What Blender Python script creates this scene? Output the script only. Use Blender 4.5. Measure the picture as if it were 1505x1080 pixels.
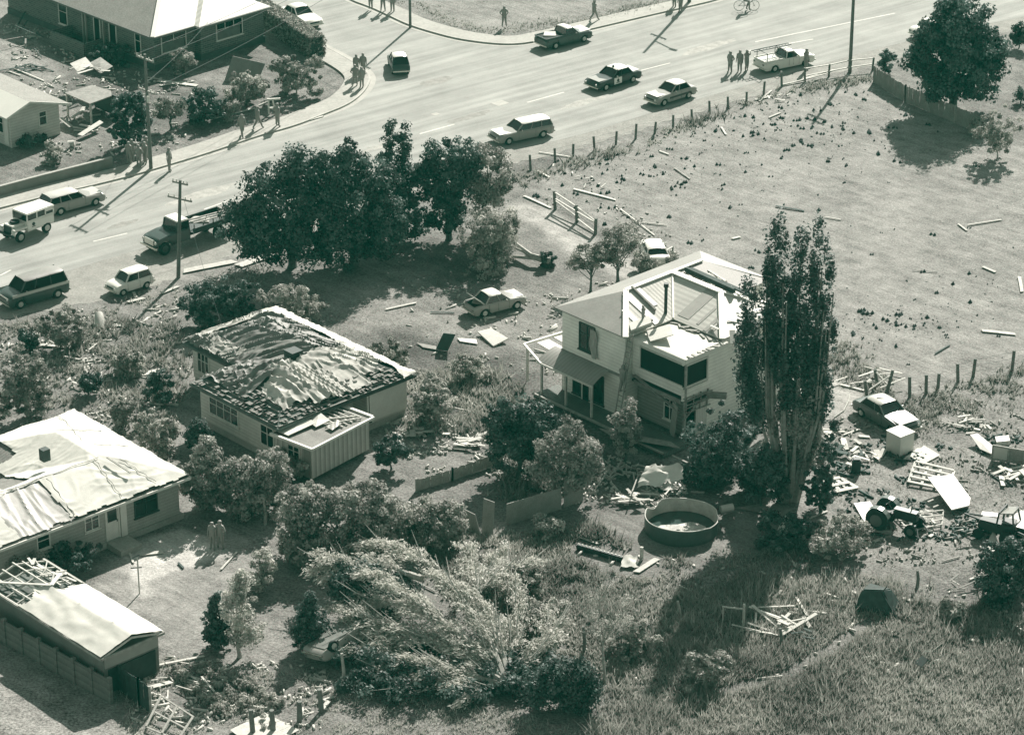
import bpy, bmesh, math, random
import numpy as np
from mathutils import Vector, Matrix, noise as mnoise
from mathutils.geometry import tessellate_polygon
for o in list(bpy.data.objects): bpy.data.objects.remove(o)
R = math.radians
# ---------------------------------------------------------------- camera, world, sun, exposure
FOC = 4450.0; TH = R(25.3); HC = 80.0
cam_d = bpy.data.cameras.new('camera'); cam = bpy.data.objects.new('camera', cam_d)
bpy.context.scene.collection.objects.link(cam)
cam.location = (0, 0, HC); cam.rotation_euler = (R(90) - TH, 0, 0)
cam_d.sensor_width = 36; cam_d.lens = 36 * FOC / 1505; cam_d.clip_start = 1; cam_d.clip_end = 6000
sc = bpy.context.scene; sc.camera = cam
w = bpy.data.worlds.new('World'); sc.world = w; w.use_nodes = True
nt = w.node_tree; nt.nodes.clear()
sky = nt.nodes.new('ShaderNodeTexSky'); sky.sky_type = 'NISHITA'; sky.sun_disc = False
SUN_EL = 36.0; SUN_AZ = 71.0            # azimuth measured from +X towards +Y
sky.sun_elevation = R(SUN_EL); sky.sun_rotation = R(90 - SUN_AZ)
bw = nt.nodes.new('ShaderNodeRGBToBW'); mul = nt.nodes.new('ShaderNodeMix'); mul.data_type = 'RGBA'; mul.blend_type = 'MULTIPLY'
mul.inputs['Factor'].default_value = 1; mul.inputs['B'].default_value = (0.93, 1.0, 0.92, 1)
bg = nt.nodes.new('ShaderNodeBackground'); bg.inputs[1].default_value = 0.076
wo = nt.nodes.new('ShaderNodeOutputWorld')
nt.links.new(sky.outputs[0], bw.inputs[0]); nt.links.new(bw.outputs[0], mul.inputs['A'])
nt.links.new(mul.outputs['Result'], bg.inputs[0]); nt.links.new(bg.outputs[0], wo.inputs[0])
sd = bpy.data.lights.new('sun', 'SUN'); sd.energy = 4.6; sd.angle = R(0.55); sd.color = (1.0, 0.92, 0.86)
so = bpy.data.objects.new('sun', sd); sc.collection.objects.link(so)
_s = Vector((math.cos(R(SUN_EL)) * math.cos(R(SUN_AZ)), math.cos(R(SUN_EL)) * math.sin(R(SUN_AZ)), math.sin(R(SUN_EL))))
so.rotation_euler = _s.to_track_quat('Z', 'Y').to_euler(); so.location = (0, 150, 90)
sc.view_settings.view_transform = 'Standard'; sc.view_settings.look = 'None'
sc.view_settings.exposure = 1.2; sc.view_settings.gamma = 1
col = sc.collection
# ---------------------------------------------------------------- photo pixel -> place on the ground (the camera was solved from known sizes)
def ray(u, v):
    x = (u - 752.5) / FOC; y = (540 - v) / FOC
    return x, math.cos(TH) + y * math.sin(TH), -math.sin(TH) + y * math.cos(TH)
def G(u, v, z=0.0):
    x, y, dz = ray(u, v); t = (HC - z) / -dz
    return Vector((x * t, y * t, z))
def HT(u, v, vt):
    p = G(u, v); x, y, dz = ray(u, vt)
    return HC + dz * p.y / y
def head(p, q):
    a = G(*p); b = G(*q); return math.atan2(b.y - a.y, b.x - a.x)
# ---------------------------------------------------------------- materials
def tint(L):
    k = min(1.0, L / 0.16)
    return (L * (0.5 + 0.5 * k), L * (1.03 - 0.02 * k), L * (0.93 - 0.01 * k))
MATS = {}
def nodes(name):
    m = bpy.data.materials.new(name); m.use_nodes = True
    n = m.node_tree; return m, n, n.nodes['Principled BSDF']
def mat(name, L, rough=0.8, var=0.25, scale=3.0, bump=0.0, bscale=None, metal=0.0, detail=6, spec=0.35, fine=0.0, wave=None, coord='Object', rnd=0.0):
    """L albedo; var noise variation; wave=(scale, axis rotation, amount, bump): boards, ribs, courses"""
    if name in MATS: return MATS[name]
    m, t, b = nodes(name); N = t.nodes; K = t.links
    tc = N.new('ShaderNodeTexCoord'); src = tc.outputs[coord]
    nz = N.new('ShaderNodeTexNoise'); nz.inputs['Scale'].default_value = scale; nz.inputs['Detail'].default_value = detail; nz.inputs['Roughness'].default_value = 0.65
    K.new(src, nz.inputs['Vector'])
    mr = N.new('ShaderNodeMapRange'); mr.inputs['From Min'].default_value = 0.3; mr.inputs['From Max'].default_value = 0.7
    mr.inputs['To Min'].default_value = 1 - var; mr.inputs['To Max'].default_value = 1 + var
    K.new(nz.outputs['Fac'], mr.inputs['Value']); fac = mr.outputs[0]
    def mulv(a, bb):
        q = N.new('ShaderNodeMath'); q.operation = 'MULTIPLY'; K.new(a, q.inputs[0])
        if isinstance(bb, float): q.inputs[1].default_value = bb
        else: K.new(bb, q.inputs[1])
        return q.outputs[0]
    if fine:
        n2 = N.new('ShaderNodeTexNoise'); n2.inputs['Scale'].default_value = scale * 9; n2.inputs['Detail'].default_value = 3; K.new(src, n2.inputs['Vector'])
        m2 = N.new('ShaderNodeMapRange'); m2.inputs['From Min'].default_value = 0.3; m2.inputs['From Max'].default_value = 0.7
        m2.inputs['To Min'].default_value = 1 - fine; m2.inputs['To Max'].default_value = 1 + fine; K.new(n2.outputs['Fac'], m2.inputs['Value'])
        fac = mulv(fac, m2.outputs[0])
    hgt = None
    if wave:
        mp = N.new('ShaderNodeMapping'); mp.inputs['Rotation'].default_value = wave[1]; K.new(src, mp.inputs['Vector'])
        wv = N.new('ShaderNodeTexWave'); wv.inputs['Scale'].default_value = wave[0]; wv.wave_profile = wave[4] if len(wave) > 4 else 'SAW'; wv.inputs['Distortion'].default_value = 0.15
        wv.inputs['Detail Scale'].default_value = 2
        K.new(mp.outputs[0], wv.inputs['Vector'])
        m3 = N.new('ShaderNodeMapRange'); m3.inputs['To Min'].default_value = 1 - wave[2]; m3.inputs['To Max'].default_value = 1 + wave[2] * .3
        K.new(wv.outputs['Fac'], m3.inputs['Value']); fac = mulv(fac, m3.outputs[0]); hgt = wv.outputs['Fac']
    if rnd:
        oi = N.new('ShaderNodeObjectInfo'); m4 = N.new('ShaderNodeMapRange'); m4.inputs['To Min'].default_value = 1 - rnd; m4.inputs['To Max'].default_value = 1 + rnd
        K.new(oi.outputs['Random'], m4.inputs['Value']); fac = mulv(fac, m4.outputs[0])
    c = tint(L); rgb = N.new('ShaderNodeCombineColor')
    for i, ch in enumerate(c): K.new(mulv(fac, float(ch)), rgb.inputs[i])
    K.new(rgb.outputs[0], b.inputs['Base Color'])
    b.inputs['Roughness'].default_value = rough; b.inputs['Metallic'].default_value = metal; b.inputs['Specular IOR Level'].default_value = spec
    if bump or (wave and wave[3]):
        bp = N.new('ShaderNodeBump'); bp.inputs['Distance'].default_value = wave[3] if (wave and wave[3]) else bump
        if wave and wave[3]: K.new(hgt, bp.inputs['Height'])
        else:
            n3 = N.new('ShaderNodeTexNoise'); n3.inputs['Scale'].default_value = bscale or scale * 4; n3.inputs['Detail'].default_value = 4
            K.new(src, n3.inputs['Vector']); K.new(n3.outputs['Fac'], bp.inputs['Height'])
        K.new(bp.outputs[0], b.inputs['Normal'])
    MATS[name] = m; return m
def leafmat(name, L, var=0.45, trans=0.25, rough=0.6):
    if name in MATS: return MATS[name]
    m, t, b = nodes(name); N = t.nodes; K = t.links
    at = N.new('ShaderNodeAttribute'); at.attribute_name = 'tone'
    mr = N.new('ShaderNodeMapRange'); mr.inputs['To Min'].default_value = 1 - var; mr.inputs['To Max'].default_value = 1 + var * 1.6
    K.new(at.outputs['Fac'], mr.inputs['Value']); c = tint(L); rgb = N.new('ShaderNodeCombineColor')
    for i, ch in enumerate(c):
        q = N.new('ShaderNodeMath'); q.operation = 'MULTIPLY'; K.new(mr.outputs[0], q.inputs[0]); q.inputs[1].default_value = ch; K.new(q.outputs[0], rgb.inputs[i])
    K.new(rgb.outputs[0], b.inputs['Base Color']); b.inputs['Roughness'].default_value = rough; b.inputs['Specular IOR Level'].default_value = 0.3
    if trans:
        tr = N.new('ShaderNodeBsdfTranslucent'); K.new(rgb.outputs[0], tr.inputs['Color'])
        mx = N.new('ShaderNodeMixShader'); mx.inputs[0].default_value = trans
        K.new(b.outputs[0], mx.inputs[1]); K.new(tr.outputs[0], mx.inputs[2]); K.new(mx.outputs[0], N['Material Output'].inputs['Surface'])
    MATS[name] = m; return m
Mw = mat('white_paint', .58, .6, .08, 2, fine=.06)
Mwm = mat('weathered_white_timber', .43, .8, .22, 2.5, fine=.15, rnd=.12)
Mtim = mat('grey_timber', .24, .85, .3, 3, fine=.2, rnd=.2)
Mpale = mat('pale_new_timber', .42, .8, .2, 3, fine=.15, rnd=.15)
Mdt = mat('dark_timber', .055, .85, .3, 3, fine=.2)
Mcar = {}
def carpaint(L, nm):
    return mat('car_paint_' + nm, L, .28, .05, 1.5, spec=.5)
Mglass = mat('dark_glass', .018, .12, .1, 2, spec=.6)
Mpane = mat('window_pane', .02, .15, .5, 1.2, spec=.6)
Mrub = mat('black_rubber', .02, .8, .2, 4)
Mchr = mat('chrome', .55, .25, .05, 2, metal=.8)
Mlamp = mat('lamp_glass', .55, .2, .05, 2)
Mtail = mat('tail_lamp', .12, .3, .05, 2)
Mdk = mat('dark_metal', .035, .6, .3, 3)
Mblk = mat('dark_interior', .012, .9, .2, 2)
Mbark = mat('bark', .10, .9, .4, 5, fine=.2)
Mbarkp = mat('pale_bark', .30, .9, .3, 5, fine=.2)
Mconc = mat('concrete', .30, .85, .18, 1.2, fine=.12)
Mpath = mat('pavement_concrete', .30, .9, .12, .5, fine=.12)
Mkerb = mat('kerb_concrete', .36, .9, .15, 1.0, fine=.1)
Miron = mat('grey_roofing_iron', .28, .5, .15, .6, wave=(1.3, (0, 0, 0), .10, .012, 'SIN'), fine=.05)
Msheet = mat('pale_sheet', .44, .55, .12, 1.2, fine=.06)
# ---------------------------------------------------------------- mesh building
class MB:
    def __init__(s): s.v = []; s.f = []; s.m = []
    def add(s, vs, fs, mi=0):
        n = len(s.v); s.v += [tuple(p) for p in vs]; s.f += [tuple(i + n for i in f) for f in fs]; s.m += [mi] * len(fs); return s
    def box(s, c, d, rz=0.0, mi=0, taper=1.0):
        x, y, z = d[0] / 2, d[1] / 2, d[2] / 2; cr, sr = math.cos(rz), math.sin(rz); vs = []
        for k, t in ((-1, 1.0), (1, taper)):
            for a, b in ((-1, -1), (1, -1), (1, 1), (-1, 1)):
                px, py = a * x * t, b * y * t
                vs.append((c[0] + px * cr - py * sr, c[1] + px * sr + py * cr, c[2] + k * z))
        return s.add(vs, [(0, 3, 2, 1), (4, 5, 6, 7), (0, 1, 5, 4), (1, 2, 6, 5), (2, 3, 7, 6), (3, 0, 4, 7)], mi)
    def beam(s, p, q, w=.1, h=None, mi=0, up=(0, 0, 1)):
        h = h or w; p = Vector(p); q = Vector(q); d = (q - p); d.normalize(); u = Vector(up)
        if abs(d.dot(u)) > .98: u = Vector((1, 0, 0))
        a = d.cross(u).normalized() * w / 2; b = a.cross(d).normalized() * h / 2
        vs = [e + i * a + j * b for e in (p, q) for i, j in ((-1, -1), (1, -1), (1, 1), (-1, 1))]
        return s.add(vs, [(0, 3, 2, 1), (4, 5, 6, 7), (0, 1, 5, 4), (1, 2, 6, 5), (2, 3, 7, 6), (3, 0, 4, 7)], mi)
    def tube(s, pts, rad, n=6, mi=0, cap=True):
        pts = [Vector(p) for p in pts]; rings = []
        if not hasattr(rad, '__len__'): rad = [rad] * len(pts)
        for i, p in enumerate(pts):
            d = (pts[min(i + 1, len(pts) - 1)] - pts[max(i - 1, 0)]).normalized()
            u = Vector((0, 0, 1)) if abs(d.z) < .9 else Vector((1, 0, 0))
            a = d.cross(u).normalized(); b = a.cross(d)
            rings.append([p + (a * math.cos(t) + b * math.sin(t)) * rad[i] for t in [2 * math.pi * k / n for k in range(n)]])
        vs = [q for r in rings for q in r]; fs = []
        for i in range(len(pts) - 1):
            for k in range(n): fs.append((i * n + k, i * n + (k + 1) % n, (i + 1) * n + (k + 1) % n, (i + 1) * n + k))
        if cap: fs.append(tuple(reversed(range(n)))); fs.append(tuple((len(pts) - 1) * n + k for k in range(n)))
        return s.add(vs, fs, mi)
    def disc(s, c, axis, r, t, n=16, mi=0):
        c = Vector(c); a = Vector(axis).normalized(); return s.tube([c - a * t / 2, c + a * t / 2], r, n, mi)
    def poly(s, pts, z0, z1=None, mi=0):
        """pts: xy list; z0..z1 slab (or one sheet at z0)"""
        n = len(pts); tri = tessellate_polygon([[Vector((p[0], p[1], 0)) for p in pts]])
        if z1 is None: return s.add([(p[0], p[1], z0) for p in pts], tri, mi)
        vs = [(p[0], p[1], z1) for p in pts] + [(p[0], p[1], z0) for p in pts]
        return s.add(vs, list(tri) + [(i, (i + 1) % n, (i + 1) % n + n, i + n) for i in range(n)], mi)
    def build(s, name, m, parent=None, loc=None, rz=None, smooth=False, bevel=0, fix=True):
        me = bpy.data.meshes.new(name); me.from_pydata(s.v, [], s.f)
        ms = m if isinstance(m, (list, tuple)) else [m]
        for q in ms: me.materials.append(q)
        if len(ms) > 1: me.polygons.foreach_set('material_index', s.m)
        if fix:
            bm = bmesh.new(); bm.from_mesh(me); bmesh.ops.recalc_face_normals(bm, faces=bm.faces)
            if bevel: bmesh.ops.bevel(bm, geom=[e for e in bm.edges if len(e.link_faces) == 2 and e.calc_face_angle(0) > .6], offset=bevel, segments=2, affect='EDGES', clamp_overlap=True)
            bm.to_mesh(me); bm.free()
        if smooth:
            me.polygons.foreach_set('use_smooth', [True] * len(me.polygons))
            try: me.set_sharp_from_angle(angle=R(40))
            except Exception: pass
        me.update()
        o = bpy.data.objects.new(name, me); col.objects.link(o)
        if parent: o.parent = parent
        if loc is not None: o.location = loc
        if rz is not None: o.rotation_euler = (0, 0, rz)
        return o
def tag(o, label=None, cat=None, group=None, kind=None):
    if label: o['label'] = label
    if cat: o['category'] = cat
    if group: o['group'] = group
    if kind: o['kind'] = kind
    return o
def empty(name, loc, rz=0.0, label=None, cat=None, group=None):
    o = bpy.data.objects.new(name, None); o.empty_display_size = .3; col.objects.link(o)
    o.location = loc; o.rotation_euler = (0, 0, rz); return tag(o, label, cat, group)
def copy_tree(o, parent=None):
    c = o.copy(); col.objects.link(c)
    if parent: c.parent = parent
    for ch in [x for x in o.children]: copy_tree(ch, c)
    return c
def npmesh(name, V, Fc, m, tone=None, parent=None, smooth=False):
    me = bpy.data.meshes.new(name); V = np.asarray(V, dtype=np.float32); Fc = np.asarray(Fc, dtype=np.int32); k = Fc.shape[1]
    me.vertices.add(len(V)); me.vertices.foreach_set('co', V.ravel())
    me.loops.add(Fc.size); me.loops.foreach_set('vertex_index', Fc.ravel())
    me.polygons.add(len(Fc)); me.polygons.foreach_set('loop_start', np.arange(0, Fc.size, k, dtype=np.int32))
    try: me.polygons.foreach_set('loop_total', np.full(len(Fc), k, dtype=np.int32))
    except Exception: pass
    if smooth: me.polygons.foreach_set('use_smooth', np.ones(len(Fc), dtype=bool))
    me.update(calc_edges=True)
    if tone is not None:
        a = me.attributes.new('tone', 'FLOAT', 'FACE'); a.data.foreach_set('value', np.clip(tone, 0, 1).astype(np.float32))
    me.materials.append(m); o = bpy.data.objects.new(name, me); col.objects.link(o)
    if parent: o.parent = parent
    return o
rs = np.random.RandomState
def inpoly(x, y, poly):
    x = np.asarray(x); y = np.asarray(y); r = np.zeros(x.shape, bool); n = len(poly)
    for i in range(n):
        x1, y1 = poly[i][0], poly[i][1]; x2, y2 = poly[(i + 1) % n][0], poly[(i + 1) % n][1]
        c = ((y1 > y) != (y2 > y)) & (x < (x2 - x1) * (y - y1) / (y2 - y1 + 1e-12) + x1); r ^= c
    return r
def dpoly(x, y, poly):
    d = np.full(x.shape, 1e9); n = len(poly)
    for i in range(n):
        ax, ay = poly[i][0], poly[i][1]; bx, by = poly[(i + 1) % n][0], poly[(i + 1) % n][1]
        L2 = (bx - ax) ** 2 + (by - ay) ** 2 + 1e-9; t = np.clip(((x - ax) * (bx - ax) + (y - ay) * (by - ay)) / L2, 0, 1)
        d = np.minimum(d, np.hypot(x - ax - t * (bx - ax), y - ay - t * (by - ay)))
    return np.where(inpoly(x, y, poly), d, -d)
def GP(pts): return [(G(*p).x, G(*p).y) for p in pts]
# ---------------------------------------------------------------- ground: one sheet, its soil and grass kinds as smooth zones
def vnoise(x, y, s, seed):
    r = rs(seed); g = r.rand(64, 64); X = (x / s) % 64; Y = (y / s) % 64; i = X.astype(int); j = Y.astype(int); fx = X - i; fy = Y - j
    fx = fx * fx * (3 - 2 * fx); fy = fy * fy * (3 - 2 * fy); i2 = (i + 1) % 64; j2 = (j + 1) % 64
    return (g[i % 64, j % 64] * (1 - fx) + g[i2, j % 64] * fx) * (1 - fy) + (g[i % 64, j2] * (1 - fx) + g[i2, j2] * fx) * fy
xs = np.concatenate([[-2500, -1200, -500, -200, -110, -75], np.arange(-58, 58.01, .4), [75, 110, 200, 500, 1200, 2500]])
ys = np.concatenate([[-400, 0, 60, 95, 110], np.arange(120, 262.01, .4), [275, 300, 360, 500, 900, 1800, 4000]])
XX, YY = np.meshgrid(xs, ys); wob = (vnoise(XX, YY, 1.6, 3) - .5) * 1.6 + (vnoise(XX, YY, .7, 4) - .5) * .8
lum = .155 + (vnoise(XX, YY, 6, 5) - .5) * .05 + (vnoise(XX, YY, 1.1, 6) - .5) * .04; rough = np.full(XX.shape, .5)
PADDOCK = [(745, 262), (816, 236), (934, 202), (1043, 165), (1150, 128), (1282, 108), (1440, 175), (1600, 260), (1600, 500), (1505, 530), (1330, 590), (1215, 510), (1075, 440), (960, 375), (880, 335), (800, 300)]
ZONES = [  # polygon in photo pixels, albedo, roughness of the grass, softness in metres
    (PADDOCK, .205, .25, .8),
    ([(-80, 490), (60, 462), (262, 412), (420, 356), (560, 304), (700, 266), (870, 214), (985, 180), (1095, 147), (1290, 97), (1580, 32), (1580, 0), (640, 200), (-80, 400)], .215, .02, .8),
    ([(745, 300), (800, 300), (870, 345), (985, 400), (1090, 460), (1220, 540), (1290, 600), (1230, 660), (1185, 600), (1100, 500), (1000, 450), (840, 372)], .30, .1, .5),
    ([(800, 296), (815, 296), (900, 345), (960, 380), (950, 392), (870, 345)], .12, .5, .6),
    ([(700, 262), (760, 270), (815, 236), (800, 222), (740, 240)], .12, .8, 1),
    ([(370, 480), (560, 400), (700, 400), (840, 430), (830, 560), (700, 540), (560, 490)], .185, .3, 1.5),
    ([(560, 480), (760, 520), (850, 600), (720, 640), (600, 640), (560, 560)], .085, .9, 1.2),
    ([(120, 870), (200, 800), (330, 770), (380, 840), (330, 960), (240, 950), (232, 925)], .225, .15, .7),
    ([(205, 800), (260, 775), (330, 800), (330, 815), (225, 850), (222, 875), (200, 872), (190, 820)], .40, .1, .3),
    ([(600, 655), (720, 650), (745, 680), (640, 720), (590, 720)], .16, .4, .8),
    ([(862, 790), (890, 735), (950, 715), (1060, 725), (1100, 760), (1200, 800), (1170, 850), (1060, 860), (960, 850), (900, 830)], .15, .2, .6),
    ([(1200, 640), (1260, 600), (1400, 640), (1520, 660), (1520, 830), (1400, 850), (1290, 800), (1200, 730)], .185, .6, 1.5),
    ([(1330, 570), (1520, 540), (1520, 680), (1380, 650)], .17, .6, 1.5),
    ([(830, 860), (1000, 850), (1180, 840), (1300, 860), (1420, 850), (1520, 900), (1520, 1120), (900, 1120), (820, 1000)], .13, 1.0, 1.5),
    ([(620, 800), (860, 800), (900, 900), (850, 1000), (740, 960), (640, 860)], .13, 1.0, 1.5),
    ([(1055, 1010), (1150, 985), (1240, 930), (1310, 880), (1330, 885), (1260, 945), (1160, 1000), (1060, 1020)], .15, .7, 1.2),
    ([(-60, 960), (150, 1060), (220, 1100), (-60, 1140)], .21, .8, 1.0),
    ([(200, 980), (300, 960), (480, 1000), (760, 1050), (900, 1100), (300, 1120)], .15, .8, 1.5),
    ([(-40, 470), (150, 450), (280, 470), (270, 600), (200, 640), (100, 600), (-40, 560)], .15, .6, 1.5),
    ([(-40, 0), (75, 0), (120, 60), (100, 130), (0, 100)], .215, .3, 1.2),
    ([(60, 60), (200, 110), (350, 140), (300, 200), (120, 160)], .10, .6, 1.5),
    ([(745, 0), (1000, 0), (930, 15), (816, 38), (723, 48), (668, 38), (612, 19), (580, -5)], .20, .35, .4),
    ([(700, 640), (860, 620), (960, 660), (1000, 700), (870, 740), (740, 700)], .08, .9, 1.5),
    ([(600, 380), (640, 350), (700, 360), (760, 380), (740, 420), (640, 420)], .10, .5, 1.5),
]
for pts, L, rg, soft in ZONES:
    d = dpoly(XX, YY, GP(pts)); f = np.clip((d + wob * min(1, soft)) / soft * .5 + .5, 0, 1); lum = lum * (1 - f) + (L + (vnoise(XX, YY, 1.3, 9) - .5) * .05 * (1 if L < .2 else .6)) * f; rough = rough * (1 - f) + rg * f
ZZ = -.007 - .035 * vnoise(XX, YY, 1.5, 8) * rough
V = np.stack([XX, YY, ZZ], -1).reshape(-1, 3); ny, nx = XX.shape
idx = np.arange(ny * nx).reshape(ny, nx); Fc = np.stack([idx[:-1, :-1], idx[:-1, 1:], idx[1:, 1:], idx[1:, :-1]], -1).reshape(-1, 4)
m, t, b = nodes('grass_ground'); N = t.nodes; K = t.links
def mth(op, a, bb=None):
    q = N.new('ShaderNodeMath'); q.operation = op
    for i, x in enumerate((a, bb)):
        if x is None: continue
        if isinstance(x, (int, float)): q.inputs[i].default_value = x
        else: K.new(x, q.inputs[i])
    return q.outputs[0]
tc = N.new('ShaderNodeTexCoord')
def nz(scale, det=4, rgh=.6, stretch=None):
    q = N.new('ShaderNodeTexNoise'); q.inputs['Scale'].default_value = scale; q.inputs['Detail'].default_value = det; q.inputs['Roughness'].default_value = rgh
    if stretch:
        mp = N.new('ShaderNodeMapping'); mp.vector_type = 'TEXTURE'; mp.inputs['Rotation'].default_value = (0, 0, stretch[0]); mp.inputs['Scale'].default_value = (1 / stretch[1], 1, 1); K.new(tc.outputs['Object'], mp.inputs['Vector']); K.new(mp.outputs[0], q.inputs['Vector'])
    else: K.new(tc.outputs['Object'], q.inputs['Vector'])
    return q.outputs['Fac']
al = N.new('ShaderNodeAttribute'); al.attribute_name = 'lum'; ar = N.new('ShaderNodeAttribute'); ar.attribute_name = 'rgh'
n1 = mth('SUBTRACT', nz(.9, 6, .7), .5); n2 = mth('SUBTRACT', nz(7, 5, .75), .5); n3 = mth('ADD', mth('MULTIPLY', mth('SUBTRACT', nz(1.6, 4, .6, (R(-42), .10)), .5), 1.3), mth('ADD', mth('MULTIPLY', mth('SUBTRACT', nz(4.5, 3, .6, (R(-50), .05)), .5), .6), mth('MULTIPLY', mth('SUBTRACT', nz(.18, 5, .65), .5), 1.1)))
amp = mth('ADD', mth('MULTIPLY', ar.outputs['Fac'], 1.3), .75)
v = mth('ADD', mth('MULTIPLY', n1, 1.4), mth('ADD', mth('MULTIPLY', mth('MULTIPLY', n2, amp), 2.3), mth('MULTIPLY', n3, .7)))
v = mth('MULTIPLY', mth('MAXIMUM', mth('ADD', v, 1.0), .2), al.outputs['Fac'])
rgb = N.new('ShaderNodeCombineColor')
for i, ch in enumerate((1.0, 1.0, .94)): K.new(mth('MULTIPLY', v, ch), rgb.inputs[i])
K.new(rgb.outputs[0], b.inputs['Base Color']); b.inputs['Roughness'].default_value = .95; b.inputs['Specular IOR Level'].default_value = .1
bp = N.new('ShaderNodeBump'); bp.inputs['Distance'].default_value = .06; bp.inputs['Strength'].default_value = .9; K.new(nz(6, 5, .7), bp.inputs['Height']); K.new(bp.outputs[0], b.inputs['Normal'])
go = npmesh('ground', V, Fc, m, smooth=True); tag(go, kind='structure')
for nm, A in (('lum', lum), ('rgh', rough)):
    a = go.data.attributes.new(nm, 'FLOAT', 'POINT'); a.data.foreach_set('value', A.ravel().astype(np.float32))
# ---------------------------------------------------------------- road, verge, pavements, kerbs
def dens(pts, step=.6, jit=0.0, seed=1, close=True):
    r = random.Random(seed); out = []; n = len(pts)
    for i in range(n if close else n - 1):
        a = Vector(pts[i][:2]); b = Vector(pts[(i + 1) % n][:2]); k = max(1, int((b - a).length / step)); nn = Vector((-(b - a).y, (b - a).x)).normalized()
        for j in range(k): out.append(tuple(a.lerp(b, j / k) + nn * r.uniform(-jit, jit)))
    if not close: out.append(tuple(pts[-1][:2]))
    return out
def smoothline(pts, it=2):
    for _ in range(it):
        q = [pts[0]]
        for a, b in zip(pts[:-1], pts[1:]): q += [(a[0] * .75 + b[0] * .25, a[1] * .75 + b[1] * .25), (a[0] * .25 + b[0] * .75, a[1] * .25 + b[1] * .75)]
        pts = q + [pts[-1]]
    return pts
KA = [(-60, 323), (60, 292), (180, 264), (252, 243), (318, 223), (380, 201), (436, 186), (478, 169), (511, 156), (532, 141), (544, 124), (545, 112), (532, 99), (501, 81), (471, 66), (380, 15), (300, -40)]
KB = [(430, -50), (510, 0), (547, 13), (580, 29), (602, 39), (638, 50), (673, 59), (716, 65), (750, 67), (783, 64), (875, 43), (955, 24), (1013, 11), (1060, 0), (1200, -45)]
NE = [(-60, 455), (96, 399), (217, 363), (400, 305), (640, 240), (823, 208), (955, 167), (1090, 128), (1200, 97), (1340, 58), (1580, 10)]
kA = smoothline(GP(KA)); kB = smoothline(GP(KB)); nE = smoothline(GP(NE))
def roadmat(name, L, st):
    m, t, b = nodes(name); N = t.nodes; K = t.links; tc = N.new('ShaderNodeTexCoord')
    def nz(scale, det, rgh, st=None):
        q = N.new('ShaderNodeTexNoise'); q.inputs['Scale'].default_value = scale; q.inputs['Detail'].default_value = det; q.inputs['Roughness'].default_value = rgh
        mp = N.new('ShaderNodeMapping'); K.new(tc.outputs['Object'], mp.inputs['Vector']); K.new(mp.outputs[0], q.inputs['Vector'])
        if st: mp.vector_type = 'TEXTURE'; mp.inputs['Rotation'].default_value = (0, 0, R(st[0])); mp.inputs['Scale'].default_value = (st[1], 1, 1)
        return q.outputs['Fac']
    def mth(op, a, bb):
        q = N.new('ShaderNodeMath'); q.operation = op
        for i, x in enumerate((a, bb)):
            if isinstance(x, (int, float)): q.inputs[i].default_value = x
            else: K.new(x, q.inputs[i])
        return q.outputs[0]
    s = mth('MULTIPLY', mth('SUBTRACT', nz(1.1, 5, .6, (st, 22)), .5), 1.15)
    g = mth('MULTIPLY', mth('SUBTRACT', nz(9, 4, .8), .5), .7); h = mth('MULTIPLY', mth('SUBTRACT', nz(.25, 6, .65), .5), .8)
    v = mth('MULTIPLY', mth('ADD', mth('ADD', s, g), mth('ADD', h, 1.0)), L); rgb = N.new('ShaderNodeCombineColor')
    for i, ch in enumerate((.97, 1.0, .93)): K.new(mth('MULTIPLY', v, ch), rgb.inputs[i])
    K.new(rgb.outputs[0], b.inputs['Base Color']); b.inputs['Roughness'].default_value = .9; b.inputs['Specular IOR Level'].default_value = .2; return m
rd = kA[:-1] + [kA[-1]] + kB + [G(1580, -60)[:2]] + list(reversed(nE))
mb = MB().poly(rd, .004); tag(mb.build('road', roadmat('worn_asphalt', .265, 38)), kind='structure')
# gravel verge between seal and fence
vg = dens(list(reversed(nE)), 1.0, .0, close=False)
low = GP([(-60, 480), (60, 458), (150, 440), (262, 408), (330, 380), (420, 352), (560, 300), (700, 262), (760, 240), (870, 212), (985, 178), (1095, 145), (1180, 118), (1290, 95), (1400, 62), (1580, 30)])
low = dens(low, .5, .28, 5, close=False)
nE2 = [(x + .0, y - .0) for x, y in nE]
mb = MB().poly(list(nE2) + list(reversed(low)), -.004 + .002); tag(mb.build('road_verge', mat('verge_gravel', .215, .95, .22, .8, fine=.22)), kind='structure')
# pavements behind the kerbs
def strip(line, off0, off1, z0, z1):
    out = []; L = [Vector(p) for p in line]
    a = []; b = []
    for i, p in enumerate(L):
        d = (L[min(i + 1, len(L) - 1)] - L[max(i - 1, 0)]).normalized(); n = Vector((-d.y, d.x)); a.append(p + n * off0); b.append(p + n * off1)
    vs = []; fs = []
    for i in range(len(L)): vs += [(a[i].x, a[i].y, z0), (a[i].x, a[i].y, z1), (b[i].x, b[i].y, z1), (b[i].x, b[i].y, z0)]
    for i in range(len(L) - 1):
        q = i * 4; fs += [(q, q + 4, q + 5, q + 1), (q + 1, q + 5, q + 6, q + 2), (q + 2, q + 6, q + 7, q + 3)]
    fs += [(0, 1, 2, 3), (q + 4, q + 7, q + 6, q + 5)]
    return MB().add(vs, fs)
tag(strip(kA, 0, .16, -.05, .125).build('kerb', Mkerb), kind='structure'); tag(strip(kA, .163, 2.0, -.05, .115).build('pavement', Mpath), kind='structure')
tag(strip(kB, 0, .16, -.05, .125).build('kerb', Mkerb), kind='structure'); tag(strip(kB, .163, 1.9, -.05, .115).build('pavement', Mpath), kind='structure')
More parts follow.
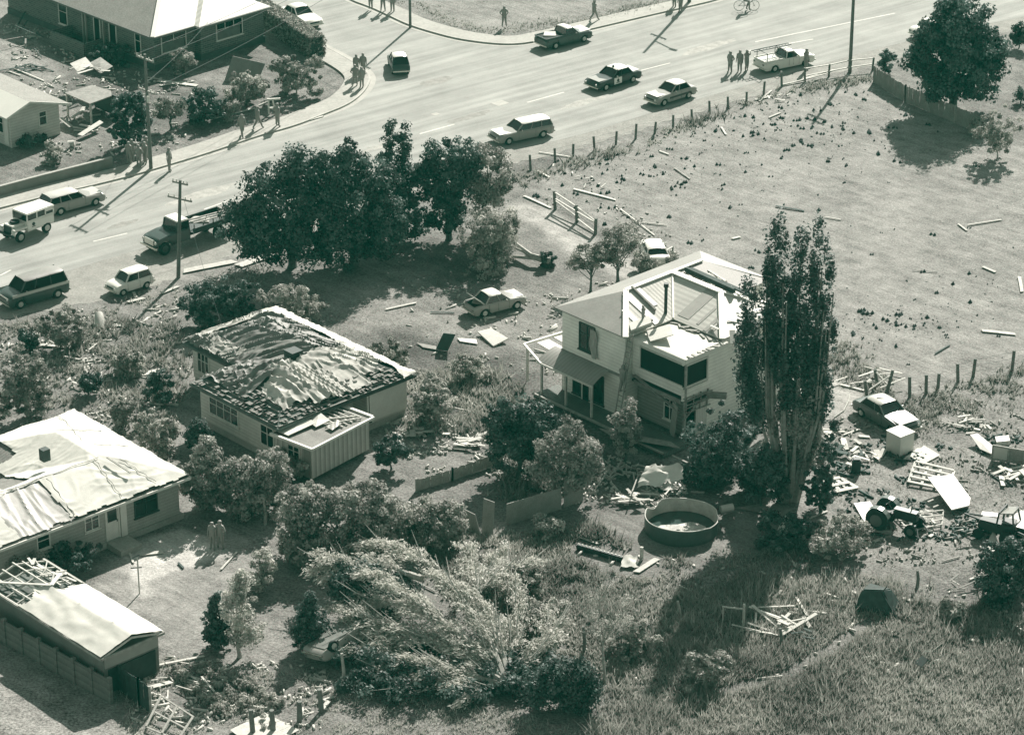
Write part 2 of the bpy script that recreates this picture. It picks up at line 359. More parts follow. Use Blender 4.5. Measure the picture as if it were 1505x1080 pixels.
tag(strip(kA, -.42, -.004, .002, .012).build('road_gutter', mat('gutter_concrete', .33, .9, .15, 1)), kind='structure')
tag(strip(kB, -.42, -.004, .002, .012).build('road_gutter', MATS['gutter_concrete']), kind='structure')
DASH = [((137, 355), (187, 343)), ((0, 405), (16, 397)), ((300, 308), (350, 290)), ((617, 197), (668, 183)), ((775, 151), (829, 136)), ((942, 104), (985, 93)), ((1110, 62), (1315, 20)), ((1100, 75), (1195, 58)), ((455, 247), (505, 232))]
dm = MB()
for p, q in DASH:
    a, b = G(*p), G(*q); d = (b - a).normalized(); n = Vector((-d.y, d.x, 0)) * .07
    dm.add([(a - n) + Vector((0, 0, .009)), (b - n) + Vector((0, 0, .009)), (b + n) + Vector((0, 0, .009)), (a + n) + Vector((0, 0, .009))], [(0, 1, 2, 3)])
tag(dm.build('road_markings', mat('road_paint', .5, .8, .25, 3, fine=.2)), kind='structure')
# patch repairs in the seal
for k, (c, s) in enumerate([((735, 152), 1.0), ((640, 168), .5)]):
    a = G(*c); mb = MB().box((0, 0, .0), (1.1 * s, .9 * s, .01)); tag(mb.build('road_patch', mat('patch_concrete', .34, .9, .15, 2), loc=(a.x, a.y, .006), rz=R(40)), kind='structure')

rstain = random.Random(12)
for (u, v, a_, b_, L_) in ((690, 172, 2.2, .5, .17), (560, 215, 1.6, .5, .33), (300, 285, 3.0, .7, .34), (180, 330, 1.4, .4, .17), (860, 150, 2.4, .5, .33), (420, 262, 1.2, .5, .18), (1040, 70, 3.2, .6, .33), (640, 120, 1.5, .6, .19), (240, 395, 2.2, .6, .17)):
    c_ = G(u, v); pts = []
    for k in range(18): t_ = k / 18 * 6.283; q_ = rstain.uniform(.7, 1.15); pts.append((a_ * q_ * math.cos(t_) * .77 - b_ * q_ * math.sin(t_) * .64, a_ * q_ * math.cos(t_) * .64 + b_ * q_ * math.sin(t_) * .77))
    tag(MB().poly(pts, 0).build('road_stain', mat('road_stain_%d' % int(L_ * 100), L_ * .5 + .13, .9, .3, 1.5, fine=.2), loc=(c_.x, c_.y, .0065 + .0004 * rstain.random())), kind='structure')
# ---------------------------------------------------------------- buildings
def P2(o, ang, x, y, z=0):
    a = R(ang); return Vector((o.x + x * math.cos(a) - y * math.sin(a), o.y + x * math.sin(a) + y * math.cos(a), z))
def window(parent, face, s0, s1, z0, z1, mull=1, name='window', fm=None, broken=False, depth=.05, sill=True, cross=True):
    """face: ('x', X) wall at local x=X facing +x ; ('y', Y) wall at local y=Y facing -y"""
    fm = fm or Mw; ax, c = face
    def pt(s, out, z): return (c + out, s, z) if ax == 'x' else (s, c - out, z)
    up = (0, 0, 1); t = .07; f = MB()
    def bar(a, b, w=t): f.beam(a, b, w, depth + .03) if False else f.beam(a, b, w, w)
    for (sa, za, sb, zb) in ((s0, z0, s1, z0), (s0, z1, s1, z1), (s0, z0, s0, z1), (s1, z0, s1, z1)): f.beam(pt(sa, .02, za), pt(sb, .02, zb), t, t)
    for k in range(1, mull + 1):
        s = s0 + (s1 - s0) * k / (mull + 1); f.beam(pt(s, .02, z0), pt(s, .02, z1), .05, .05)
    if cross: f.beam(pt(s0, .02, z0 + (z1 - z0) * .62), pt(s1, .02, z0 + (z1 - z0) * .62), .04, .04)
    if sill: f.beam(pt(s0 - .1, .06, z0 - .06), pt(s1 + .1, .06, z0 - .06), .12, .06)
    w_ = f.build(name, fm, parent)
    p = MB(); q = [pt(s0, .008, z0), pt(s1, .008, z0), pt(s1, .008, z1), pt(s0, .008, z1)]; q2 = [pt(s0, -.02, z0), pt(s1, -.02, z0), pt(s1, -.02, z1), pt(s0, -.02, z1)]
    p.add(q + q2, [(0, 1, 2, 3), (4, 7, 6, 5), (0, 4, 5, 1), (1, 5, 6, 2), (2, 6, 7, 3), (3, 7, 4, 0)])
    p.build('pane', Mblk if broken else Mpane, w_)
    return w_
def door(parent, face, s0, s1, z0, z1, m=None, glass=False):
    ax, c = face
    def pt(s, out, z): return (c + out, s, z) if ax == 'x' else (s, c - out, z)
    d = MB(); q = [pt(s0, .03, z0), pt(s1, .03, z0), pt(s1, .03, z1), pt(s0, .03, z1)]; q2 = [pt(s0, -.02, z0), pt(s1, -.02, z0), pt(s1, -.02, z1), pt(s0, -.02, z1)]
    d.add(q + q2, [(0, 1, 2, 3), (4, 7, 6, 5), (0, 4, 5, 1), (1, 5, 6, 2), (2, 6, 7, 3), (3, 7, 4, 0)])
    dd = d.build('door', m or Mw, parent); h = MB().beam(pt(s1 - .12, .06, z0 + 1.0), pt(s1 - .12, .06, z0 + 1.15), .04); h.build('handle', Mdk, dd)
    f = MB()
    for (sa, za, sb, zb) in ((s0, z1, s1, z1), (s0, z0, s0, z1), (s1, z0, s1, z1)): f.beam(pt(sa, .03, za), pt(sb, .03, zb), .09, .09)
    f.build('frame', Mw, dd)
    if glass:
        g = MB(); g.add([pt(s0 + .12, .04, z0 + 1.1), pt(s1 - .12, .04, z0 + 1.1), pt(s1 - .12, .04, z1 - .15), pt(s0 + .12, .04, z1 - .15)], [(0, 1, 2, 3)]); g.build('pane', Mpane, dd)
    return dd
def hip(x0, x1, y0, y1, ze, pitch, oh=.45, th=.14):
    """closed hip roof over a rectangle"""
    x0 -= oh; x1 += oh; y0 -= oh; y1 += oh; hw = min(x1 - x0, y1 - y0) / 2; zr = ze + hw * math.tan(R(pitch))
    b = [(x0, y0, ze), (x1, y0, ze), (x1, y1, ze), (x0, y1, ze)]; lo = [(p[0], p[1], ze - th) for p in b]
    if x1 - x0 >= y1 - y0: r = [(x0 + hw, (y0 + y1) / 2, zr), (x1 - hw, (y0 + y1) / 2, zr)]; fs = [(0, 1, 5, 4), (1, 2, 5), (2, 3, 4, 5), (3, 0, 4)]
    else: r = [((x0 + x1) / 2, y0 + hw, zr), ((x0 + x1) / 2, y1 - hw, zr)]; fs = [(0, 1, 4), (1, 2, 5, 4), (2, 3, 5), (3, 0, 4, 5)]
    vs = b + r + lo; fs = fs + [(0, 6, 7, 1), (1, 7, 8, 2), (2, 8, 9, 3), (3, 9, 6, 0), (6, 9, 8, 7)]
    return vs, fs
def hipz(rects, ze, pitch, oh):
    tp = math.tan(R(pitch))
    def z(x, y):
        best = -9
        for (x0, x1, y0, y1) in rects: best = max(best, min(x - x0, x1 - x, y - y0, y1 - y) + oh)
        return ze + tp * max(best, -.15)
    return z
def ribface(mb, quad, n=12, h=.03, mi=0):
    """ribs (battens of the sheet joints) along a roof face given as 4 corners eave0 eave1 top1 top0"""
    e0, e1, t1, t0 = [Vector(p) for p in quad]
    for i in range(1, n):
        k = i / n; a = e0.lerp(e1, k); b = t0.lerp(t1, k); mb.beam(a + Vector((0, 0, h * .5)), b + Vector((0, 0, h * .5)), .05, h, mi)
def tarp(name, rects, ze, pitch, oh, box, mats, parent, step=.085, lift=.07, amp=.09, seed=1, slack=1.0, sel=None, edge=.25, dirn=0.0, freq=1.0):
    """wrinkled plastic sheet lying on a hip roof: height field over box with folds"""
    zf = hipz(rects, ze, pitch, oh); x0, x1, y0, y1 = box; nx = int((x1 - x0) / step) + 1; ny = int((y1 - y0) / step) + 1
    vs = []; keep = {}; r = random.Random(seed)
    for j in range(ny):
        for i in range(nx):
            x = x0 + i * step; y = y0 + j * step
            ins = max(min(x - a[0], a[1] - x, y - a[2], a[3] - y) for a in rects) + oh
            ez = edge * mnoise.noise((x * 1.3, y * 1.3, seed + 9)); 
            if ins < ez * .8 + .02 or (sel and not sel(x + ez, y + ez * .7)): continue
            cx, sx = math.cos(dirn), math.sin(dirn); u = (x * cx + y * sx); v_ = (-x * sx + y * cx)
            wx = mnoise.noise((x * .5, y * .5, seed)) * 2.2
            rg = lambda a, b, c, k=8.0: max(0.0, 1 - k * abs(mnoise.noise((a, b, c))))
            tw = 1.4 * mnoise.noise((x * .16, y * .16, seed + 20)); c2, s2 = math.cos(dirn + tw), math.sin(dirn + tw); u2 = x * c2 + y * s2; v2 = -x * s2 + y * c2
            n = 1.0 * rg(u2 * .16 * freq, v2 * .95 * freq, seed + 2.5) + .7 * rg(u2 * .3 * freq, v2 * 1.9 * freq, seed + 7.5) + .6 * rg(v2 * .35 * freq, u2 * 1.3 * freq, seed + 4.5, 7) + .5 * rg(u2 * .5, v2 * 3.1, seed + 11.5, 5) + .6 * mnoise.noise((x * .45, y * .45, seed)) + .08 * mnoise.noise((x * 4, y * 4, seed))
            keep[(i, j)] = len(vs); vs.append((x, y, zf(x, y) + lift + amp * n * slack))
    fs = []
    for (i, j) in keep:
        if (i + 1, j) in keep and (i, j + 1) in keep and (i + 1, j + 1) in keep: fs.append((keep[(i, j)], keep[(i + 1, j)], keep[(i + 1, j + 1)], keep[(i, j + 1)]))
    mb = MB().add(vs, fs); return mb.build(name, mats, parent, smooth=True)
Mtarp = mat('white_plastic_sheet', .52, .8, .12, .7, spec=.15, fine=.03)
Mtarps = mat('silver_plastic_sheet', .36, .75, .35, .8, spec=.2)
Mtarpd = mat('dark_plastic_sheet', .15, .6, .35, .8, spec=.3)
Mbatten = mat('roof_battens', .11, .85, .3, 3, fine=.3)
Mtile = mat('grey_roof_tile', .17, .85, .3, 2.5, wave=(1.4, (0, 0, 0), .3, .02), fine=.2)
Msiding = mat('pale_weatherboard', .50, .75, .14, .9, wave=(1.45, (0, R(90), 0), .2, .01), fine=.04)
Msidw = mat('white_weatherboard', .70, .75, .12, .8, wave=(1.4, (0, R(90), 0), .16, .008), fine=.04)
Mboard = mat('vertical_board', .46, .8, .1, 2, wave=(1.15, (0, 0, R(45)), .45, .015), fine=.08)
Mbrick = None
def brickmat():
    m, t, b = nodes('brown_brick'); N = t.nodes; K = t.links; tc = N.new('ShaderNodeTexCoord'); 
    sx = N.new('ShaderNodeSeparateXYZ'); K.new(tc.outputs['Object'], sx.inputs[0]); ad = N.new('ShaderNodeMath'); K.new(sx.outputs[0], ad.inputs[0]); K.new(sx.outputs[1], ad.inputs[1])
    cb = N.new('ShaderNodeCombineXYZ'); K.new(ad.outputs[0], cb.inputs[0]); K.new(sx.outputs[2], cb.inputs[1])
    br = N.new('ShaderNodeTexBrick'); br.inputs['Scale'].default_value = 1; br.inputs['Brick Width'].default_value = .46; br.inputs['Row Height'].default_value = .17; br.inputs['Mortar Size'].default_value = .018
    br.inputs['Color1'].default_value = (*tint(.13), 1); br.inputs['Color2'].default_value = (*tint(.085), 1); br.inputs['Mortar'].default_value = (*tint(.20), 1)
    K.new(cb.outputs[0], br.inputs['Vector']); K.new(br.outputs['Color'], b.inputs['Base Color']); b.inputs['Roughness'].default_value = .9; return m
Mbrick = brickmat()
Mblock = mat('pale_block_wall', .33, .85, .12, 1.5, wave=(1.6, (0, R(90), 0), .18, 0), fine=.1)
Mroofl = mat('pale_roof_sheet', .50, .6, .1, .5, wave=(.55, (0, 0, R(90)), .14, .01, 'SIN'), fine=.05)
Mroofl2 = mat('pale_roof_sheet_across', .50, .6, .1, .5, wave=(.55, (0, 0, 0), .14, .01, 'SIN'), fine=.05)
Mroofg = mat('grey_gritted_and_shaded_roof', .20, .9, .1, 1.0, fine=.25)

# --- two storey white house ----------------------------------------------------------------
oF = G(1003, 522, 5.8); AF = -47; oF.z = 0
hF = empty('two_storey_house', oF, R(AF), 'two storey white weatherboard house with half its iron roof torn open beside the tall poplar', 'house')
ZE = 5.75
wl = MB().poly([(-9.7, -.3), (-4.35, -.3), (-4.35, 3.7), (-.35, 3.7), (-.35, 9.0), (-4.35, 9.0), (-4.35, 11.6), (-9.7, 11.6)], .25, ZE - .02)
wl.build('wall', Msidw, hF)
MB().poly([(-9.75, -.35), (-4.3, -.35), (-4.3, 3.6), (-.3, 3.6), (-.3, 9.05), (-9.75, 9.05)], -.06, .25).build('foundation', Mconc, hF)
# roofs: wing A along y, wing B along x ; left (gritted grey) faces and the pale sheeted faces are separate parts
tp = math.tan(R(21)); oh = .35
xa0, xa1, ya0, ya1 = -9.7 - oh, -4.35 + oh, -.3 - oh, 11.6 + oh; hwA = (xa1 - xa0) / 2; zr = ZE + hwA * tp; xm = (xa0 + xa1) / 2
yb0, yb1, xb1 = 3.7 - oh, 9.0 + oh, -.35 + oh; hwB = (yb1 - yb0) / 2; zb = ZE + hwB * tp; ym = (yb0 + yb1) / 2
def slab(pts, th=.06): 
    vs = [tuple(p) for p in pts] + [(p[0], p[1], p[2] - th) for p in pts]; n = len(pts)
    return vs, [tuple(range(n)), tuple(reversed(range(n, 2 * n)))] + [(i, i + n, (i + 1) % n + n, (i + 1) % n) for i in range(n)]
R1 = (xm, ya0 + hwA, zr); R2 = (xm, ya1 - hwA, zr); J = (xm + .0, ym, zr); V0 = (xa1, yb0, ZE); R3 = (xb1 - hwB, ym, zb)
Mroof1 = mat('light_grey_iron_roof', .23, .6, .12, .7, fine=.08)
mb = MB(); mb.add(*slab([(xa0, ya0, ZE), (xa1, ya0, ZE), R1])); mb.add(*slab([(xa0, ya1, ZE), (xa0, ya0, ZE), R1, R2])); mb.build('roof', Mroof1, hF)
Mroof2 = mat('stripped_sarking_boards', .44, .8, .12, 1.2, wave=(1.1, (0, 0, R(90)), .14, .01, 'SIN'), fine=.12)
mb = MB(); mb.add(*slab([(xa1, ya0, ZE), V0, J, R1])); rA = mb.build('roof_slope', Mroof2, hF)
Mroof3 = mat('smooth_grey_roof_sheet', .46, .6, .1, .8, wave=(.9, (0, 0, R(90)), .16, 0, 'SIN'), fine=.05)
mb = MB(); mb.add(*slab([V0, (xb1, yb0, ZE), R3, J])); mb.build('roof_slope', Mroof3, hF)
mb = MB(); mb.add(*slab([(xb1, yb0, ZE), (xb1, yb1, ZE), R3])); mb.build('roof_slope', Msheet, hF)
mb = MB()  # rear slope of wing B is torn: rafters only
for i in range(9):
    x = xa1 + (xb1 - hwB - xa1) * i / 8 + .2; mb.beam((x, yb1, ZE - .05), (x - .3, ym, zb - .02), .07, .1)
for i in range(5):
    y = ym + (yb1 - ym) * (i + .5) / 5; z = zb + (ZE - zb) * (i + .5) / 5; mb.beam((xa1 - .8, y, z + .05), (xb1 - .4 - hwB * (1 - (i + .5) / 5), y + .06, z + .05), .06, .05)
mb.build('exposed_rafters', Mwm, hF)
mb = MB(); mb.add(*slab([(xa1 + .1, ya1, ZE), (xa0, ya1, ZE), R2])); mb.add(*slab([(xa1, ya1, ZE), R2, J, (xa1, yb1, ZE)])); mb.build('roof_slope', Mroof1, hF)
# lifted pale sheets and battens on the near slope
Mcap = mat('white_ridge_flashing', .66, .5, .05, 1)
mb = MB()
def cap(a, b, w=.30): mb.beam(Vector(a) + Vector((0, 0, .05)), Vector(b) + Vector((0, 0, .05)), w, .07)
cap((xa1, ya0, ZE), R1, .34); cap(R1, J); cap(J, R2, .22); cap(J, R3, .42); cap(R3, (xb1, yb0, ZE), .34); cap(R3, (xb1, yb1, ZE), .2); cap(V0, J, .10)
mb.build('ridge_flashing', Mcap, hF)
mb = MB()
def onA(s, t, lift=.08):  # s along y on the wing A near slope, t 0 eave 1 ridge
    return Vector((xa1 - t * hwA, s, ZE + t * hwA * tp + lift))
for s_, w_, t0, t1 in ((2.1, .5, .02, .92), (3.15, .34, .42, .99), (1.0, .4, .25, .6)):
    mb.beam(onA(s_, t0, .03), onA(s_, t1, .03), w_, .04)
mb.build('lifted_roof_sheet', Msheet, hF)
mb = MB(); mb.beam(onA(2.75, .3, .1), onA(2.85, 1.0, .1), .12, .14); mb.beam(onA(.75, .12, .13), onA(1.9, .12, .12), .2, .12); mb.build('loose_rafter', Mtim, hF)
def onB(s, t, lift=.07): return Vector((s, yb0 + t * hwB, ZE + t * hwB * tp + lift))
mb = MB()
for a_, w_, t0, t1 in ((-3.55, .9, .12, .93), (-1.5, .28, .02, .5), (-1.05, .2, .02, .34), (-2.3, .2, .1, .6)): mb.beam(onB(a_, t0, .012), onB(a_, t1, .012), w_, .02)
mb.build('roof_patch_sheet', mat('mid_grey_sheet', .31, .7, .1, 1.5, fine=.1), hF)
mb = MB(); mb.beam((J[0] + .4, ym + .75, zb + .12), (J[0] + 4.6, ym + .55, zb + .1), .2, .3); mb.beam((J[0] - .2, ym + 1.3, zb - .1), (J[0] + 4.9, ym + 1.6, zb - .4), .3, .2); mb.build('dark_gap_board', Mdt, hF)  # dark boards laid here stand for the shaded gaps of the torn slope
q = [(-.6, 4.2, 5.9), (.15, 5.2, 5.6), (.25, 8.2, 5.2), (.1, 9.0, 3.6), (.15, 8.0, 3.4), (-.1, 6.4, 5.0)]; mb = MB(); mb.add([(p[0] + .45, p[1], p[2]) for p in q] + [(p[0] + .4, p[1], p[2]) for p in q], [(0, 1, 2, 3, 4, 5), (11, 10, 9, 8, 7, 6)]); mb.build('hanging_sheet', Mtarp, hF)
mb = MB(); rr = random.Random(5)
for i in range(22):
    y = rr.uniform(ym + .3, yb1); x = rr.uniform(xa1 - 1.5, xb1 - 1.0); a = rr.uniform(0, 3.1); l = rr.uniform(.6, 2.2)
    z = ZE + (yb1 - y) * tp + rr.uniform(.1, .4); mb.beam((x, y, z), (x + l * math.cos(a), y + l * math.sin(a) * .5, z - l * math.sin(a) * .3 + rr.uniform(-.1, .3)), rr.uniform(.08, .35), .04)
mb.build('torn_roof_timber', Mwm, hF)
mb = MB().tube([(-4.55, 3.25, ZE), (-4.55, 3.25, ZE + 1.9)], .10, 10); mb.tube([(-4.55, 3.25, ZE + 1.9), (-4.55, 3.25, ZE + 2.15)], .15, 10); mb.build('flue_pipe', Mdk, hF)
mb = MB(); rr = random.Random(23)
for k in range(12):
    x0_ = rr.uniform(-1.6, .1); y0_ = rr.uniform(3.3, 8.5); z0_ = ZE + max(0, min(-.2 - x0_, y0_ - 3.3)) * .35 + rr.uniform(.1, .35); a_ = rr.uniform(-.6, 1.2); l_ = rr.uniform(.7, 1.9)
    mb.beam((x0_, y0_, z0_), (x0_ + l_ * math.cos(a_) * .6, y0_ + l_ * math.sin(a_), z0_ + rr.uniform(-.5, .2)), rr.uniform(.06, .4), .03)
mb.build('torn_roof_edge', Mwm, hF)
mb = MB()
for k in range(9): x0_ = -4.1 + k * .5; mb.beam((x0_, 3.45 - rr.uniform(0, .5), 5.62), (x0_ + rr.uniform(.2, .9), 3.5 - rr.uniform(0, .7), 5.64 + rr.uniform(0, .1)), rr.uniform(.05, .2), .04)
for k in range(7): y0_ = .4 + k * .42; mb.beam((.0, y0_, 5.61), (.32 + rr.uniform(-.2, .15), y0_ + rr.uniform(-.1, .3), 5.6 + rr.uniform(-.1, .08)), rr.uniform(.08, .3), .03)
mb.build('torn_flashing', Mtim, hF)
# enclosed porch filling the corner: flat deck roof, corner windows upstairs, damaged below
MB().poly([(-4.3, .05), (.22, .05), (.22, 3.6), (-4.3, 3.6)], 5.42, 5.58).build('porch_roof', Mtarp, hF)
mb = MB(); mb.beam((-4.3, .03, 5.42), (.24, .03, 5.42), .06, .3); mb.beam((.24, .03, 5.42), (.24, 3.6, 5.42), .06, .3); mb.build('fascia', Mw, hF)
mb = MB()   # upper storey of porch
mb.box((-4.0, .3, 4.2), (.6, .1, 2.3)); mb.box((-1.85, .3, 3.3), (3.7, .1, .6)); mb.box((-1.85, .3, 5.25), (3.7, .1, .3))
mb.box((-.1, 1.9, 4.1), (.1, 3.5, .55)) if False else None
mb.box((0, 2.95, 3.0), (.1, 1.6, 5.3)); mb.box((0, 1.1, 3.15), (.1, 2.1, .7)); mb.box((0, 1.1, 5.25), (.1, 2.1, .3)); mb.build('porch_wall', Msidw, hF)
mb = MB(); mb.poly([(-4.25, .2), (-.1, .2), (-.1, 3.6), (-4.25, 3.6)], 2.62, 2.74); mb.poly([(-4.2, 3.52), (-.1, 3.52), (-.1, 3.62), (-4.2, 3.62)], 2.7, 5.4); mb.build('porch_floor', Mdt, hF)
Mshade = mat('shaded_wall_board', .26, .8, .12, 1.4, wave=(1.4, (0, R(90), 0), .28, .01), fine=.08)  # lower porch wall coloured darker for its shade in the recess
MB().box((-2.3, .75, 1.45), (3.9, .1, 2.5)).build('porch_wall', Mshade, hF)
window(hF, ('y', .7), -2.0, -1.1, .85, 2.2, 1, fm=Mw)
MB().box((-.02, 1.75, 1.3), (.1, 1.0, 2.2)).build('boarded_panel', mat('white_vertical_board', .55, .8, .08, 2, wave=(2.2, (0, 0, R(90)), .25, .01), fine=.05), hF)
f = MB()
for a, b in (((-3.65, .24, 3.65), (-.05, .24, 3.65)), ((-3.65, .24, 5.05), (-.05, .24, 5.05)), ((-3.65, .24, 3.65), (-3.65, .24, 5.05))): f.beam(a, b, .07)
cw = f.build('window', Mw, hF); MB().box((-1.9, .34, 4.35), (3.6, .02, 1.35)).build('pane', Mblk, cw)
f = MB()
for a, b in (((.06, .3, 3.65), (.06, 2.1, 3.65)), ((.06, .3, 5.05), (.06, 2.1, 5.05)), ((.06, 2.1, 3.65), (.06, 2.1, 5.05))): f.beam(a, b, .09)
cw = f.build('window', Mw, hF); MB().box((-.03, 1.1, 4.35), (.02, 2.0, 1.35)).build('pane', Mblk, cw)
mb = MB(); mb.beam((0, .3, 0), (0, .3, 5.4), .16); mb.build('corner_post', Mtim, hF)
mb = MB()
for i in range(5): z = 2.0 + i * .24; mb.beam((.08, .1, z), (.08 + .04 * i, 2.4, z + (.1 if i % 2 else -.1)), .06)
for i in range(4): mb.beam((.1, .3 + i * .6, 1.9), (.1, .35 + i * .6, 3.0), .06)
mb.beam((.05, .1, 1.5), (.1, 1.2, 2.3), .1); mb.beam((.0, 2.3, 2.5), (.9, 2.9, 2.55), .35, .3); mb.beam((-3.9, .0, 3.2), (-.1, -.02, 2.1), .2, .06); mb.beam((-3.9, .05, 2.75), (-.1, .05, 2.75), .12, .22)
mb.build('broken_balcony_framing', Mtim, hF)
MB().beam((-.9, .25, .2), (-.45, -.02, 2.5), .65, .06, up=(.4, 1, 0)).build('leaning_door', mat('grey_door', .27, .7, .12, 2), hF)
window(hF, ('x', -.35), 5.6, 6.1, 1.3, 2.7, 0, fm=Mdt); window(hF, ('x', -.35), 7.9, 8.6, 1.3, 2.7, 0, fm=Mdt)
Mwf = Mdt
wf = window(hF, ('y', -.3), -8.2, -6.9, 3.6, 5.3, 1, broken=False, fm=Mdt)
mb = MB(); vs = []
for j in range(9):
    for i in range(5): vs.append((-7.15 + i * .13 + .05 * math.sin(j), -.40 - .07 * math.sin(i * 2.1 + j * .6) - .06, 5.25 - j * .23 - .02 * i))
mb.add(vs, [(j * 5 + i, j * 5 + i + 1, j * 5 + i + 6, j * 5 + i + 5) for j in range(8) for i in range(4)]); mb.build('curtain', mat('grey_curtain', .3, .8, .15, 3), hF, smooth=True)
MB().beam((-9.75, -.33, 2.95), (-4.35, -.33, 2.95), .06, .16).build('trim_board', Mtim, hF)
door(hF, ('y', -.3), -7.9, -7.25, .3, 2.35, Mpane); window(hF, ('y', -.3), -7.15, -6.1, .5, 2.35, 0, cross=False, fm=Mdt); window(hF, ('y', -.3), -8.7, -8.05, .5, 2.3, 0, cross=False, fm=Mdt)
# verandah roof over the front door, posts, deck
mb = MB(); vs = []
for j in range(7):
    t = j / 6; out = 1.6 * t; z = 3.0 - .55 * t ** 1.6
    vs += [(-10.3 - .0 * t, -.3 - out, z), (-5.6 + .1 * t, -.3 - out, z)]
mb.add(vs, [(2 * j, 2 * j + 1, 2 * j + 3, 2 * j + 2) for j in range(6)]); mb.build('verandah_roof', mat('verandah_iron', .24, .55, .12, .7, wave=(1.2, (0, 0, 0), .12, .01, 'SIN')), hF, smooth=True)
mb = MB(); mb.beam((-12.2, -1.1, 2.72), (-9.9, -1.85, 2.45), .14, .1); mb.beam((-12.2, -1.1, 2.72), (-11.7, 1.9, 2.8), .14, .1); mb.beam((-10.3, -1.85, 2.42), (-5.5, -1.85, 2.42), .07, .12); mb.beam((-11.7, 1.9, 2.8), (-9.7, 1.9, 2.9), .1); mb.build('verandah_fascia', Mw, hF)
mb = MB(); mb.beam((-12, 1.5, 2.7), (-9.9, 1.2, 2.75), 1.1, .04); mb.beam((-11.8, .1, 2.68), (-9.9, -.2, 2.72), .9, .04); mb.build('verandah_sheet', Msheet, hF)
for px, py in ((-10.0, -1.7), (-5.7, -1.7), (-12.0, -1.0), (-7.9, -1.7)): MB().beam((px, py, .3), (px, py, 2.45), .12).build('post', Mwm, hF)
mb = MB().poly([(-10.4, -2.0), (.6, -2.0), (.6, .0), (-10.4, .0)], .05, .3); mb.build('deck', mat('weathered_deck_board', .13, .85, .2, 2, wave=(2.2, (0, 0, R(90)), .4, .01), fine=.1), hF)
mb = MB(); mb.beam((-10.4, -2.05, .36), (-3.2, -2.05, .36), .12, .12); mb.beam((-3.0, -2.05, .36), (.6, -2.05, .36), .1, .1); mb.build('deck_edge', Mtim, hF)
# things on the deck roof
def sheet_obj(name, pts, z, th, m, lab, cat, grp=None, bend=0.0):
    c = sum((Vector((p[0], p[1], z if len(p) < 3 else p[2])) for p in pts), Vector()) / len(pts)
    vs = [Vector((p[0], p[1], z if len(p) < 3 else p[2])) - c for p in pts]; n = len(vs); mid = Vector((0, 0, bend))
    mb = MB(); top = [tuple(v_) for v_ in vs] + [tuple(mid)]; bot = [(v_[0], v_[1], v_[2] - th) for v_ in top]
    fs = [(i, (i + 1) % n, n) for i in range(n)]; fs2 = [((i + 1) % n + n + 1, i + n + 1, 2 * n + 1) for i in range(n)]
    mb.add(top + bot, fs + fs2 + [(i, i + n + 1, (i + 1) % n + n + 1, (i + 1) % n) for i in range(n)])
    o = mb.build(name, m); o.location = c; return tag(o, lab, cat, grp)
q = [P2(oF, AF, *p) for p in ((-3.9, .9), (-2.7, .1), (-1.9, 1.2), (-3.1, 2.1))]
sheet_obj('fallen_sheet', [(p.x, p.y, 5.75 + .35 * (i in (2, 3))) for i, p in enumerate(q)], 0, .05, Msheet, 'bent square pale sheet lying on the near end of the white flat porch roof', 'sheet', bend=.02)
q = [P2(oF, AF, *p) for p in ((-4.9, .5), (-4.1, -.1), (-3.6, 1.1), (-4.4, 1.7))]
sheet_obj('roof_hatch_lid', [(p.x, p.y, 6.05 + .3 * (i in (2, 3))) for i, p in enumerate(q)], 0, .14, Msheet, 'white raised box lid tipped on the stripped roof slope above the flat porch roof', 'lid')

def crumple(q4, m, lab, amp=.07, seed=1, name='sheet', n=12, cut=.0):
    c = sum(q4, Vector()) / 4; vs = []; fs = []
    for j in range(n + 1):
        for i in range(n + 1):
            a = q4[0].lerp(q4[1], i / n); b = q4[3].lerp(q4[2], i / n); p = a.lerp(b, j / n) - c; k = (1 - 4 * abs(mnoise.noise((p.x * .9, p.y * .9, seed)))) + .5 * (1 - 4 * abs(mnoise.noise((p.x * 2.2, p.y * 2.2, seed + 3)))); e = mnoise.noise((i * .7, j * .7, seed)) * .14 * (i in (0, n) or j in (0, n))
            vs.append((p.x + e, p.y + e, p.z + amp * k))
    fs = [(j * (n + 1) + i, j * (n + 1) + i + 1, (j + 1) * (n + 1) + i + 1, (j + 1) * (n + 1) + i) for j in range(n) for i in range(n)]
    o = MB().add(vs, fs).build(name, m, loc=c, smooth=True); return tag(o, lab, 'sheet')
# --- tarpaulin house ----------------------------------------------------------------
oC = G(408, 632, 2.7); oC.z = 0; AC = -47
hC = empty('tarpaulin_covered_house', oC, R(AC), 'single storey pale house with a tiled hip roof under torn dark and silver tarpaulins', 'house')
oC2 = .5; rC = [(-12.8, -.5, 3.7, 10.2), (-7.9, -.5, .5, 10.2)]
wl = MB().poly([(-7.9, .5), (-.5, .5), (-.5, 5.0), (-1.9, 5.0), (-1.9, 7.2), (-.5, 7.2), (-.5, 10.2), (-12.8, 10.2), (-12.8, 3.7), (-7.9, 3.7)], .45, 2.62); wl.build('wall', Msiding, hC)
MB().poly([(-7.85, .55), (-.55, .55), (-.55, 10.15), (-12.75, 10.15), (-12.75, 3.75), (-7.85, 3.75)], -.06, .45).build('foundation', Mconc, hC)
mb = MB(); 
for r_ in rC: mb.add(*hip(r_[0], r_[1], r_[2], r_[3], 2.72, 19))
mb.build('roof', Mbatten, hC)
mb = MB()
for k in range(7):  # rows of exposed battens and remaining tiles by the eaves
    d = .12 + k * .3; z = 2.75 + d * math.tan(R(19))
    mb.beam((-8.3 + d, .02 + d, z), (-.1 - d, .02 + d, z), .09, .04); mb.beam((-.03 - d, .1 + d, z), (-.03 - d, 10.6 - d, z), .09, .04)
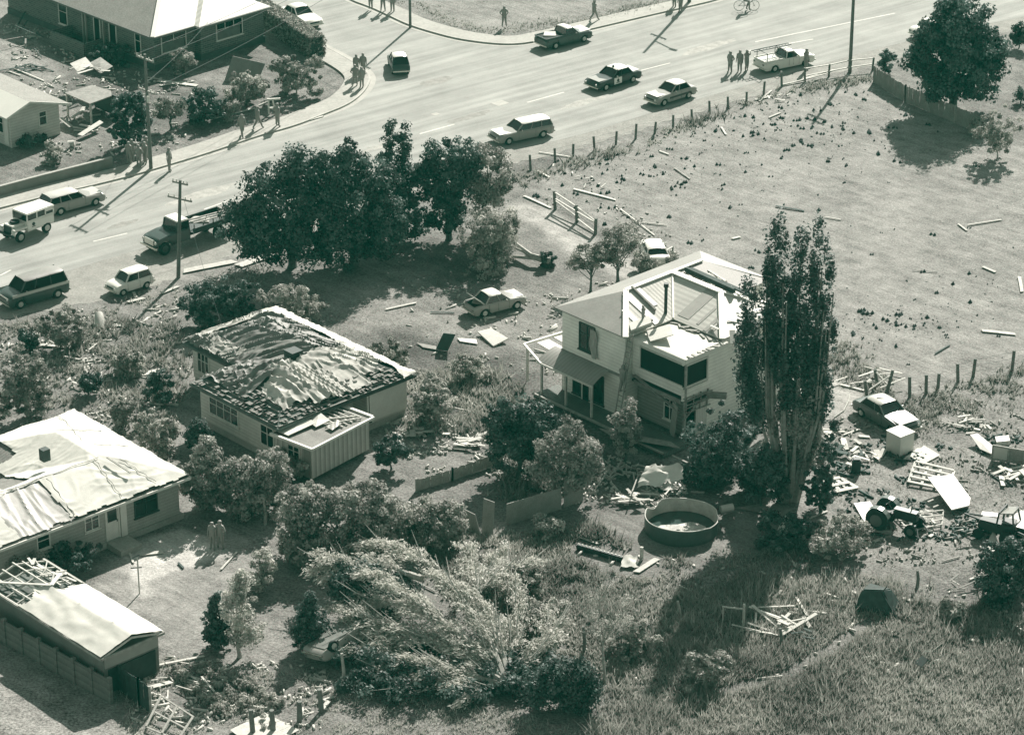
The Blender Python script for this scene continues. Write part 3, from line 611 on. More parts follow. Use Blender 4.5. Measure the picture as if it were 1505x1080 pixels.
mb.build('roof_battens', Mtim, hC)
# tiles remaining
mb = MB(); rr = random.Random(11)
for i in range(150):
    side = rr.random() < .6; d = .15 + .3 * int(rr.random() ** 1.6 * 5) + .12; z = 2.82 + d * math.tan(R(19))
    if side: mb.box((-.03 - d, rr.uniform(.3 + d, 10.3 - d), z - .02), (.28, .24, .04), rr.uniform(-.12, .12))
    else: mb.box((rr.uniform(-8.2 + d, -.2 - d), .02 + d, z + .02), (.24, .32, .05), rr.uniform(-.12, .12))
mb.build('roof_tiles', Mtile, hC)
tarp('dark_tarpaulin', rC, 2.72, 19, .5, (-13.3, -4.0, -.1, 10.7), Mtarpd, hC, seed=3, amp=.19, dirn=R(60), sel=lambda x, y: y < 9.4 - .0 * x and not (x > -4.4 and y > 3.2) and not (y < .75) and not(y < 3.2 and x > -4.2 + (3.2 - y) * .75) and not (abs(x + 4.6) < .45 and abs(y - 5.0) < .5), freq=.8)
tarp('silver_tarpaulin', rC, 2.72, 19, .5, (-4.6, 0.2, -.1, 10.7), Mtarps, hC, seed=8, amp=.19, dirn=R(-20), lift=.1, sel=lambda x, y: x < -.45 - .7 * (y > 7.6) - .6 * (y > 8.9) - .5 * (y < 3.2) and y > 1.2 and x > -4.6 + (3 - y) * 1.0 and y < 9.6 and not (abs(x + 4.6) < .5 and abs(y - 5.0) < .5), freq=.9)
tarp('white_plastic_strip', rC, 2.72, 19, .5, (-13.3, 0.1, 8.3, 10.9), Mtarp, hC, seed=12, amp=.07, lift=.14, sel=lambda x, y: y > 9.45 - .25 * math.sin(x) or (x < -12.1))
tarp('white_plastic_strip', rC, 2.72, 19, .5, (-13.3, -8.6, 3.2, 8.6), Mtarps, hC, seed=14, amp=.10, lift=.16, sel=lambda x, y: (y < 4.6 and y > 3.3) or (x < -11.9))
mb = MB(); mb.box((-4.6, 5.0, 4.15), (.8, .8, .9)); mb.build('chimney_stub', Mdk, hC)
window(hC, ('y', .5), -7.0, -4.3, 1.15, 2.25, 3, fm=Mw); window(hC, ('y', .5), -2.2, -1.0, .9, 2.2, 1, broken=True)
window(hC, ('x', -.5), 4.0, 4.9, 1.4, 2.3, 1); MB().box((-.47, 3.2, 1.6), (.06, 1.0, 2.0)).build('white_panel', Mw, hC)
door(hC, ('x', -.5), 7.15, 7.5, .5, 2.4, Mpane); MB().box((-.44, 8.72, 1.62), (.05, 2.9, 2.0)).build('plaster_wall', mat('plain_render', .52, .8, .06, 2, fine=.05), hC)
for k in range(7): MB().beam((-12.86, 3.6, .3), (-12.86, 3.6, .35), .02) if False else None
window(hC, ('y', 3.7), -12.3, -11.2, 1.0, 2.3, 2)
# lean-to
ox = P2(oC, AC, 2.44, .49)
hX = empty('lean_to_shed', ox, R(AC + 8), 'small pale board shed with its roof broken open against the tarpaulin covered house', 'shed')
sx0, sx1, sy0, sy1 = -2.9, 0, 0, 4.9
MB().poly([(sx0, sy0), (sx1, sy0), (sx1, sy1), (sx0, sy1)], .3, 2.22).build('wall', Mboard, hX)
MB().poly([(sx0 - .15, sy0 - .2), (sx1 + .2, sy0 - .2), (sx1 + .2, sy1 + .25), (sx0 - .15, sy1 + .25)], 2.23, 2.29).build('roof', mat('shed_roof_deck', .16, .8, .25, 1.5, fine=.2), hX)
mb = MB(); mb.beam((sx0 - .1, sy0 - .22, 2.33), (sx1 + .25, sy0 - .22, 2.33), .16, .16); mb.beam((sx1 + .22, sy0 - .22, 2.33), (sx1 + .22, sy1 + .2, 2.33), .14, .14); mb.beam((sx1 + .1, sy1 + .22, 2.33), (sx0, sy1 + .22, 2.33), .2, .12); mb.build('fascia', Mw, hX)
window(hX, ('y', 0), -1.85, -.95, 1.1, 2.0, 1); MB().box((-.35, -.03, 1.2), (.5, .05, 1.8)).build('corner_panel', mat('grey_board', .2, .8, .1, 2), hX)
mb = MB()
for i in range(5): mb.beam((sx0 + .2, 3.2 + i * .33, 2.34 + .02 * i), (sx1 - .3, 3.0 + i * .4, 2.36), .07, .07)
mb.beam((-2.4, 2.2, 2.4), (-.6, 4.4, 2.42), .09); mb.beam((-1.2, 2.6, 2.45), (-.2, 4.5, 2.4), .07); mb.build('bare_rafters', Mwm, hX)
def shedsheet(pts, m, lab, nm='fallen_sheet', z=2.4): 
    q = [P2(ox, AC + 8, p[0], p[1], z + p[2]) for p in pts]; return sheet_obj(nm, q, 0, .03, m, lab, 'sheet', bend=.02)
shedsheet([(-2.8, .2, 0), (-1.9, .1, .05), (-1.7, 2.3, .1), (-2.6, 2.2, .25)], Mtarp, 'long crumpled white sheet at the window end of the small shed roof')
shedsheet([(-2.4, 2.2, .1), (-1.4, 1.9, .05), (-1.3, 3.0, .1), (-2.3, 3.1, .35)], Msheet, 'squarish white board lying in the middle of the small shed roof')
shedsheet([(-1.0, 2.3, .05), (-.4, 2.2, .05), (-.5, 3.1, .1), (-.9, 3.2, .15)], Miron, 'small grey sheet near the front edge of the small shed roof')
# --- white plastic roof house on the left ----------------------------------------------------------------
oD = G(282, 698, 2.7); oD.z = 0; AD = -48
hD = empty('plastic_covered_house', oD, R(AD), 'long pale block house under a white plastic sheeted hip roof at the left edge', 'house')
rD = [(-6.3, -.5, -15, -.6), (-10.7, -.5, -7.4, -.6)]
MB().poly([(-6.3, -15), (-.5, -15), (-.5, -.6), (-10.7, -.6), (-10.7, -7.4), (-6.3, -7.4)], .3, 2.6).build('wall', Mblock, hD)
MB().poly([(-6.2, -15.1), (-.35, -15.1), (-.35, -.45), (-10.6, -.5), (-10.6, -7.3), (-6.2, -7.3)], -.06, .32).build('foundation', Mconc, hD)
mb = MB()
for r_ in rD: mb.add(*hip(r_[0], r_[1], r_[2], r_[3], 2.68, 18))
mb.build('roof', Mtile, hD)
tarp('white_plastic_sheeting', rD, 2.68, 18, .5, (-11.3, .1, -15.6, .1), Mtarp, hD, seed=21, amp=.045, lift=.07, sel=lambda x, y: not (x > -3.2 and -11.2 < y < -7.9) and not (x < -3.9 and y < -8.0 and y > -9.8) and not (x < -7.8 and x > -9.8 and -7.4 < y < -6.3), edge=.25, dirn=R(80), freq=.45)
tarp('grey_sheeting', rD, 2.68, 18, .5, (-3.6, .1, -11.6, -7.6), mat('grey_plastic_sheet', .27, .5, .12, 1.5, fine=.12, spec=.4), hD, seed=23, amp=.04, lift=.04, sel=lambda x, y: True, freq=.6)
tD = math.tan(R(18))
mb = MB(); mb.beam((-1.3, -3.2, 2.68 + 1.8 * tD + .2), (-2.9, -3.6, 2.68 + 3.35 * tD + .18), .12, .05); mb.build('holding_batten', Mtim, hD)
for (xa_, ya_, xb_, yb_) in ((-.2, -4.6, -3.2, -4.2), (-.2, -7.7, -3.1, -7.4), (-.3, -2.2, -2.6, -2.9), (-3.3, -3.9, -3.3, -9.8), (-5.6, -3.4, -10.9, -1.6), (-4.6, -1.0, -4.9, -3.0), (-7.2, -1.0, -7.4, -3.8), (-.5, -12.4, -3.0, -12.2)):
    zq = hipz(rD, 2.68, 18, .5); K_ = 10; pts = [(xa_ + (xb_ - xa_) * k / K_ + .05 * math.sin(k * 1.7), ya_ + (yb_ - ya_) * k / K_ + .06 * math.sin(k * 2.3)) for k in range(K_ + 1)]
    MB().tube([(x, y, zq(x, y) + .15) for x, y in pts], .018, 4).build('sheet_seam', Mtim, hD)
mb = MB(); mb.beam((.02, -15.2, 2.56), (.02, -.1, 2.56), .1, .14); mb.beam((.02, -.12, 2.56), (-11.2, -.1, 2.56), .1, .14); mb.build('gutter', Mw, hD)
mb = MB(); mb.box((-4.8, -6.4, 4.35), (.45, .45, .7)); mb.build('chimney', Mdk, hD)
window(hD, ('x', -.5), -3.6, -2.1, 1.1, 2.35, 1, fm=Mdt); window(hD, ('x', -.5), -6.9, -6.0, 1.4, 2.3, 1); door(hD, ('x', -.5), -5.55, -4.7, .35, 2.4, Mw, True)
window(hD, ('x', -.5), -10.0, -9.2, 1.4, 2.2, 0); MB().box((-.44, -4.4, 1.4), (.08, .4, 2.3)).build('white_panel', Mw, hD)
MB().box((.35, -4.95, .14), (1.3, 1.4, .4)).build('back_step', Mconc, hD)
# --- garage in the lower left ----------------------------------------------------------------
oE = G(150, 968, 2.3); oE.z = 0; AE = -47
hE = empty('garage', oE, R(AE), 'long garage at lower left, roof half bare rafters and half white plastic', 'garage')
MB().poly([(-10.2, .2), (-.2, .2), (-.2, 3.6), (-10.2, 3.6)], 0, 2.18).build('wall', mat('grey_fibre_board', .15, .8, .15, 1.2, fine=.08), hE)
MB().box((-.17, 1.9, 1.85), (.06, 3.3, .62)).build('fascia_panel', mat('light_grey_panel', .28, .8, .1, 1.2), hE)
mb = MB(); mb.box((-.16, 1.9, .75), (.08, 2.9, 1.3)); mb.build('door', Mdk, hE)
rE = [(-10.4, -.1, 0, 3.8)]
def er(x, y): return 2.25 + .5 * (1 - abs(y - 1.9) / 1.9)
mb = MB()
for i in range(12):
    x = -10.3 + i * .93; mb.beam((x, 0, er(x, 0)), (x, 1.9, er(x, 1.9)), .06, .1); mb.beam((x, 1.9, er(x, 1.9)), (x, 3.8, er(x, 3.8)), .06, .1)
for y in (0, .65, 1.25, 1.9, 2.5, 3.1, 3.8): mb.beam((-10.5, y, er(0, y) + .06), (-7.0, y, er(0, y) + .06), .07, .06)
mb.beam((-7.0, 1.9, 2.9), (-8.7, 3.8, 2.35), .22, .06); mb.beam((-7.0, 1.9, 2.9), (-10.4, .1, 2.4), .15, .06); mb.build('rafters', Mwm, hE)
mb = MB(); mb.beam((-10.5, -.05, 2.26), (0, -.05, 2.26), .1, .14); mb.beam((0, -.05, 2.26), (0, 3.85, 2.26), .1, .14); mb.beam((-10.5, 3.85, 2.26), (0, 3.85, 2.26), .1, .14); mb.build('gutter', Mtim, hE)
MB().poly([(-10.1, .3), (-6.0, .3), (-6.0, 3.5), (-10.1, 3.5)], 2.19, 2.2).build('ceiling_lining', mat('stained_lining', .12, .9, .6, 1.2), hE)
zf = []; vs = []; st = .15; nx_, ny_ = int(7.7 / st), int(3.9 / st); keep = {}
for j in range(ny_ + 1):
    for i in range(nx_ + 1):
        x = -7.7 + i * st; y = -.05 + j * st
        if x < -7.4 + .9 * mnoise.noise((y * 1.1, 2, 3)) + (.7 if y > 2 else 0): continue
        n = (1 - 2 * abs(mnoise.noise((x * .5, y * 1.1, 5)))) + .5 * (1 - 2 * abs(mnoise.noise((x * 1.2 + y, y * 2.0, 8))))
        keep[(i, j)] = len(vs); vs.append((x, y, er(x, y) + .09 + .055 * n + .1 * math.exp(-(((x + 1.6) ** 2) + (y - 1.9) ** 2) * .5)))
MB().add(vs, [(keep[a], keep[(a[0] + 1, a[1])], keep[(a[0] + 1, a[1] + 1)], keep[(a[0], a[1] + 1)]) for a in keep if (a[0] + 1, a[1]) in keep and (a[0] + 1, a[1] + 1) in keep and (a[0], a[1] + 1) in keep]).build('white_plastic_sheeting', Mtarp, hE, smooth=True)
mb = MB(); rr = random.Random(9)
for i in range(16): x = rr.uniform(-10, -7.6); y = rr.uniform(2.2, 3.6); a = rr.uniform(0, 3); mb.beam((x, y, er(x, y) + .08), (x + .8 * math.cos(a), y + .5 * math.sin(a), er(x, y) + rr.uniform(.08, .2)), rr.uniform(.05, .2), .03)
mb.build('torn_lining', Msheet, hE)
# --- brick house top left ----------------------------------------------------------------
oA = G(224, 55, 3.0); oA.z = 0; AA = -46
hA = empty('brick_house', oA, R(AA), 'dark brick house with a pale hip roof and boarded windows on the street corner', 'house')
MB().poly([(-20, .5), (-.5, .5), (-.5, 4.6), (.1, 4.6), (.1, 11.0), (-20, 11.0)], .5, 2.85).build('wall', Mbrick, hA)
MB().poly([(-20.05, .42), (-.42, .42), (-.42, 4.52), (.18, 4.52), (.18, 11.05), (-20.05, 11.05)], -.06, .5).build('foundation', mat('brick_base', .09, .9, .2, 2, fine=.1), hA)
tpA = math.tan(R(22)); hwA_ = 5.7; zrA = 2.95 + hwA_ * tpA
x0, x1, y0, y1 = -20.5, 0.0, 0.0, 11.4
mb = MB(); mb.add(*slab([(x0, y0, 2.95), (x1, y0, 2.95), (x1 - hwA_, y0 + hwA_, zrA), (x0 + hwA_, y0 + hwA_, zrA)], .12)); mb.build('roof', Mroofg, hA)  # this slope is painted grey for its shade beside the pale lit slopes
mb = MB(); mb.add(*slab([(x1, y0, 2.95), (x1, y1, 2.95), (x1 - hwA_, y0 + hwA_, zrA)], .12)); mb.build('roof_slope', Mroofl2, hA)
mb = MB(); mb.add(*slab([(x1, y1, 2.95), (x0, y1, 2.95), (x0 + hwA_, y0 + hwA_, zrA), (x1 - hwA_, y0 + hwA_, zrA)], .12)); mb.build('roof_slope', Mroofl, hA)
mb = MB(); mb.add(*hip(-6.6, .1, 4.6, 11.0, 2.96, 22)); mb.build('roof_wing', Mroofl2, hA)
mb = MB(); mb.beam((x1, y0, 3.0), (x1 - hwA_, y0 + hwA_, zrA + .06), .3, .08); mb.build('ridge_flashing', Mcap, hA)
mb = MB(); mb.beam((-20.4, -.02, 2.86), (.03, -.02, 2.86), .1, .16); mb.beam((.03, -.02, 2.86), (.03, 4.2, 2.86), .1, .16); mb.beam((.6, 4.1, 2.86), (.6, 11.4, 2.86), .1, .16); mb.build('gutter', mat('dull_gutter', .14, .6, .1, 2), hA)
Mboardw = mat('window_boarding', .13, .8, .2, 2, fine=.1)
for f_, a_, b_, z0_, z1_, mm in ((('x', -.5), 1.2, 3.6, 1.25, 2.6, 1), (('x', .1), 6.2, 8.8, 1.25, 2.6, 2), (('y', .5), -2.9, -2.2, .9, 2.6, 0), (('y', .5), -12.9, -11.8, .9, 2.6, 0)):
    ww = window(hA, f_, a_, b_, z0_, z1_, mm); 
    if f_[0] == 'x': MB().box((f_[1] + .05, (a_ + b_) / 2 - .1, z0_ + .4), (.03, b_ - a_ - .3, .75)).build('boarding', Mboardw, ww)
door(hA, ('y', .5), -6.2, -5.3, .5, 2.6, Mblk); door(hA, ('y', .5), -8.2, -7.4, .5, 2.6, Mblk)
for xx in (-6.6, -8.9, -9.3): MB().beam((xx, .2, .1), (xx, .2, 2.85), .14).build('porch_post', mat('mid_grey_paint', .26, .7, .1, 2), hA)
mb = MB(); mb.box((-9.0, -1.6, .55), (4.5, .2, 1.2)); mb.box((-6.8, -.6, .55), (.2, 2.0, 1.2)); mb.box((-11.2, -.6, .55), (.2, 2.0, 1.2)); mb.build('porch_wall', Mbrick, hA)
# --- weatherboard house left edge ----------------------------------------------------------------
oB = G(89, 197); AB = -47
hB = empty('gabled_house', oB, R(AB), 'small pale gabled weatherboard house with a single end window at the left edge', 'house')
gy0, gy1, gx0 = -4.3, 0, -11
mb = MB(); vs = [(0, gy0, 0), (0, gy1, 0), (0, gy1, 2.35), (0, -2.7, 3.15), (0, gy0, 2.6)]; vs += [(gx0, p[1], p[2]) for p in vs]
mb.add(vs, [(0, 1, 2, 3, 4), (9, 8, 7, 6, 5), (0, 5, 6, 1), (1, 6, 7, 2), (4, 9, 5, 0)]); mb.build('wall', Msiding, hB)
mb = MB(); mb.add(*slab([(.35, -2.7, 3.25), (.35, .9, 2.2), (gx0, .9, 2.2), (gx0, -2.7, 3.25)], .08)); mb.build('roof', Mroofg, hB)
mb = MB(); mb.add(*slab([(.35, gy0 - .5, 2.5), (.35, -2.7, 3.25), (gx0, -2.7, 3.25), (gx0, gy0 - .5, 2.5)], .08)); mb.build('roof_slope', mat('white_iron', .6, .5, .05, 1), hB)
mb = MB(); mb.beam((.38, -2.7, 3.25), (.38, .9, 2.2), .06, .16); mb.beam((.38, gy0 - .5, 2.5), (.38, -2.7, 3.25), .06, .16); mb.build('barge_board', Mw, hB)
window(hB, ('x', 0), -1.8, -1.15, 1.1, 2.15, 0); window(hB, ('y', gy0), -2.4, -.9, .9, 2.1, 1); MB().box((-.5, gy0 - .05, 1.2), (.5, .08, 2.0)).build('white_panel', Mw, hB)
# low walls and fences ----------------------------------------------------------------
def wallline(name, pts, h, th, m, lab, cat, topm=None, grp=None):
    g = [G(*p) for p in pts]; o = empty(name, g[0], 0, lab, cat, grp); mb = MB(); mt = MB()
    for a, b in zip(g[:-1], g[1:]):
        a = a - g[0]; b = b - g[0]; mb.beam(a + Vector((0, 0, h / 2 - .03)), b + Vector((0, 0, h / 2 - .03)), th, h + .06); mt.beam(a + Vector((0, 0, h + .035)), b + Vector((0, 0, h + .035)), th + .06, .06)
    mb.build('wall_panel', m, o); mt.build('coping', topm or m, o); return o
wallline('garden_wall', [(-40, 300), (60, 273), (165, 246)], .75, .18, mat('wall_render', .22, .85, .15, 1), 'low grey rendered garden wall with a pale top along the footpath at far left', 'wall', Mconc)
def boardfence(name, pts, h, lab, m=None, n=3, cat='fence', slats=False, cap=None, tilt=0):
    g = [G(*p) for p in pts]; o = empty(name, g[0], 0, lab, cat); mb = MB(); pm = []
    for a, b in zip(g[:-1], g[1:]):
        a = a - g[0]; b = b - g[0]; L = (b - a).length; k = max(1, int(L / 2.4)); d = (b - a) / L; nn = Vector((-d.y, d.x, 0))
        nb = int(L / .16); r = random.Random(int(L * 100))
        for i in range(nb):
            c = a + d * (i + .5) * .16; hh = h + r.uniform(-.05, .05); mb.beam(c, c + Vector((0, 0, hh)) + nn * (tilt + r.uniform(-.03, .03)), .145, .025, up=nn)
        for z in (.35, h - .3): mb.beam(a + Vector((0, 0, z)) + nn * .05, b + Vector((0, 0, z)) + nn * .05, .06, .09)
        for i in range(k + 1): pm.append(a + (b - a) * i / k)
    mb.build('boards', m or Mtim, o)
    for p in pm: MB().beam(p + Vector((0, 0, -.05)), p + Vector((0, 0, h + .08)), .12).build('post', Mtim, o)
    return o
boardfence('board_fence', [(1284, 122), (1330, 150), (1440, 196)], 1.3, 'long close boarded timber fence running from the road corner under the big round tree', mat('weathered_fence_board', .20, .85, .2, 2, fine=.2))
f = boardfence('board_fence', [(612, 722), (665, 706), (738, 680)], .75, 'low pale board fence at the near edge of the back lawn behind the small shed', mat('pale_fence_board', .30, .8, .2, 2, fine=.15))
# panel fence behind garage
g0, g1 = G(-40, 918), G(163, 1033); fo = empty('panel_fence', g1, math.atan2((g0 - g1).y, (g0 - g1).x), 'concrete panel fence with square posts along the garage at lower left', 'fence'); L = (g1 - g0).length
Mpan = mat('dark_concrete_panel', .15, .85, .15, 1.5, wave=(.8, (0, R(90), 0), .25, 0), fine=.1)
for i in range(9):
    x = i * L / 8; MB().beam((x, 0, -.05), (x, 0, 1.5), .2).build('post', Mpan, fo)
    if i < 8: MB().box((x + L / 16, 0, .68), (L / 8 - .2, .07, 1.36)).build('panel', Mpan, fo)
# old iron and concrete panels in the middle garden
def upright(name, p, q, h, m, lab, cat, lean=(0, 0), th=.04, hq=None):
    a, b = G(*p), G(*q); hq = hq or h; c = (a + b) / 2; ln = Vector((lean[0], lean[1], 0)); up = Vector((0, 0, 1)); a = a - c; b = b - c; d = (b - a).normalized(); nn = Vector((-d.y, d.x, 0)) * th
    vs = [a, b, b + up * hq + ln, a + up * h + ln]; vs = vs + [v_ + nn for v_ in vs]
    o = MB().add(vs, [(0, 1, 2, 3), (7, 6, 5, 4), (0, 4, 5, 1), (1, 5, 6, 2), (2, 6, 7, 3), (3, 7, 4, 0)]).build(name, m, loc=c); return tag(o, lab, cat)
Mpg = mat('grey_sheet_panel', .24, .7, .18, 1.5, fine=.12)
upright('sheet_fence', (745, 772), (825, 748), 1.35, Mpg, 'long grey sheet fence panel standing left of the broken trellis near the pool', 'fence')
upright('sheet_fence', (829, 746), (857, 736), 1.75, Mpg, 'tall narrow grey sheet fence panel at the right end of the long one', 'fence')
upright('iron_sheet', (708, 782), (724, 788), 1.7, Mpg, 'grey iron sheet standing upright in the weeds, tallest of the loose ones', 'sheet', lean=(.1, .8))
upright('iron_sheet', (684, 775), (706, 786), .9, Mpg, 'crumpled pale iron sheet leaning low beside the tallest upright sheet', 'sheet', lean=(-.3, .7))
upright('iron_sheet', (645, 800), (680, 808), 1.3, Mpg, 'wide dull grey sheet leaning in the shrubs left of the other loose sheets', 'sheet', lean=(.0, .9))
# ---------------------------------------------------------------- foliage
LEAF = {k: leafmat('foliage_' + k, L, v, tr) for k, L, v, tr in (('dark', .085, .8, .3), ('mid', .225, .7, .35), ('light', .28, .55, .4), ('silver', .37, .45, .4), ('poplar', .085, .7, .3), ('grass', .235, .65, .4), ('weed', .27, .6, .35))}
def leaves(C, S, rng, dirs=None, asp=.55, flat=0.0, nrm=None):
    """C centres, S sizes: a small leaf-cluster face at each centre"""
    n = len(C); u = rng.normal(size=(n, 3)); u[:, 2] *= (1 - flat)
    if dirs is not None: u = dirs + u * .35
    if nrm is not None:
        nn = nrm / (np.linalg.norm(nrm, axis=1)[:, None] + 1e-6) + rng.normal(size=(n, 3)) * .5; nn /= np.linalg.norm(nn, axis=1)[:, None]; u -= (u * nn).sum(1)[:, None] * nn
    u /= np.linalg.norm(u, axis=1)[:, None] + 1e-9; v = rng.normal(size=(n, 3)) if nrm is None else np.cross(nn, u); v -= (v * u).sum(1)[:, None] * u; v /= np.linalg.norm(v, axis=1)[:, None] + 1e-9
    u = u * S[:, None]; v = v * S[:, None] * asp
    V = np.stack([C - u, C - v, C + u, C + v], 1).reshape(-1, 3); F_ = np.arange(n * 4).reshape(n, 4); return V, F_
def crown(blobs, n, size, seed, cl=.42, nclump=None, hollow=.5, bright=None, zs=.75):
    n = int(n * 2.0); size *= .68; cl *= .72; nclump = nclump and int(nclump * 1.0)
    """blobs: (cx,cy,cz,rx,ry,rz); leaf clusters gathered into many clumps, rough outline with gaps"""
    rng = rs(seed); vol = np.array([b[3] * b[4] * b[5] for b in blobs]) ** .7; vol = vol / vol.sum(); CC = []; TT = []
    nclump = nclump or max(12, int(n / 75)); Bi = rng.choice(len(blobs), nclump, p=vol)
    d = rng.normal(size=(nclump, 3)); d /= np.linalg.norm(d, axis=1)[:, None]; r = hollow + (1 - hollow) * rng.rand(nclump) ** .6; r *= 1 + .42 * (rng.rand(nclump) - .45)
    B = np.array([b[:6] for b in blobs])[Bi]; K = B[:, :3] + d * r[:, None] * B[:, 3:6]; tone = rng.rand(nclump)
    sc_ = cl * (0.6 + .8 * rng.rand(nclump)); per = rng.randint(0, nclump, n); off = rng.normal(size=(n, 3)); off /= np.linalg.norm(off, axis=1)[:, None]; off *= (rng.rand(n)[:, None] ** .4) * 1.6 * np.array([1, 1, zs])
    C = K[per] + off * sc_[per][:, None]; S = size * (.55 + .9 * rng.rand(n)); T = np.clip(tone[per] * .7 + rng.rand(n) * .3, 0, 1)
    ok = C[:, 2] > .04; V, F_ = leaves(C[ok], S[ok], rng, nrm=(off + np.array([0, 0, .35]) + .35 * d[per])[ok], asp=.7); return V, F_, T[ok], K
def limbs(base, K, h0, r0, rng, nl=9, lean=(0, 0), trunk_top=None):
    mb = MB(); base = Vector(base); top = trunk_top or Vector((lean[0], lean[1], h0)); mid = base.lerp(Vector(top), .5) + Vector((rng.uniform(-.1, .1), rng.uniform(-.1, .1), 0))
    mb.tube([base + Vector((0, 0, -.1)), base + Vector((0, 0, .15)), mid, top], [r0 * 1.5, r0 * 1.1, r0 * .85, r0 * .55], 8)
    if len(K):
        sel = [Vector(K[i]) for i in rng.choice(len(K), min(nl, len(K)), replace=False)]
        for k in sel:
            s = base.lerp(Vector(top), rng.uniform(.45, 1.0)); m = s.lerp(k, .5) + Vector((rng.uniform(-.2, .2), rng.uniform(-.2, .2), rng.uniform(-.05, .3))); mb.tube([s, m, k], [r0 * .42, r0 * .26, r0 * .08], 5)
    return mb
def tree(name, base, blobs, n, size, seed, lab, cat='tree', leaf='mid', r0=.14, h0=None, bark=None, grp=None, cl=.42, hollow=.5, nl=16, nclump=None):
    p = G(*base) if len(base) == 2 else Vector(base); o = empty(name, p, 0, lab, cat, grp)
    V, F_, T, K = crown(blobs, n, size, seed, cl, nclump, hollow); npmesh('crown', V, F_, LEAF[leaf], T, o)
    rng = rs(seed + 1); h0 = h0 or max(.4, min(b[2] for b in blobs)); limbs((0, 0, 0), K, h0, r0, rng, nl).build('trunk', bark or Mbark, o, smooth=True); return o
def blobs_round(h, rx, ry, n=7, seed=1, lo=.35, spike=0):
    r = random.Random(seed); B = [(0, 0, h * (1 + lo) / 2, rx * .8, ry * .8, h * (1 - lo) / 2)]
    for i in range(n):
        a = r.uniform(0, 6.28); q = r.uniform(.35, .8); z = h * r.uniform(lo + .05, .88); k = r.uniform(.28, .5); B.append((rx * q * math.cos(a), ry * q * math.sin(a), z, rx * k, ry * k, h * k * .5 * (1 + spike)))
    return B
def shrub(pxc, wpx, vtop, n, lab, leaf='mid', seed=1, size=.11, name='shrub', cat='shrub', ry=None, lo=.08, grp=None, cl=.22, hollow=.35):
    """pxc: foot pixel, wpx: width in photo pixels, vtop: pixel row of its top"""
    h = max(.5, HT(pxc[0], pxc[1], vtop)); a = G(pxc[0] - wpx / 2, pxc[1]); b = G(pxc[0] + wpx / 2, pxc[1]); rx = (b - a).length / 2 * 1.15; n = int(n * 1.35)
    return tree(name, pxc, blobs_round(h, rx, ry or rx * .9, 6, seed, lo), n, size, seed, lab, cat, leaf, r0=.05, h0=h * .4, cl=cl, hollow=hollow, nl=14, grp=grp, bark=Mbarkp if leaf in ('light', 'weed', 'mid') else None)
# central road-side group
TR = 'trees between the road and the open-boot sedan'
tree('broadleaf_tree', (430, 392), [(-.5, .2, 4.4, 3.0, 2.6, 2.4), (-2.2, 0, 2.4, 2.3, 1.7, 1.6), (1.2, -.4, 1.9, 1.9, 1.3, 1.6), (-.8, -.4, 1.4, 1.5, 1.2, 1.0), (-2.6, -.3, 3.6, 1.7, 1.6, 1.5), (1.6, .8, 5.6, 2.0, 1.8, 2.0), (.2, .6, 6.9, 1.3, 1.3, 1.3), (1.4, -.9, 3.4, 1.8, 1.5, 1.3), (-1.2, .5, 6.0, 1.6, 1.4, 1.2)], 15000, .16, 101, 'big dark spreading tree, leftmost of the roadside group', 'tree', 'dark', .26, 3.0, grp=TR, cl=.5)
tree('broadleaf_tree', (520, 388), [(0, 0, 4.0, 2.9, 2.4, 2.9), (-.6, -.6, 1.7, 2.2, 1.5, 1.5), (2.2, -.3, 3.2, 1.3, 1.2, 1.6), (-1.2, .4, 6.3, 1.3, 1.3, 1.6), (1.3, .2, 6.0, 1.4, 1.4, 1.9), (1.6, -.4, 2.4, 1.6, 1.6, 1.6), (-.2, .3, 7.4, .6, .6, 1.3)], 15000, .15, 102, 'tall dark tree with two pointed tops in the middle of the roadside group', 'tree', 'dark', .26, 3.0, grp=TR, cl=.45)
tree('conifer_tree', (583, 352), [(.5, -.3, 1.6, 1.9, 1.4, 1.5), (0, 0, 3.3, 1.7, 1.5, 2.6), (0, 0, 5.8, 1.05, 1.05, 2.2), (-.4, 0, 7.6, .42, .42, 1.2), (.55, 0, 7.2, .4, .4, 1.2), (-.9, -.3, 2.1, 1.2, 1.1, 1.5)], 9000, .14, 103, 'spiky dark tree with two thin leaders rising above the roadside group', 'tree', 'dark', .2, 3.0, grp=TR, cl=.33)
tree('broadleaf_tree', (660, 352), [(-.2, -.2, 2.0, 1.3, 1.2, 1.3), (0, 0, 4.6, 2.0, 1.7, 2.6), (-1.2, .2, 4.4, 1.1, 1.1, 1.6), (.8, .2, 5.6, 1.2, 1.2, 1.4)], 9500, .14, 104, 'dark upright tree with bare lower limbs just left of the paler one by the driveway', 'tree', 'dark', .2, 3.2, grp=TR, cl=.38)
tree('broadleaf_tree', (712, 345), [(.2, 0, 2.4, 1.2, 1.1, 1.5), (.3, .3, 4.4, 1.6, 1.4, 2.0), (.9, 0, 3.6, .9, .9, 1.2)], 4200, .13, 105, 'paler thin crowned tree at the right end of the roadside group', 'tree', 'mid', .14, 3.2, grp=TR, cl=.38)
shrub((722, 392), 98, 305, 5200, 'rounded light green bush with a broken limb beside the fallen root ball', 'light', 106, .12, cl=.3)
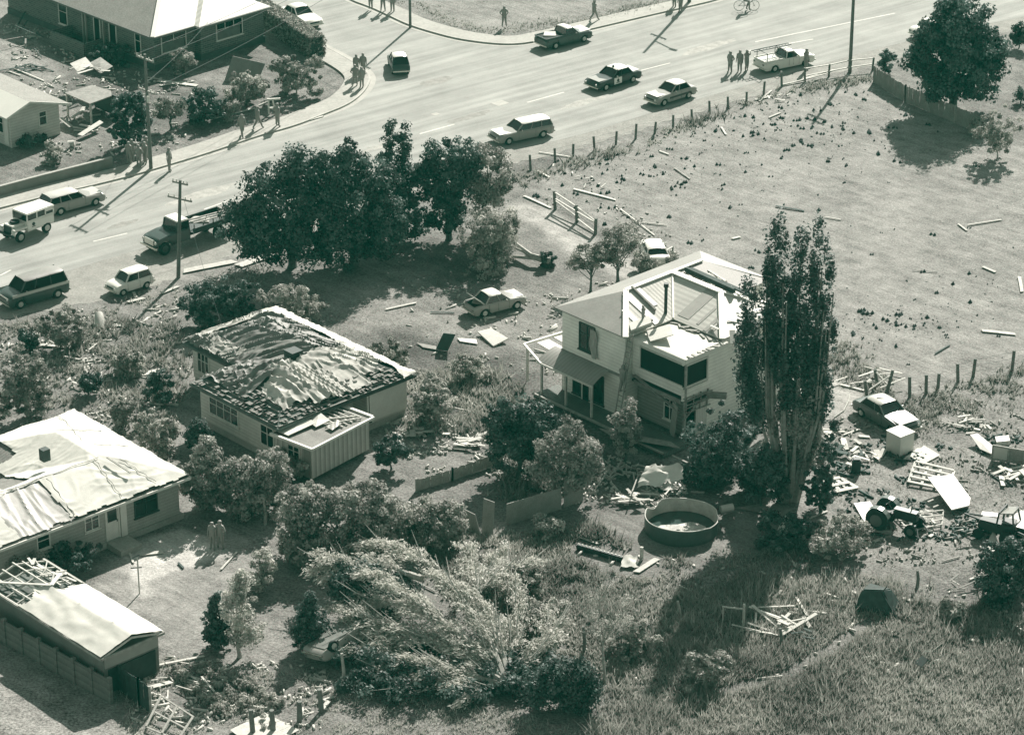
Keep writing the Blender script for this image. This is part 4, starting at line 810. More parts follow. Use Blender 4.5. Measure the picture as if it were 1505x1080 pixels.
# fallen limb and root ball
o = empty('fallen_tree', G(800, 392), 0, 'uprooted small tree lying by the driveway with a dark root ball', 'tree')
mb = MB(); b0 = G(800, 392); L_ = lambda u, v, z: G(u, v) - b0 + Vector((0, 0, z))
mb.tube([L_(808, 393, .4), L_(780, 388, .6), L_(757, 372, .7), L_(742, 352, 1.0)], [.26, .2, .15, .08], 7); mb.tube([L_(790, 390, .5), L_(755, 385, .4), L_(725, 388, .3)], [.15, .1, .04], 6); mb.tube([L_(770, 382, .6), L_(740, 375, .9), L_(720, 365, 1.2)], [.1, .07, .03], 5)
mb.build('trunk', Mbarkp, o, smooth=True); V, F_, T, K = crown([(.2, 0, .5, .6, .4, .55)], 900, .12, 107, .15); npmesh('root_ball', V, F_, LEAF['dark'], T, o)
V, F_, T, K = crown([((L_(735, 365, 1.2)).x, (L_(735, 365, 1.2)).y, 1.3, 1.2, 1.0, .9)], 1500, .1, 108, .3); npmesh('crown', V, F_, LEAF['light'], T, o)
# small yard trees
tree('small_tree', (868, 428), [(-.3, 0, 2.3, 1.15, 1.0, .65), (.4, .2, 2.7, .7, .7, .5)], 2400, .11, 110, 'small flat topped tree, left of the two between the driveway and the white house', 'tree', 'mid', .08, 1.7, cl=.25)
tree('small_tree', (908, 414), [(0, 0, 2.6, 1.5, 1.2, 1.3), (.5, 0, 3.3, 1.0, 1.0, .9), (-.8, 0, 2.2, .8, .8, .8)], 3600, .09, 111, 'airy taller tree behind the flat topped one by the driveway', 'tree', 'mid', .1, 1.3, cl=.35)
tree('round_tree', (1400, 158), [(.1, 0, 4.2, 3.5, 3.0, 2.9), (-1.9, 0, 4.0, 1.8, 1.7, 1.7), (2.0, .2, 4.4, 1.9, 1.8, 1.8), (.3, .3, 7.0, 2.1, 2.0, 2.2), (-1.0, -.5, 2.0, 1.8, 1.6, 1.1), (1.4, -.6, 2.1, 2.1, 1.5, 1.1), (-1.4, .2, 6.3, 1.3, 1.2, 1.1)], 19000, .17, 112, 'very large round dark tree overhanging the boarded fence at upper right', 'tree', 'dark', .3, 3.0, cl=.5)
shrub((1466, 232), 62, 160, 2600, 'loose silvery bush at the near end of the boarded fence', 'light', 113, .1); shrub((1438, 200), 34, 178, 700, 'small pale bush beside the boarded fence near the tree shadow', 'light', 114, .1)
shrub((1301, 108), 26, 76, 1100, 'small dark bush at the corner post of the paddock', 'dark', 115, .1); shrub((1498, 70), 30, 34, 1100, 'dark bush cut by the right edge beyond the twin driveway', 'dark', 116, .12)
shrub((1500, 152), 20, 128, 500, 'little dark shrub beside the twin concrete strips at the right edge', 'dark', 117, .1)
# poplar: a sheaf of narrow upright columns
po = G(1160, 735); o = empty('lombardy_poplar', po, 0, 'tall multi stemmed poplar towering over the white house', 'tree')
cols = [(-1.35, .2, 8.0, 17.6, .75), (-1.75, .1, 8.5, 15.4, .55), (.0, .0, 8.5, 16.9, .7), (-.5, .2, 9.0, 14.5, .55), (1.1, .1, 7.5, 17.1, .65), (1.65, .1, 6.5, 15.4, .5), (.6, -.1, 7.5, 14.5, .55), (2.0, 0, 6.0, 12.0, .45), (-2.75, 0, 9.0, 13.9, .55), (-3.05, -.1, 6.8, 12.4, .75), (-2.5, 0, 5.5, 10.4, .6), (-.9, -.3, 6.5, 11.0, .6), (.9, -.2, 6, 10, .5), (0, -.3, 6, 9, .5)]
rng = rs(120); bl = []
for (x, y, z0, z1, r_) in cols:
    k = int((z1 - z0) / .8)
    for i in range(k):
        t_ = i / (k - 1); bl.append((x * (.82 + .18 * t_) + .12 * rng.normal(), y + .2 * rng.normal(), z0 + (z1 - z0 - .6) * t_, r_ * (1.0 - .55 * t_ ** 2) * .9, r_ * .9 * (1 - .5 * t_ ** 2), .85))
V, F_, T, K = crown(bl, 21000, .12, 121, .22, 1300, .3, zs=2.2); npmesh('crown', V, F_, LEAF['poplar'], T, o)
bl = [(rng.uniform(-1.6, 1.6), rng.uniform(-.5, .5), rng.uniform(1.2, 7.5), .45, .5, .9) for i in range(34)]
V, F_, T, K = crown(bl, 9500, .12, 122, .22, 260, .3, zs=2.2); npmesh('lower_foliage', V, F_, LEAF['mid'], T, o)
mb = MB()
for i in range(34):
    x = rng.uniform(-.8, .8); sx = x * 2.6 + rng.uniform(-.3, .3); h_ = rng.uniform(8, 15); y = rng.uniform(-.4, .4); mb.tube([(x * .6, y * .5, -.1), (x * 1.0, y, h_ * .15), (sx * .85, y, h_ * .5), (sx, y, h_)], [.16, .13, .08, .03], 6)
mb.build('trunk', mat('poplar_bark', .24, .9, .3, 4), o, smooth=True)
tree('columnar_conifer', (1206, 754), [(0, 0, 1.6, .65, .6, 1.4), (.25, 0, 3.0, .4, .4, 1.5), (.55, 0, 4.4, .25, .25, 1.4), (-.5, 0, 1.6, .5, .5, 1.2)], 4500, .11, 123, 'narrow dark conifer growing against the right side of the poplar trunks', 'tree', 'dark', .1, 1.0, cl=.16)
shrub((1062, 720), 120, 608, 9000, 'large glossy dark shrub between the poplar trunks and the house corner', 'dark', 124, .12, cl=.28)
shrub((1118, 745), 70, 650, 3500, 'dark undergrowth bush in front of the poplar trunks', 'dark', 125, .12, cl=.28)
shrub((1236, 812), 98, 762, 4200, 'low mounded dry bush to the right of the poplar foot', 'weed', 126, .1)
shrub((1150, 800), 90, 758, 3000, 'low dark undergrowth spreading at the poplar foot', 'dark', 127, .1)
# left gardens
S = [((40, 620), 90, 512, 6500, 'big mid green bush mass at the left edge above the plastic roofed house', 'mid'), ((98, 512), 76, 452, 3600, 'feathery bush below the parked dark van', 'mid'), ((46, 515), 36, 484, 1000, 'round small dark bush left of the feathery one', 'dark'),
     ((300, 478), 74, 418, 3600, 'dark loose shrub left of the leafy pair behind the tarpaulin roof', 'dark'), ((345, 470), 70, 408, 3400, 'dark shrub under the near utility pole shadow side', 'dark'), ((425, 478), 90, 416, 4800, 'bright leafy bush just behind the tarpaulin roof ridge', 'light'),
     ((188, 550), 52, 516, 1700, 'low round bush on the lawn left of the tarpaulin house', 'weed'), ((232, 668), 66, 606, 3200, 'pale leafy bush between the two left houses', 'light'), ((292, 668), 40, 614, 2200, 'dark round clipped bush at the corner of the tarpaulin house', 'dark'),
     ((190, 630), 50, 585, 1700, 'small mixed bush behind the plastic roof ridge', 'mid'), ((130, 580), 36, 545, 900, 'little dark shrub beside the worn garden path', 'dark'), ((240, 585), 46, 545, 1500, 'dark shrub beside the white leaning board left of the tarpaulin house', 'dark'),
     ((568, 545), 60, 498, 2300, 'thin dark bush right of the tarpaulin roof corner', 'mid'), ((640, 625), 66, 556, 3400, 'drooping flax like clump behind the back lawn', 'weed'), ((575, 690), 42, 640, 1700, 'dark bush at the right end of the small shed', 'dark'),
     ((690, 560), 50, 524, 1300, 'scrappy weeds and shrub behind the debris strewn path', 'weed'), ((100, 835), 96, 800, 2600, 'row of dark low shrubs along the foot of the block house wall', 'dark'), ((45, 850), 60, 808, 1900, 'pale spiky bush behind the stripped garage rafters', 'light'),
     ((330, 940), 48, 872, 0, '', ''), ((1475, 880), 100, 790, 8000, 'large dark bush at the right edge above its own deep shadow', 'dark'), ((1400, 905), 40, 880, 700, 'tiny scrub tuft left of the large dark right edge bush', 'weed')]
for i, (c, w_, vt, n, lab, lf) in enumerate(S):
    if n: shrub(c, w_, vt, n, lab, lf, 200 + i, .11)
tree('garden_tree', (300, 745), [(0, 0, 1.5, 1.25, 1.1, 1.4), (.3, 0, 3.3, .7, .7, 1.1), (.5, 0, .9, 1.1, 1, .8)], 6500, .12, 230, 'pointed grey green tree at the corner of the plastic roofed house', 'tree', 'mid', .1, 1.2, cl=.28)
tree('garden_tree', (375, 752), [(0, 0, 1.6, 2.0, 1.5, 1.5), (.8, 0, 2.8, 1.1, 1.0, 1.0), (-.9, 0, 2.4, 1.1, 1.0, 1.0), (0, -.3, .7, 2.0, 1.2, .7)], 9000, .12, 231, 'bushy light tree in front of the tarpaulin house windows', 'tree', 'mid', .1, 1.2, cl=.3)
tree('garden_tree', (500, 815), [(0, 0, 2.0, 3.3, 1.9, 2.0), (-1.9, .2, 2.9, 1.4, 1.2, 1.2), (1.9, 0, 2.7, 1.6, 1.3, 1.4), (0, -.6, .8, 3.1, 1.2, .8)], 16000, .13, 232, 'wide dense tree below the small board shed', 'tree', 'mid', .14, 1.4, cl=.32)
tree('garden_tree', (620, 800), [(0, 0, 1.3, 2.2, 1.5, 1.2), (1.2, 0, 1.6, 1.2, 1.1, 1.0)], 8000, .12, 233, 'lower leafy tree right of the wide dense one', 'tree', 'weed', .1, .9, cl=.3)
tree('garden_tree', (762, 700), [(0, 0, 2.6, 1.9, 1.4, 2.1), (-.8, 0, 3.6, 1.0, 1.0, 1.2), (.9, .1, 3.2, 1.2, 1.1, 1.6)], 8500, .13, 234, 'dark thick tree in front of the two storey house verandah, left of its lighter neighbour', 'tree', 'dark', .14, 1.5, cl=.32)
tree('garden_tree', (835, 735), [(0, 0, 2.8, 1.7, 1.3, 2.0), (.9, 0, 2.2, 1.1, 1.0, 1.5), (-.9, 0, 2.0, 1.1, 1.0, 1.4)], 7000, .12, 235, 'lighter twiggy tree right of the dark thick one before the verandah', 'tree', 'mid', .12, 1.4, cl=.33, bark=Mbarkp)
tree('garden_tree', (918, 680), [(0, 0, 2.0, .9, .7, 1.5), (.1, 0, 3.2, .5, .5, 1.0)], 2200, .1, 236, 'thin young tree against the front of the two storey house', 'tree', 'mid', .07, 1.0, cl=.25)
tree('broken_tree', (352, 965), [(0, 0, 2.8, .8, .6, 1.5), (.2, 0, 4.1, .5, .5, .9), (.5, 0, 1.5, .9, .7, 1.0)], 2800, .10, 237, 'pale battered tree with bleached branches in the lower left yard', 'tree', 'silver', .1, 1.5, bark=Mbarkp, cl=.3, nl=22)
for i, (c, w_, vt, lab) in enumerate([((320, 952), 44, 872, 'dark clipped cone conifer at the right edge of the lower left lawn'), ((458, 952), 56, 868, 'dark cone conifer beside the overturned car')]):
    h_ = HT(c[0], c[1], vt); r_ = w_ / 28 / 2
    tree('cone_conifer', c, [(0, 0, h_ * .3, r_, r_, h_ * .32), (0, 0, h_ * .55, r_ * .75, r_ * .75, h_ * .3), (0, 0, h_ * .82, r_ * .38, r_ * .38, h_ * .2)], 5200, .1, 240 + i, lab, 'tree', 'dark', .08, .6, cl=.17, nclump=260, hollow=.2)
# top left gardens
tree('round_tree', (190, 217), [(0, 0, 2.2, 1.5, 1.4, 1.9), (.4, 0, 3.4, .9, .9, .9)], 7000, .13, 250, 'dense round dark tree beside the far left utility pole', 'tree', 'dark', .14, 1.0, cl=.2)
tree('small_tree', (252, 190), [(0, 0, 1.7, 1.1, .9, .8), (-.6, 0, 1.3, .6, .6, .4)], 2200, .11, 251, 'small layered tree just right of the far left utility pole', 'tree', 'mid', .08, 1.0, cl=.22)
for i, (c, w_, vt, n, lab, lf) in enumerate([((300, 178), 70, 132, 3600, 'mixed dark garden bush below the brick house corner', 'dark'), ((365, 155), 66, 106, 3800, 'light leafy bush in the corner garden below the brick house', 'light'), ((436, 140), 72, 88, 4400, 'dense bush at the tip of the corner garden', 'mid'), ((272, 110), 36, 72, 1200, 'weeping plant against the brick house front wall', 'weed'), ((165, 95), 60, 68, 2000, 'low dark bush at the brick house porch', 'dark'),
    ((80, 238), 34, 212, 900, 'small grey bush in front of the gabled house', 'light'), ((50, 215), 40, 198, 900, 'dark foundation shrub at the gabled house wall', 'dark'), ((330, 175), 34, 146, 1200, 'low bush between the mixed one and the light leafy one', 'mid')]):
    shrub(c, w_, vt, n, lab, lf, 260 + i, .11)
# tall trimmed hedge
ha, hb_ = G(478, 84), G(352, 2); o = empty('trimmed_hedge', ha, math.atan2((hb_ - ha).y, (hb_ - ha).x), 'long square trimmed dark hedge along the side street beside the brick house', 'hedge')
rng = rs(270); Lh = (hb_ - ha).length; n = 22000; f_ = rng.rand(n); C = np.stack([rng.rand(n) * Lh, rng.rand(n) * 1.25, rng.rand(n) * 1.75], 1)
k = rng.randint(0, 3, n); C[k == 0, 2] = 1.72 + rng.normal(size=(k == 0).sum()) * .04; C[k == 1, 1] = rng.normal(size=(k == 1).sum()) * .05 + (rng.rand((k == 1).sum()) > .5) * 1.25
V, F_ = leaves(C, .12 * (.6 + .8 * rng.rand(n)), rng); npmesh('crown', V, F_, LEAF['mid'], rng.rand(n), o); MB().box((Lh / 2, .62, .8), (Lh - .3, 1.0, 1.6)).build('trunk', Mdk, o)
# fallen willow: long plumes streaming up-left from a trunk lying in the bottom centre
def plumes(paths, n, size, seed, wid=.55, sag=.25):
    rng = rs(seed); CC = []; DD = []; TT = []; lens = [sum((b - a).length for a, b in zip(p[:-1], p[1:])) for p in paths]; tot = sum(lens)
    for p, L in zip(paths, lens):
        P_ = np.array([list(q) for q in p]); m_ = int(n * L / tot); t = rng.rand(m_) ** .75 * (len(p) - 1); i = np.minimum(t.astype(int), len(p) - 2); f = (t - i)[:, None]; C = P_[i] * (1 - f) + P_[i + 1] * f
        D = P_[i + 1] - P_[i]; D /= np.linalg.norm(D, axis=1)[:, None]; off = rng.normal(size=(m_, 3)) * np.array([1, 1, .55]) * wid; cl_ = rng.randint(0, 14, m_); tab = rng.normal(size=(14, 3)) * np.array([.5, .5, .3]) * wid; C = C + off * .55 + tab[cl_]
        C[:, 2] = np.maximum(C[:, 2], .1); CC.append(C); DD.append(D); TT.append(np.clip(.25 + .5 * rng.rand(14)[cl_] + .3 * rng.rand(m_), 0, 1))
    C = np.concatenate(CC); D = np.concatenate(DD); T = np.concatenate(TT); V, F_ = leaves(C, size * (.6 + .9 * rng.rand(len(C))), rng, D, .32); return V, F_, T
bo = G(745, 1015); lw = lambda u, v, z: G(u, v, z) - bo
o = empty('fallen_willow', bo, 0, 'huge toppled willow with pale streaming foliage across the bottom centre', 'tree')
spine = [[(742, 1000, .6), (700, 950, 1.6), (640, 905, 2.4), (560, 850, 3.0), (480, 822, 2.6)], [(742, 1000, .6), (720, 940, 1.8), (680, 880, 2.8), (620, 820, 3.0), (560, 800, 2.4)], [(740, 1002, .6), (680, 960, 1.3), (600, 925, 1.8), (530, 905, 1.9), (500, 890, 1.5)], [(738, 1005, .5), (670, 985, 1.0), (600, 965, 1.2), (500, 945, 1.0)],
         [(748, 998, .6), (730, 930, 1.8), (700, 870, 2.6), (690, 810, 2.4)], [(700, 955, 1.3), (650, 940, 1.5), (580, 940, 1.4), (530, 925, 1.3)], [(640, 905, 2.4), (600, 890, 2.2), (540, 880, 2.0)], [(735, 1005, .4), (700, 1010, .6), (650, 1000, .7), (560, 985, .6)], [(620, 850, 2.6), (560, 830, 2.5), (490, 840, 2.2)]]
paths = [[lw(*q) for q in s] for s in spine]
spine2 = [[(742, 1000, .5), (760, 930, 1.4), (755, 870, 1.8), (735, 820, 1.6)], [(690, 880, 2.2), (720, 850, 2.3), (770, 830, 1.7)], [(742, 1000, .6), (790, 960, 1.2), (820, 910, 1.4)]]
paths += [[lw(*q) for q in s_] for s_ in spine2]
rngp = random.Random(17); sub_ = []
for p in paths:
    for i in range(len(p) - 1):
        L_s = (p[i + 1] - p[i]).length; d = (p[i + 1] - p[i]).normalized(); side = Vector((-d.y, d.x, 0)).normalized()
        for k in range(max(2, int(L_s * 3.0))):
            f = rngp.random(); a = p[i].lerp(p[i + 1], f)
            if i == 0 and f < .35: continue
            s_ = rngp.uniform(-1, 1); d2 = (d + side * s_ * .75 + Vector((0, 0, rngp.uniform(-.15, .35)))).normalized(); l = rngp.uniform(.9, 2.1)
            sub_.append([a, a + d2 * l * .5 + Vector((0, 0, .08)), a + (d2 + d * .3).normalized() * l + Vector((0, 0, -.18 * l))])
V, F_, T = plumes(sub_, 46000, .105, 280, .24); npmesh('crown', V, F_, LEAF['silver'], T, o)
rngp = random.Random(3); mb = MB()
for p in paths:
    mb.tube(p, [.2 - .17 * i / (len(p) - 1) for i in range(len(p))], 6)
    for k in range(11):
        i = rngp.randint(1, len(p) - 1); a = p[i - 1].lerp(p[i], rngp.random()); d = (p[i] - p[i - 1]).normalized(); s = Vector((rngp.uniform(-.6, .6), rngp.uniform(-.4, .4), rngp.uniform(.0, .7))); mb.tube([a, a + d * .7 + s * .6, a + d * 1.7 + s * 1.1 + Vector((0, 0, .35))], [.05, .035, .015], 5)
mb.build('trunk', Mbarkp, o, smooth=True)
ru = random.Random(8); V, F_, T, K = crown([(ru.uniform(-9, .5), ru.uniform(-.2, 4.5), ru.uniform(.2, .9), ru.uniform(.5, 1.2), ru.uniform(.4, .9), ru.uniform(.3, .7)) for _ in range(26)], 9000, .13, 281, .3, hollow=.2); npmesh('underside_shade_leaves', V, F_, LEAF['dark'], T, o)  # dark leaf colour paints the shade beneath the pale willow crown
# upper tangle, left of garden weeds
tree('tangled_tree', (560, 905), [(0, 0, 1.6, 2.0, 1.4, 1.3), (-1.4, 0, 2.0, 1.2, 1.0, 1.0)], 5200, .13, 282, 'dark dense tree hidden behind the toppled willow foliage', 'tree', 'dark', .12, .9)
rh = random.Random(77)
tree('scrub_tree', (690, 1015), [(rh.uniform(-5.4, 4.4), rh.uniform(-1.2, 1.8), rh.uniform(.3, 1.0), rh.uniform(.5, 1.1), rh.uniform(.4, .8), rh.uniform(.35, .8)) for _ in range(18)], 4500, .13, 283, 'ragged dark scrub standing for the shade under the toppled willow', 'scrub', 'dark', .1, .5, nl=26, bark=Mbarkp)  # dark leaf blobs paint patchy shade below the willow
for i_, (c_, w_, vt_, n_, lb_, lf_) in enumerate([((945, 398), 40, 374, 1100, 'low rough bush in front of the white sedan beyond the torn roof', 'weed'), ((985, 392), 30, 374, 700, 'small tuft bush by the pale railing beyond the torn roof', 'mid'), ((630, 790), 60, 745, 2600, 'pale feathery bush above the wide dull grey sheet', 'light'), ((765, 880), 70, 828, 2600, 'pale scrub bush right of the toppled willow crown', 'light'), ((800, 930), 60, 885, 2200, 'pale scrub bush left of the bare slender tree', 'light'), ((545, 770), 60, 712, 3000, 'feathery grey bush right of the wide dense tree', 'weed'), ((800, 790), 50, 762, 1500, 'low weedy mound between the grey fence and slotted pipe', 'weed'), ((420, 700), 60, 655, 2600, 'mid grey bush against the small shed window end', 'mid'), ((440, 830), 60, 790, 2400, 'weedy bush above the cone conifers', 'weed'), ((385, 870), 50, 815, 1500, 'pale broken brush beside the bleached battered tree', 'silver'), ((1035, 1010), 70, 965, 1800, 'scrubby tussock bush at lower centre right of the bare tree', 'weed'), ((930, 960), 60, 900, 1800, 'weedy clump just right of the bare slender tree', 'weed')]):
    shrub(c_, w_, vt_, n_, lb_, lf_, 600 + i_, .11)
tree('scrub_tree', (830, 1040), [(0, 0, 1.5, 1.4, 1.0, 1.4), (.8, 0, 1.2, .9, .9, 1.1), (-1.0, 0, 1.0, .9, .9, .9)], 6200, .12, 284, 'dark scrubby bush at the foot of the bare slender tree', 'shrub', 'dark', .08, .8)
# bare slender tree
o = empty('bare_tree', G(890, 1002), 0, 'bare slender tree with forked twigs near the bottom centre', 'tree'); mb = MB(); rngp = random.Random(7)
def twig(p, d, l, r, k):
    q = p + d * l; mb.tube([p, p.lerp(q, .5) + Vector((rngp.uniform(-.05, .05), rngp.uniform(-.05, .05), 0)), q], [r, r * .8, r * .6], 5, cap=False)
    if k == 0: return
    for _ in range(3 if k > 1 else 4):
        dd = (d + Vector((rngp.uniform(-.75, .75), rngp.uniform(-.75, .75), rngp.uniform(-.1, .5)))).normalized(); twig(q, dd, l * rngp.uniform(.55, .85), r * .55, k - 1)
twig(Vector((0, 0, -.1)), Vector((-.08, 0, 1)), 2.3, .09, 5); mb.build('trunk', Mbarkp, o)
V, F_, T, K = crown([(0, 0, 4.2, 1.4, 1.1, 1.5)], 900, .07, 290, .3); npmesh('crown', V, F_, LEAF['light'], T, o)
# dead stumps and dark leaning trunk by lawn
# ---------------------------------------------------------------- ground vegetation that nobody could count
def tufts(poly, dens_, h, seed, leaf, name='rough_grass', lean=.5, wid=.05, clump=.0, holes=None, k=3):
    P_ = GP(poly); x0 = min(p[0] for p in P_); x1 = max(p[0] for p in P_); y0 = min(p[1] for p in P_); y1 = max(p[1] for p in P_); rng = rs(seed); n = int((x1 - x0) * (y1 - y0) * dens_)
    x = rng.uniform(x0, x1, n); y = rng.uniform(y0, y1, n); d = dpoly(x, y, P_) + rng.normal(size=n) * .4; ok = d > 0
    cn = vnoise(x, y, 1.3, seed) * .6 + vnoise(x, y, .5, seed + 1) * .4; big = np.clip(vnoise(x, y, 5.5, seed + 2) * .6 + vnoise(x, y, 2.3, seed + 3) * .6 - .1, 0, 1)
    if clump: ok &= cn > clump
    for hp in holes or []: ok &= ~inpoly(x, y, GP(hp))
    x, y, cn, big = x[ok], y[ok], cn[ok], big[ok]; n = len(x); Vs = []; T = []
    for j in range(k):
        hh = h * (.35 + 1.2 * rng.rand(n) ** 1.5) * (.5 + cn) * (.35 + 1.25 * big); a = rng.rand(n) * 6.28; w_ = wid * (.6 + .8 * rng.rand(n)); lx = rng.normal(size=n) * lean * hh; ly = rng.normal(size=n) * lean * hh - .15 * hh
        bx = x + rng.normal(size=n) * .05; by = y + rng.normal(size=n) * .05; A = np.stack([bx - np.cos(a) * w_, by - np.sin(a) * w_, np.full(n, -.06)], 1); B = np.stack([bx + np.cos(a) * w_, by + np.sin(a) * w_, np.full(n, -.06)], 1); C = np.stack([bx + lx, by + ly, hh], 1)
        Vs.append(np.stack([A, B, C], 1)); T.append(np.clip(.65 * (1 - big) + .2 * cn - .1 + .35 * rng.rand(n), 0, 1))
    V = np.concatenate(Vs).reshape(-1, 3); o = npmesh(name, V, np.arange(len(V)).reshape(-1, 3), LEAF[leaf], np.concatenate(T)); return tag(o, kind='stuff')
o = tufts([(900, 905), (1010, 870), (1180, 845), (1260, 850), (1420, 870), (1530, 930), (1530, 1110), (860, 1110), (900, 1000)], 70, .30, 300, 'grass', k=3, wid=.04, lean=.4, holes=[[(1310, 845), (1440, 845), (1440, 895), (1330, 880)], [(1055, 1010), (1150, 985), (1230, 938), (1280, 905), (1290, 915), (1240, 950), (1160, 998), (1060, 1020)]]); tag(o, 'long rough grass covering the lower right slope', 'grass')
o = tufts([(600, 780), (760, 790), (870, 770), (960, 850), (930, 900), (900, 1000), (780, 1000), (640, 850)], 60, .30, 301, 'grass', name='weeds', k=4, wid=.07, clump=.3, holes=[[(838, 800), (850, 792), (975, 820), (970, 848), (930, 850), (838, 822)]]); tag(o, 'tangled weeds between the toppled willow and the pool', 'weeds')
o = tufts([(180, 960), (480, 1000), (760, 1045), (900, 1110), (180, 1110)], 30, .16, 302, 'silver', name='dry_grass', k=3, wid=.03, clump=.35); tag(o, 'dry pale grass along the bottom edge under the willow', 'grass')
o = tufts([(-40, 480), (260, 470), (280, 600), (230, 680), (120, 590), (-40, 640)], 14, .3, 303, 'weed', name='weeds', k=4, wid=.07, clump=.42); tag(o, 'patchy weeds in the garden left of the tarpaulin house', 'weeds')
o = tufts([(560, 560), (700, 530), (830, 610), (860, 720), (740, 740), (740, 640), (600, 640)], 26, .35, 304, 'weed', name='weeds', k=4, wid=.07, clump=.35); tag(o, 'overgrown weeds between the two damaged houses', 'weeds')
o = tufts([(745, 262), (940, 205), (1150, 132), (1280, 112), (1280, 120), (1150, 140), (945, 216), (760, 276)], 14, .3, 305, 'weed', name='fence_weeds', k=4, wid=.06, clump=.38); tag(o, 'weeds growing along the roadside paddock fence', 'weeds')
o = tufts([(1205, 520), (1240, 500), (1345, 585), (1505, 535), (1530, 560), (1420, 620), (1320, 640)], 16, .22, 306, 'weed', name='fence_weeds', k=4, wid=.06, clump=.4); tag(o, 'weeds along the near paddock fence by the dark sedan', 'weeds')
o = tufts([(1200, 650), (1530, 560), (1530, 850), (1300, 850), (1200, 760)], 9, .10, 307, 'grass', name='short_grass', k=3, wid=.03, clump=.4); tag(o, 'short trodden grass round the wreckage at right', 'grass')
o = tufts([(440, 500), (560, 410), (840, 420), (840, 560), (700, 540), (560, 500)], 12, .07, 308, 'grass', name='lawn_grass', k=3, wid=.03, clump=.3); tag(o, 'short lawn grass around the open-boot sedan', 'grass')
o = tufts([(0, 480), (100, 458), (260, 425), (380, 385), (420, 400), (300, 440), (150, 470), (0, 500)], 16, .2, 309, 'weed', name='verge_grass', k=3, wid=.05, clump=.4); tag(o, 'straggly grass on the near road verge', 'grass')
o = tufts([(540, 0), (600, 5), (665, 38), (723, 50), (870, 32), (1000, 2), (1000, -8), (860, 22), (723, 42), (670, 30), (612, 0)], 20, .15, 310, 'weed', name='verge_grass', k=3, wid=.05, clump=.3); tag(o, 'rough grass edge along the far footpath at the top', 'grass')
o = tufts([(880, 830), (1200, 800), (1180, 850), (1000, 900), (900, 900)], 30, .22, 311, 'grass', name='rough_grass', k=3, wid=.05, clump=.35, holes=[[(838, 796), (850, 788), (975, 818), (972, 848), (930, 850), (838, 822)]]); tag(o, 'rough grass in the poplar shadow below the pool', 'grass')
o = tufts([(900, 905), (1010, 870), (1180, 845), (1260, 850), (1420, 870), (1530, 930), (1530, 1110), (860, 1110), (900, 1000)], 10, .62, 330, 'weed', name='tall_weeds', k=3, wid=.035, lean=.35, clump=.5, holes=[[(1045, 1015), (1150, 975), (1240, 920), (1290, 890), (1310, 900), (1250, 945), (1160, 1005), (1060, 1025)]]); tag(o, 'taller weeds standing through the rough grass at lower right', 'weeds')
# dark clods scattered on the paddock
rng = rs(320); Vs = []; Fs = []; P_ = GP(PADDOCK)
cen = [((1330, 475), 3.6, 1.7, 85), ((1160, 170), 6, 4, 120), ((960, 250), 8, 4.5, 190), ((1100, 190), 5, 3, 90), ((840, 290), 4, 3, 60), ((1240, 500), 3, 2, 40), ((1420, 440), 6, 3, 45), ((1200, 190), 8, 5, 90), ((1000, 330), 12, 8, 50), ((1300, 300), 18, 14, 60)]
for (c, a, b_, n) in cen:
    g = G(*c)
    for i in range(n):
        x = g.x + rng.normal() * a * .6; y = g.y + rng.normal() * b_ * .8
        if not inpoly(np.array([x]), np.array([y]), P_)[0]: continue
        s = .035 + .16 * rng.rand() ** 3.5
        for q in range(rng.randint(1, 4)):
            ox_, oy_ = rng.normal(size=2) * s * .9; n0 = len(Vs); pts = [(s * rng.uniform(.6, 1.2) * math.cos(t_) + x + ox_, s * rng.uniform(.6, 1.2) * math.sin(t_) + y + oy_, -.03 + (0 if k_ < 6 else s * rng.uniform(.6, 1.1))) for k_, t_ in enumerate([i_ * math.pi / 3 for i_ in range(6)])]
            pts.append((x + ox_, y + oy_, s * 1.3)); Vs += pts; Fs += [(n0 + i_, n0 + (i_ + 1) % 6, n0 + 6) for i_ in range(6)]
o = npmesh('soil_clods', Vs, Fs, mat('dark_soil', .035, .95, .3, 5)); tag(o, 'dark clods and dung scattered over the paddock', 'clods', kind='stuff')

# fine rubble nobody could count
def rubble(poly, n, lab, seed, m=None, s0=.03, s1=.14):
    P_ = GP(poly); x0 = min(p[0] for p in P_); x1 = max(p[0] for p in P_); y0 = min(p[1] for p in P_); y1 = max(p[1] for p in P_); rng = rs(seed); Vs = []; Fs = []
    while len(Fs) < n * 5:
        x, y = rng.uniform(x0, x1), rng.uniform(y0, y1)
        if not inpoly(np.array([x]), np.array([y]), P_)[0] or float(vnoise(np.array([x]), np.array([y]), 1.4, seed)[0]) < .5: continue
        a = rng.uniform(0, 6.28); l = rng.uniform(s0, s1) * (1 + 3 * (rng.rand() < .15)); w_ = rng.uniform(s0, s0 * 2.2); h_ = rng.uniform(.02, .07); c_, s_ = math.cos(a), math.sin(a); n0 = len(Vs); tl = rng.uniform(0, .12)
        for k in (0, 1):
            for i, j in ((-1, -1), (1, -1), (1, 1), (-1, 1)): Vs.append((x + i * l * c_ - j * w_ * s_, y + i * l * s_ + j * w_ * c_, -.04 + k * (h_ + .05) + (tl if i > 0 else 0)))
        Fs += [(n0 + 4, n0 + 5, n0 + 6, n0 + 7), (n0, n0 + 1, n0 + 5, n0 + 4), (n0 + 1, n0 + 2, n0 + 6, n0 + 5), (n0 + 2, n0 + 3, n0 + 7, n0 + 6), (n0 + 3, n0, n0 + 4, n0 + 7)]
    tag(npmesh('rubble', Vs, Fs, m or Mpale), lab, 'rubble', kind='stuff')
rubble([(560, 620), (740, 600), (860, 660), (1000, 700), (1060, 730), (900, 760), (740, 700), (600, 700)], 800, 'fine pale rubble strewn between the houses and the pool', 501)
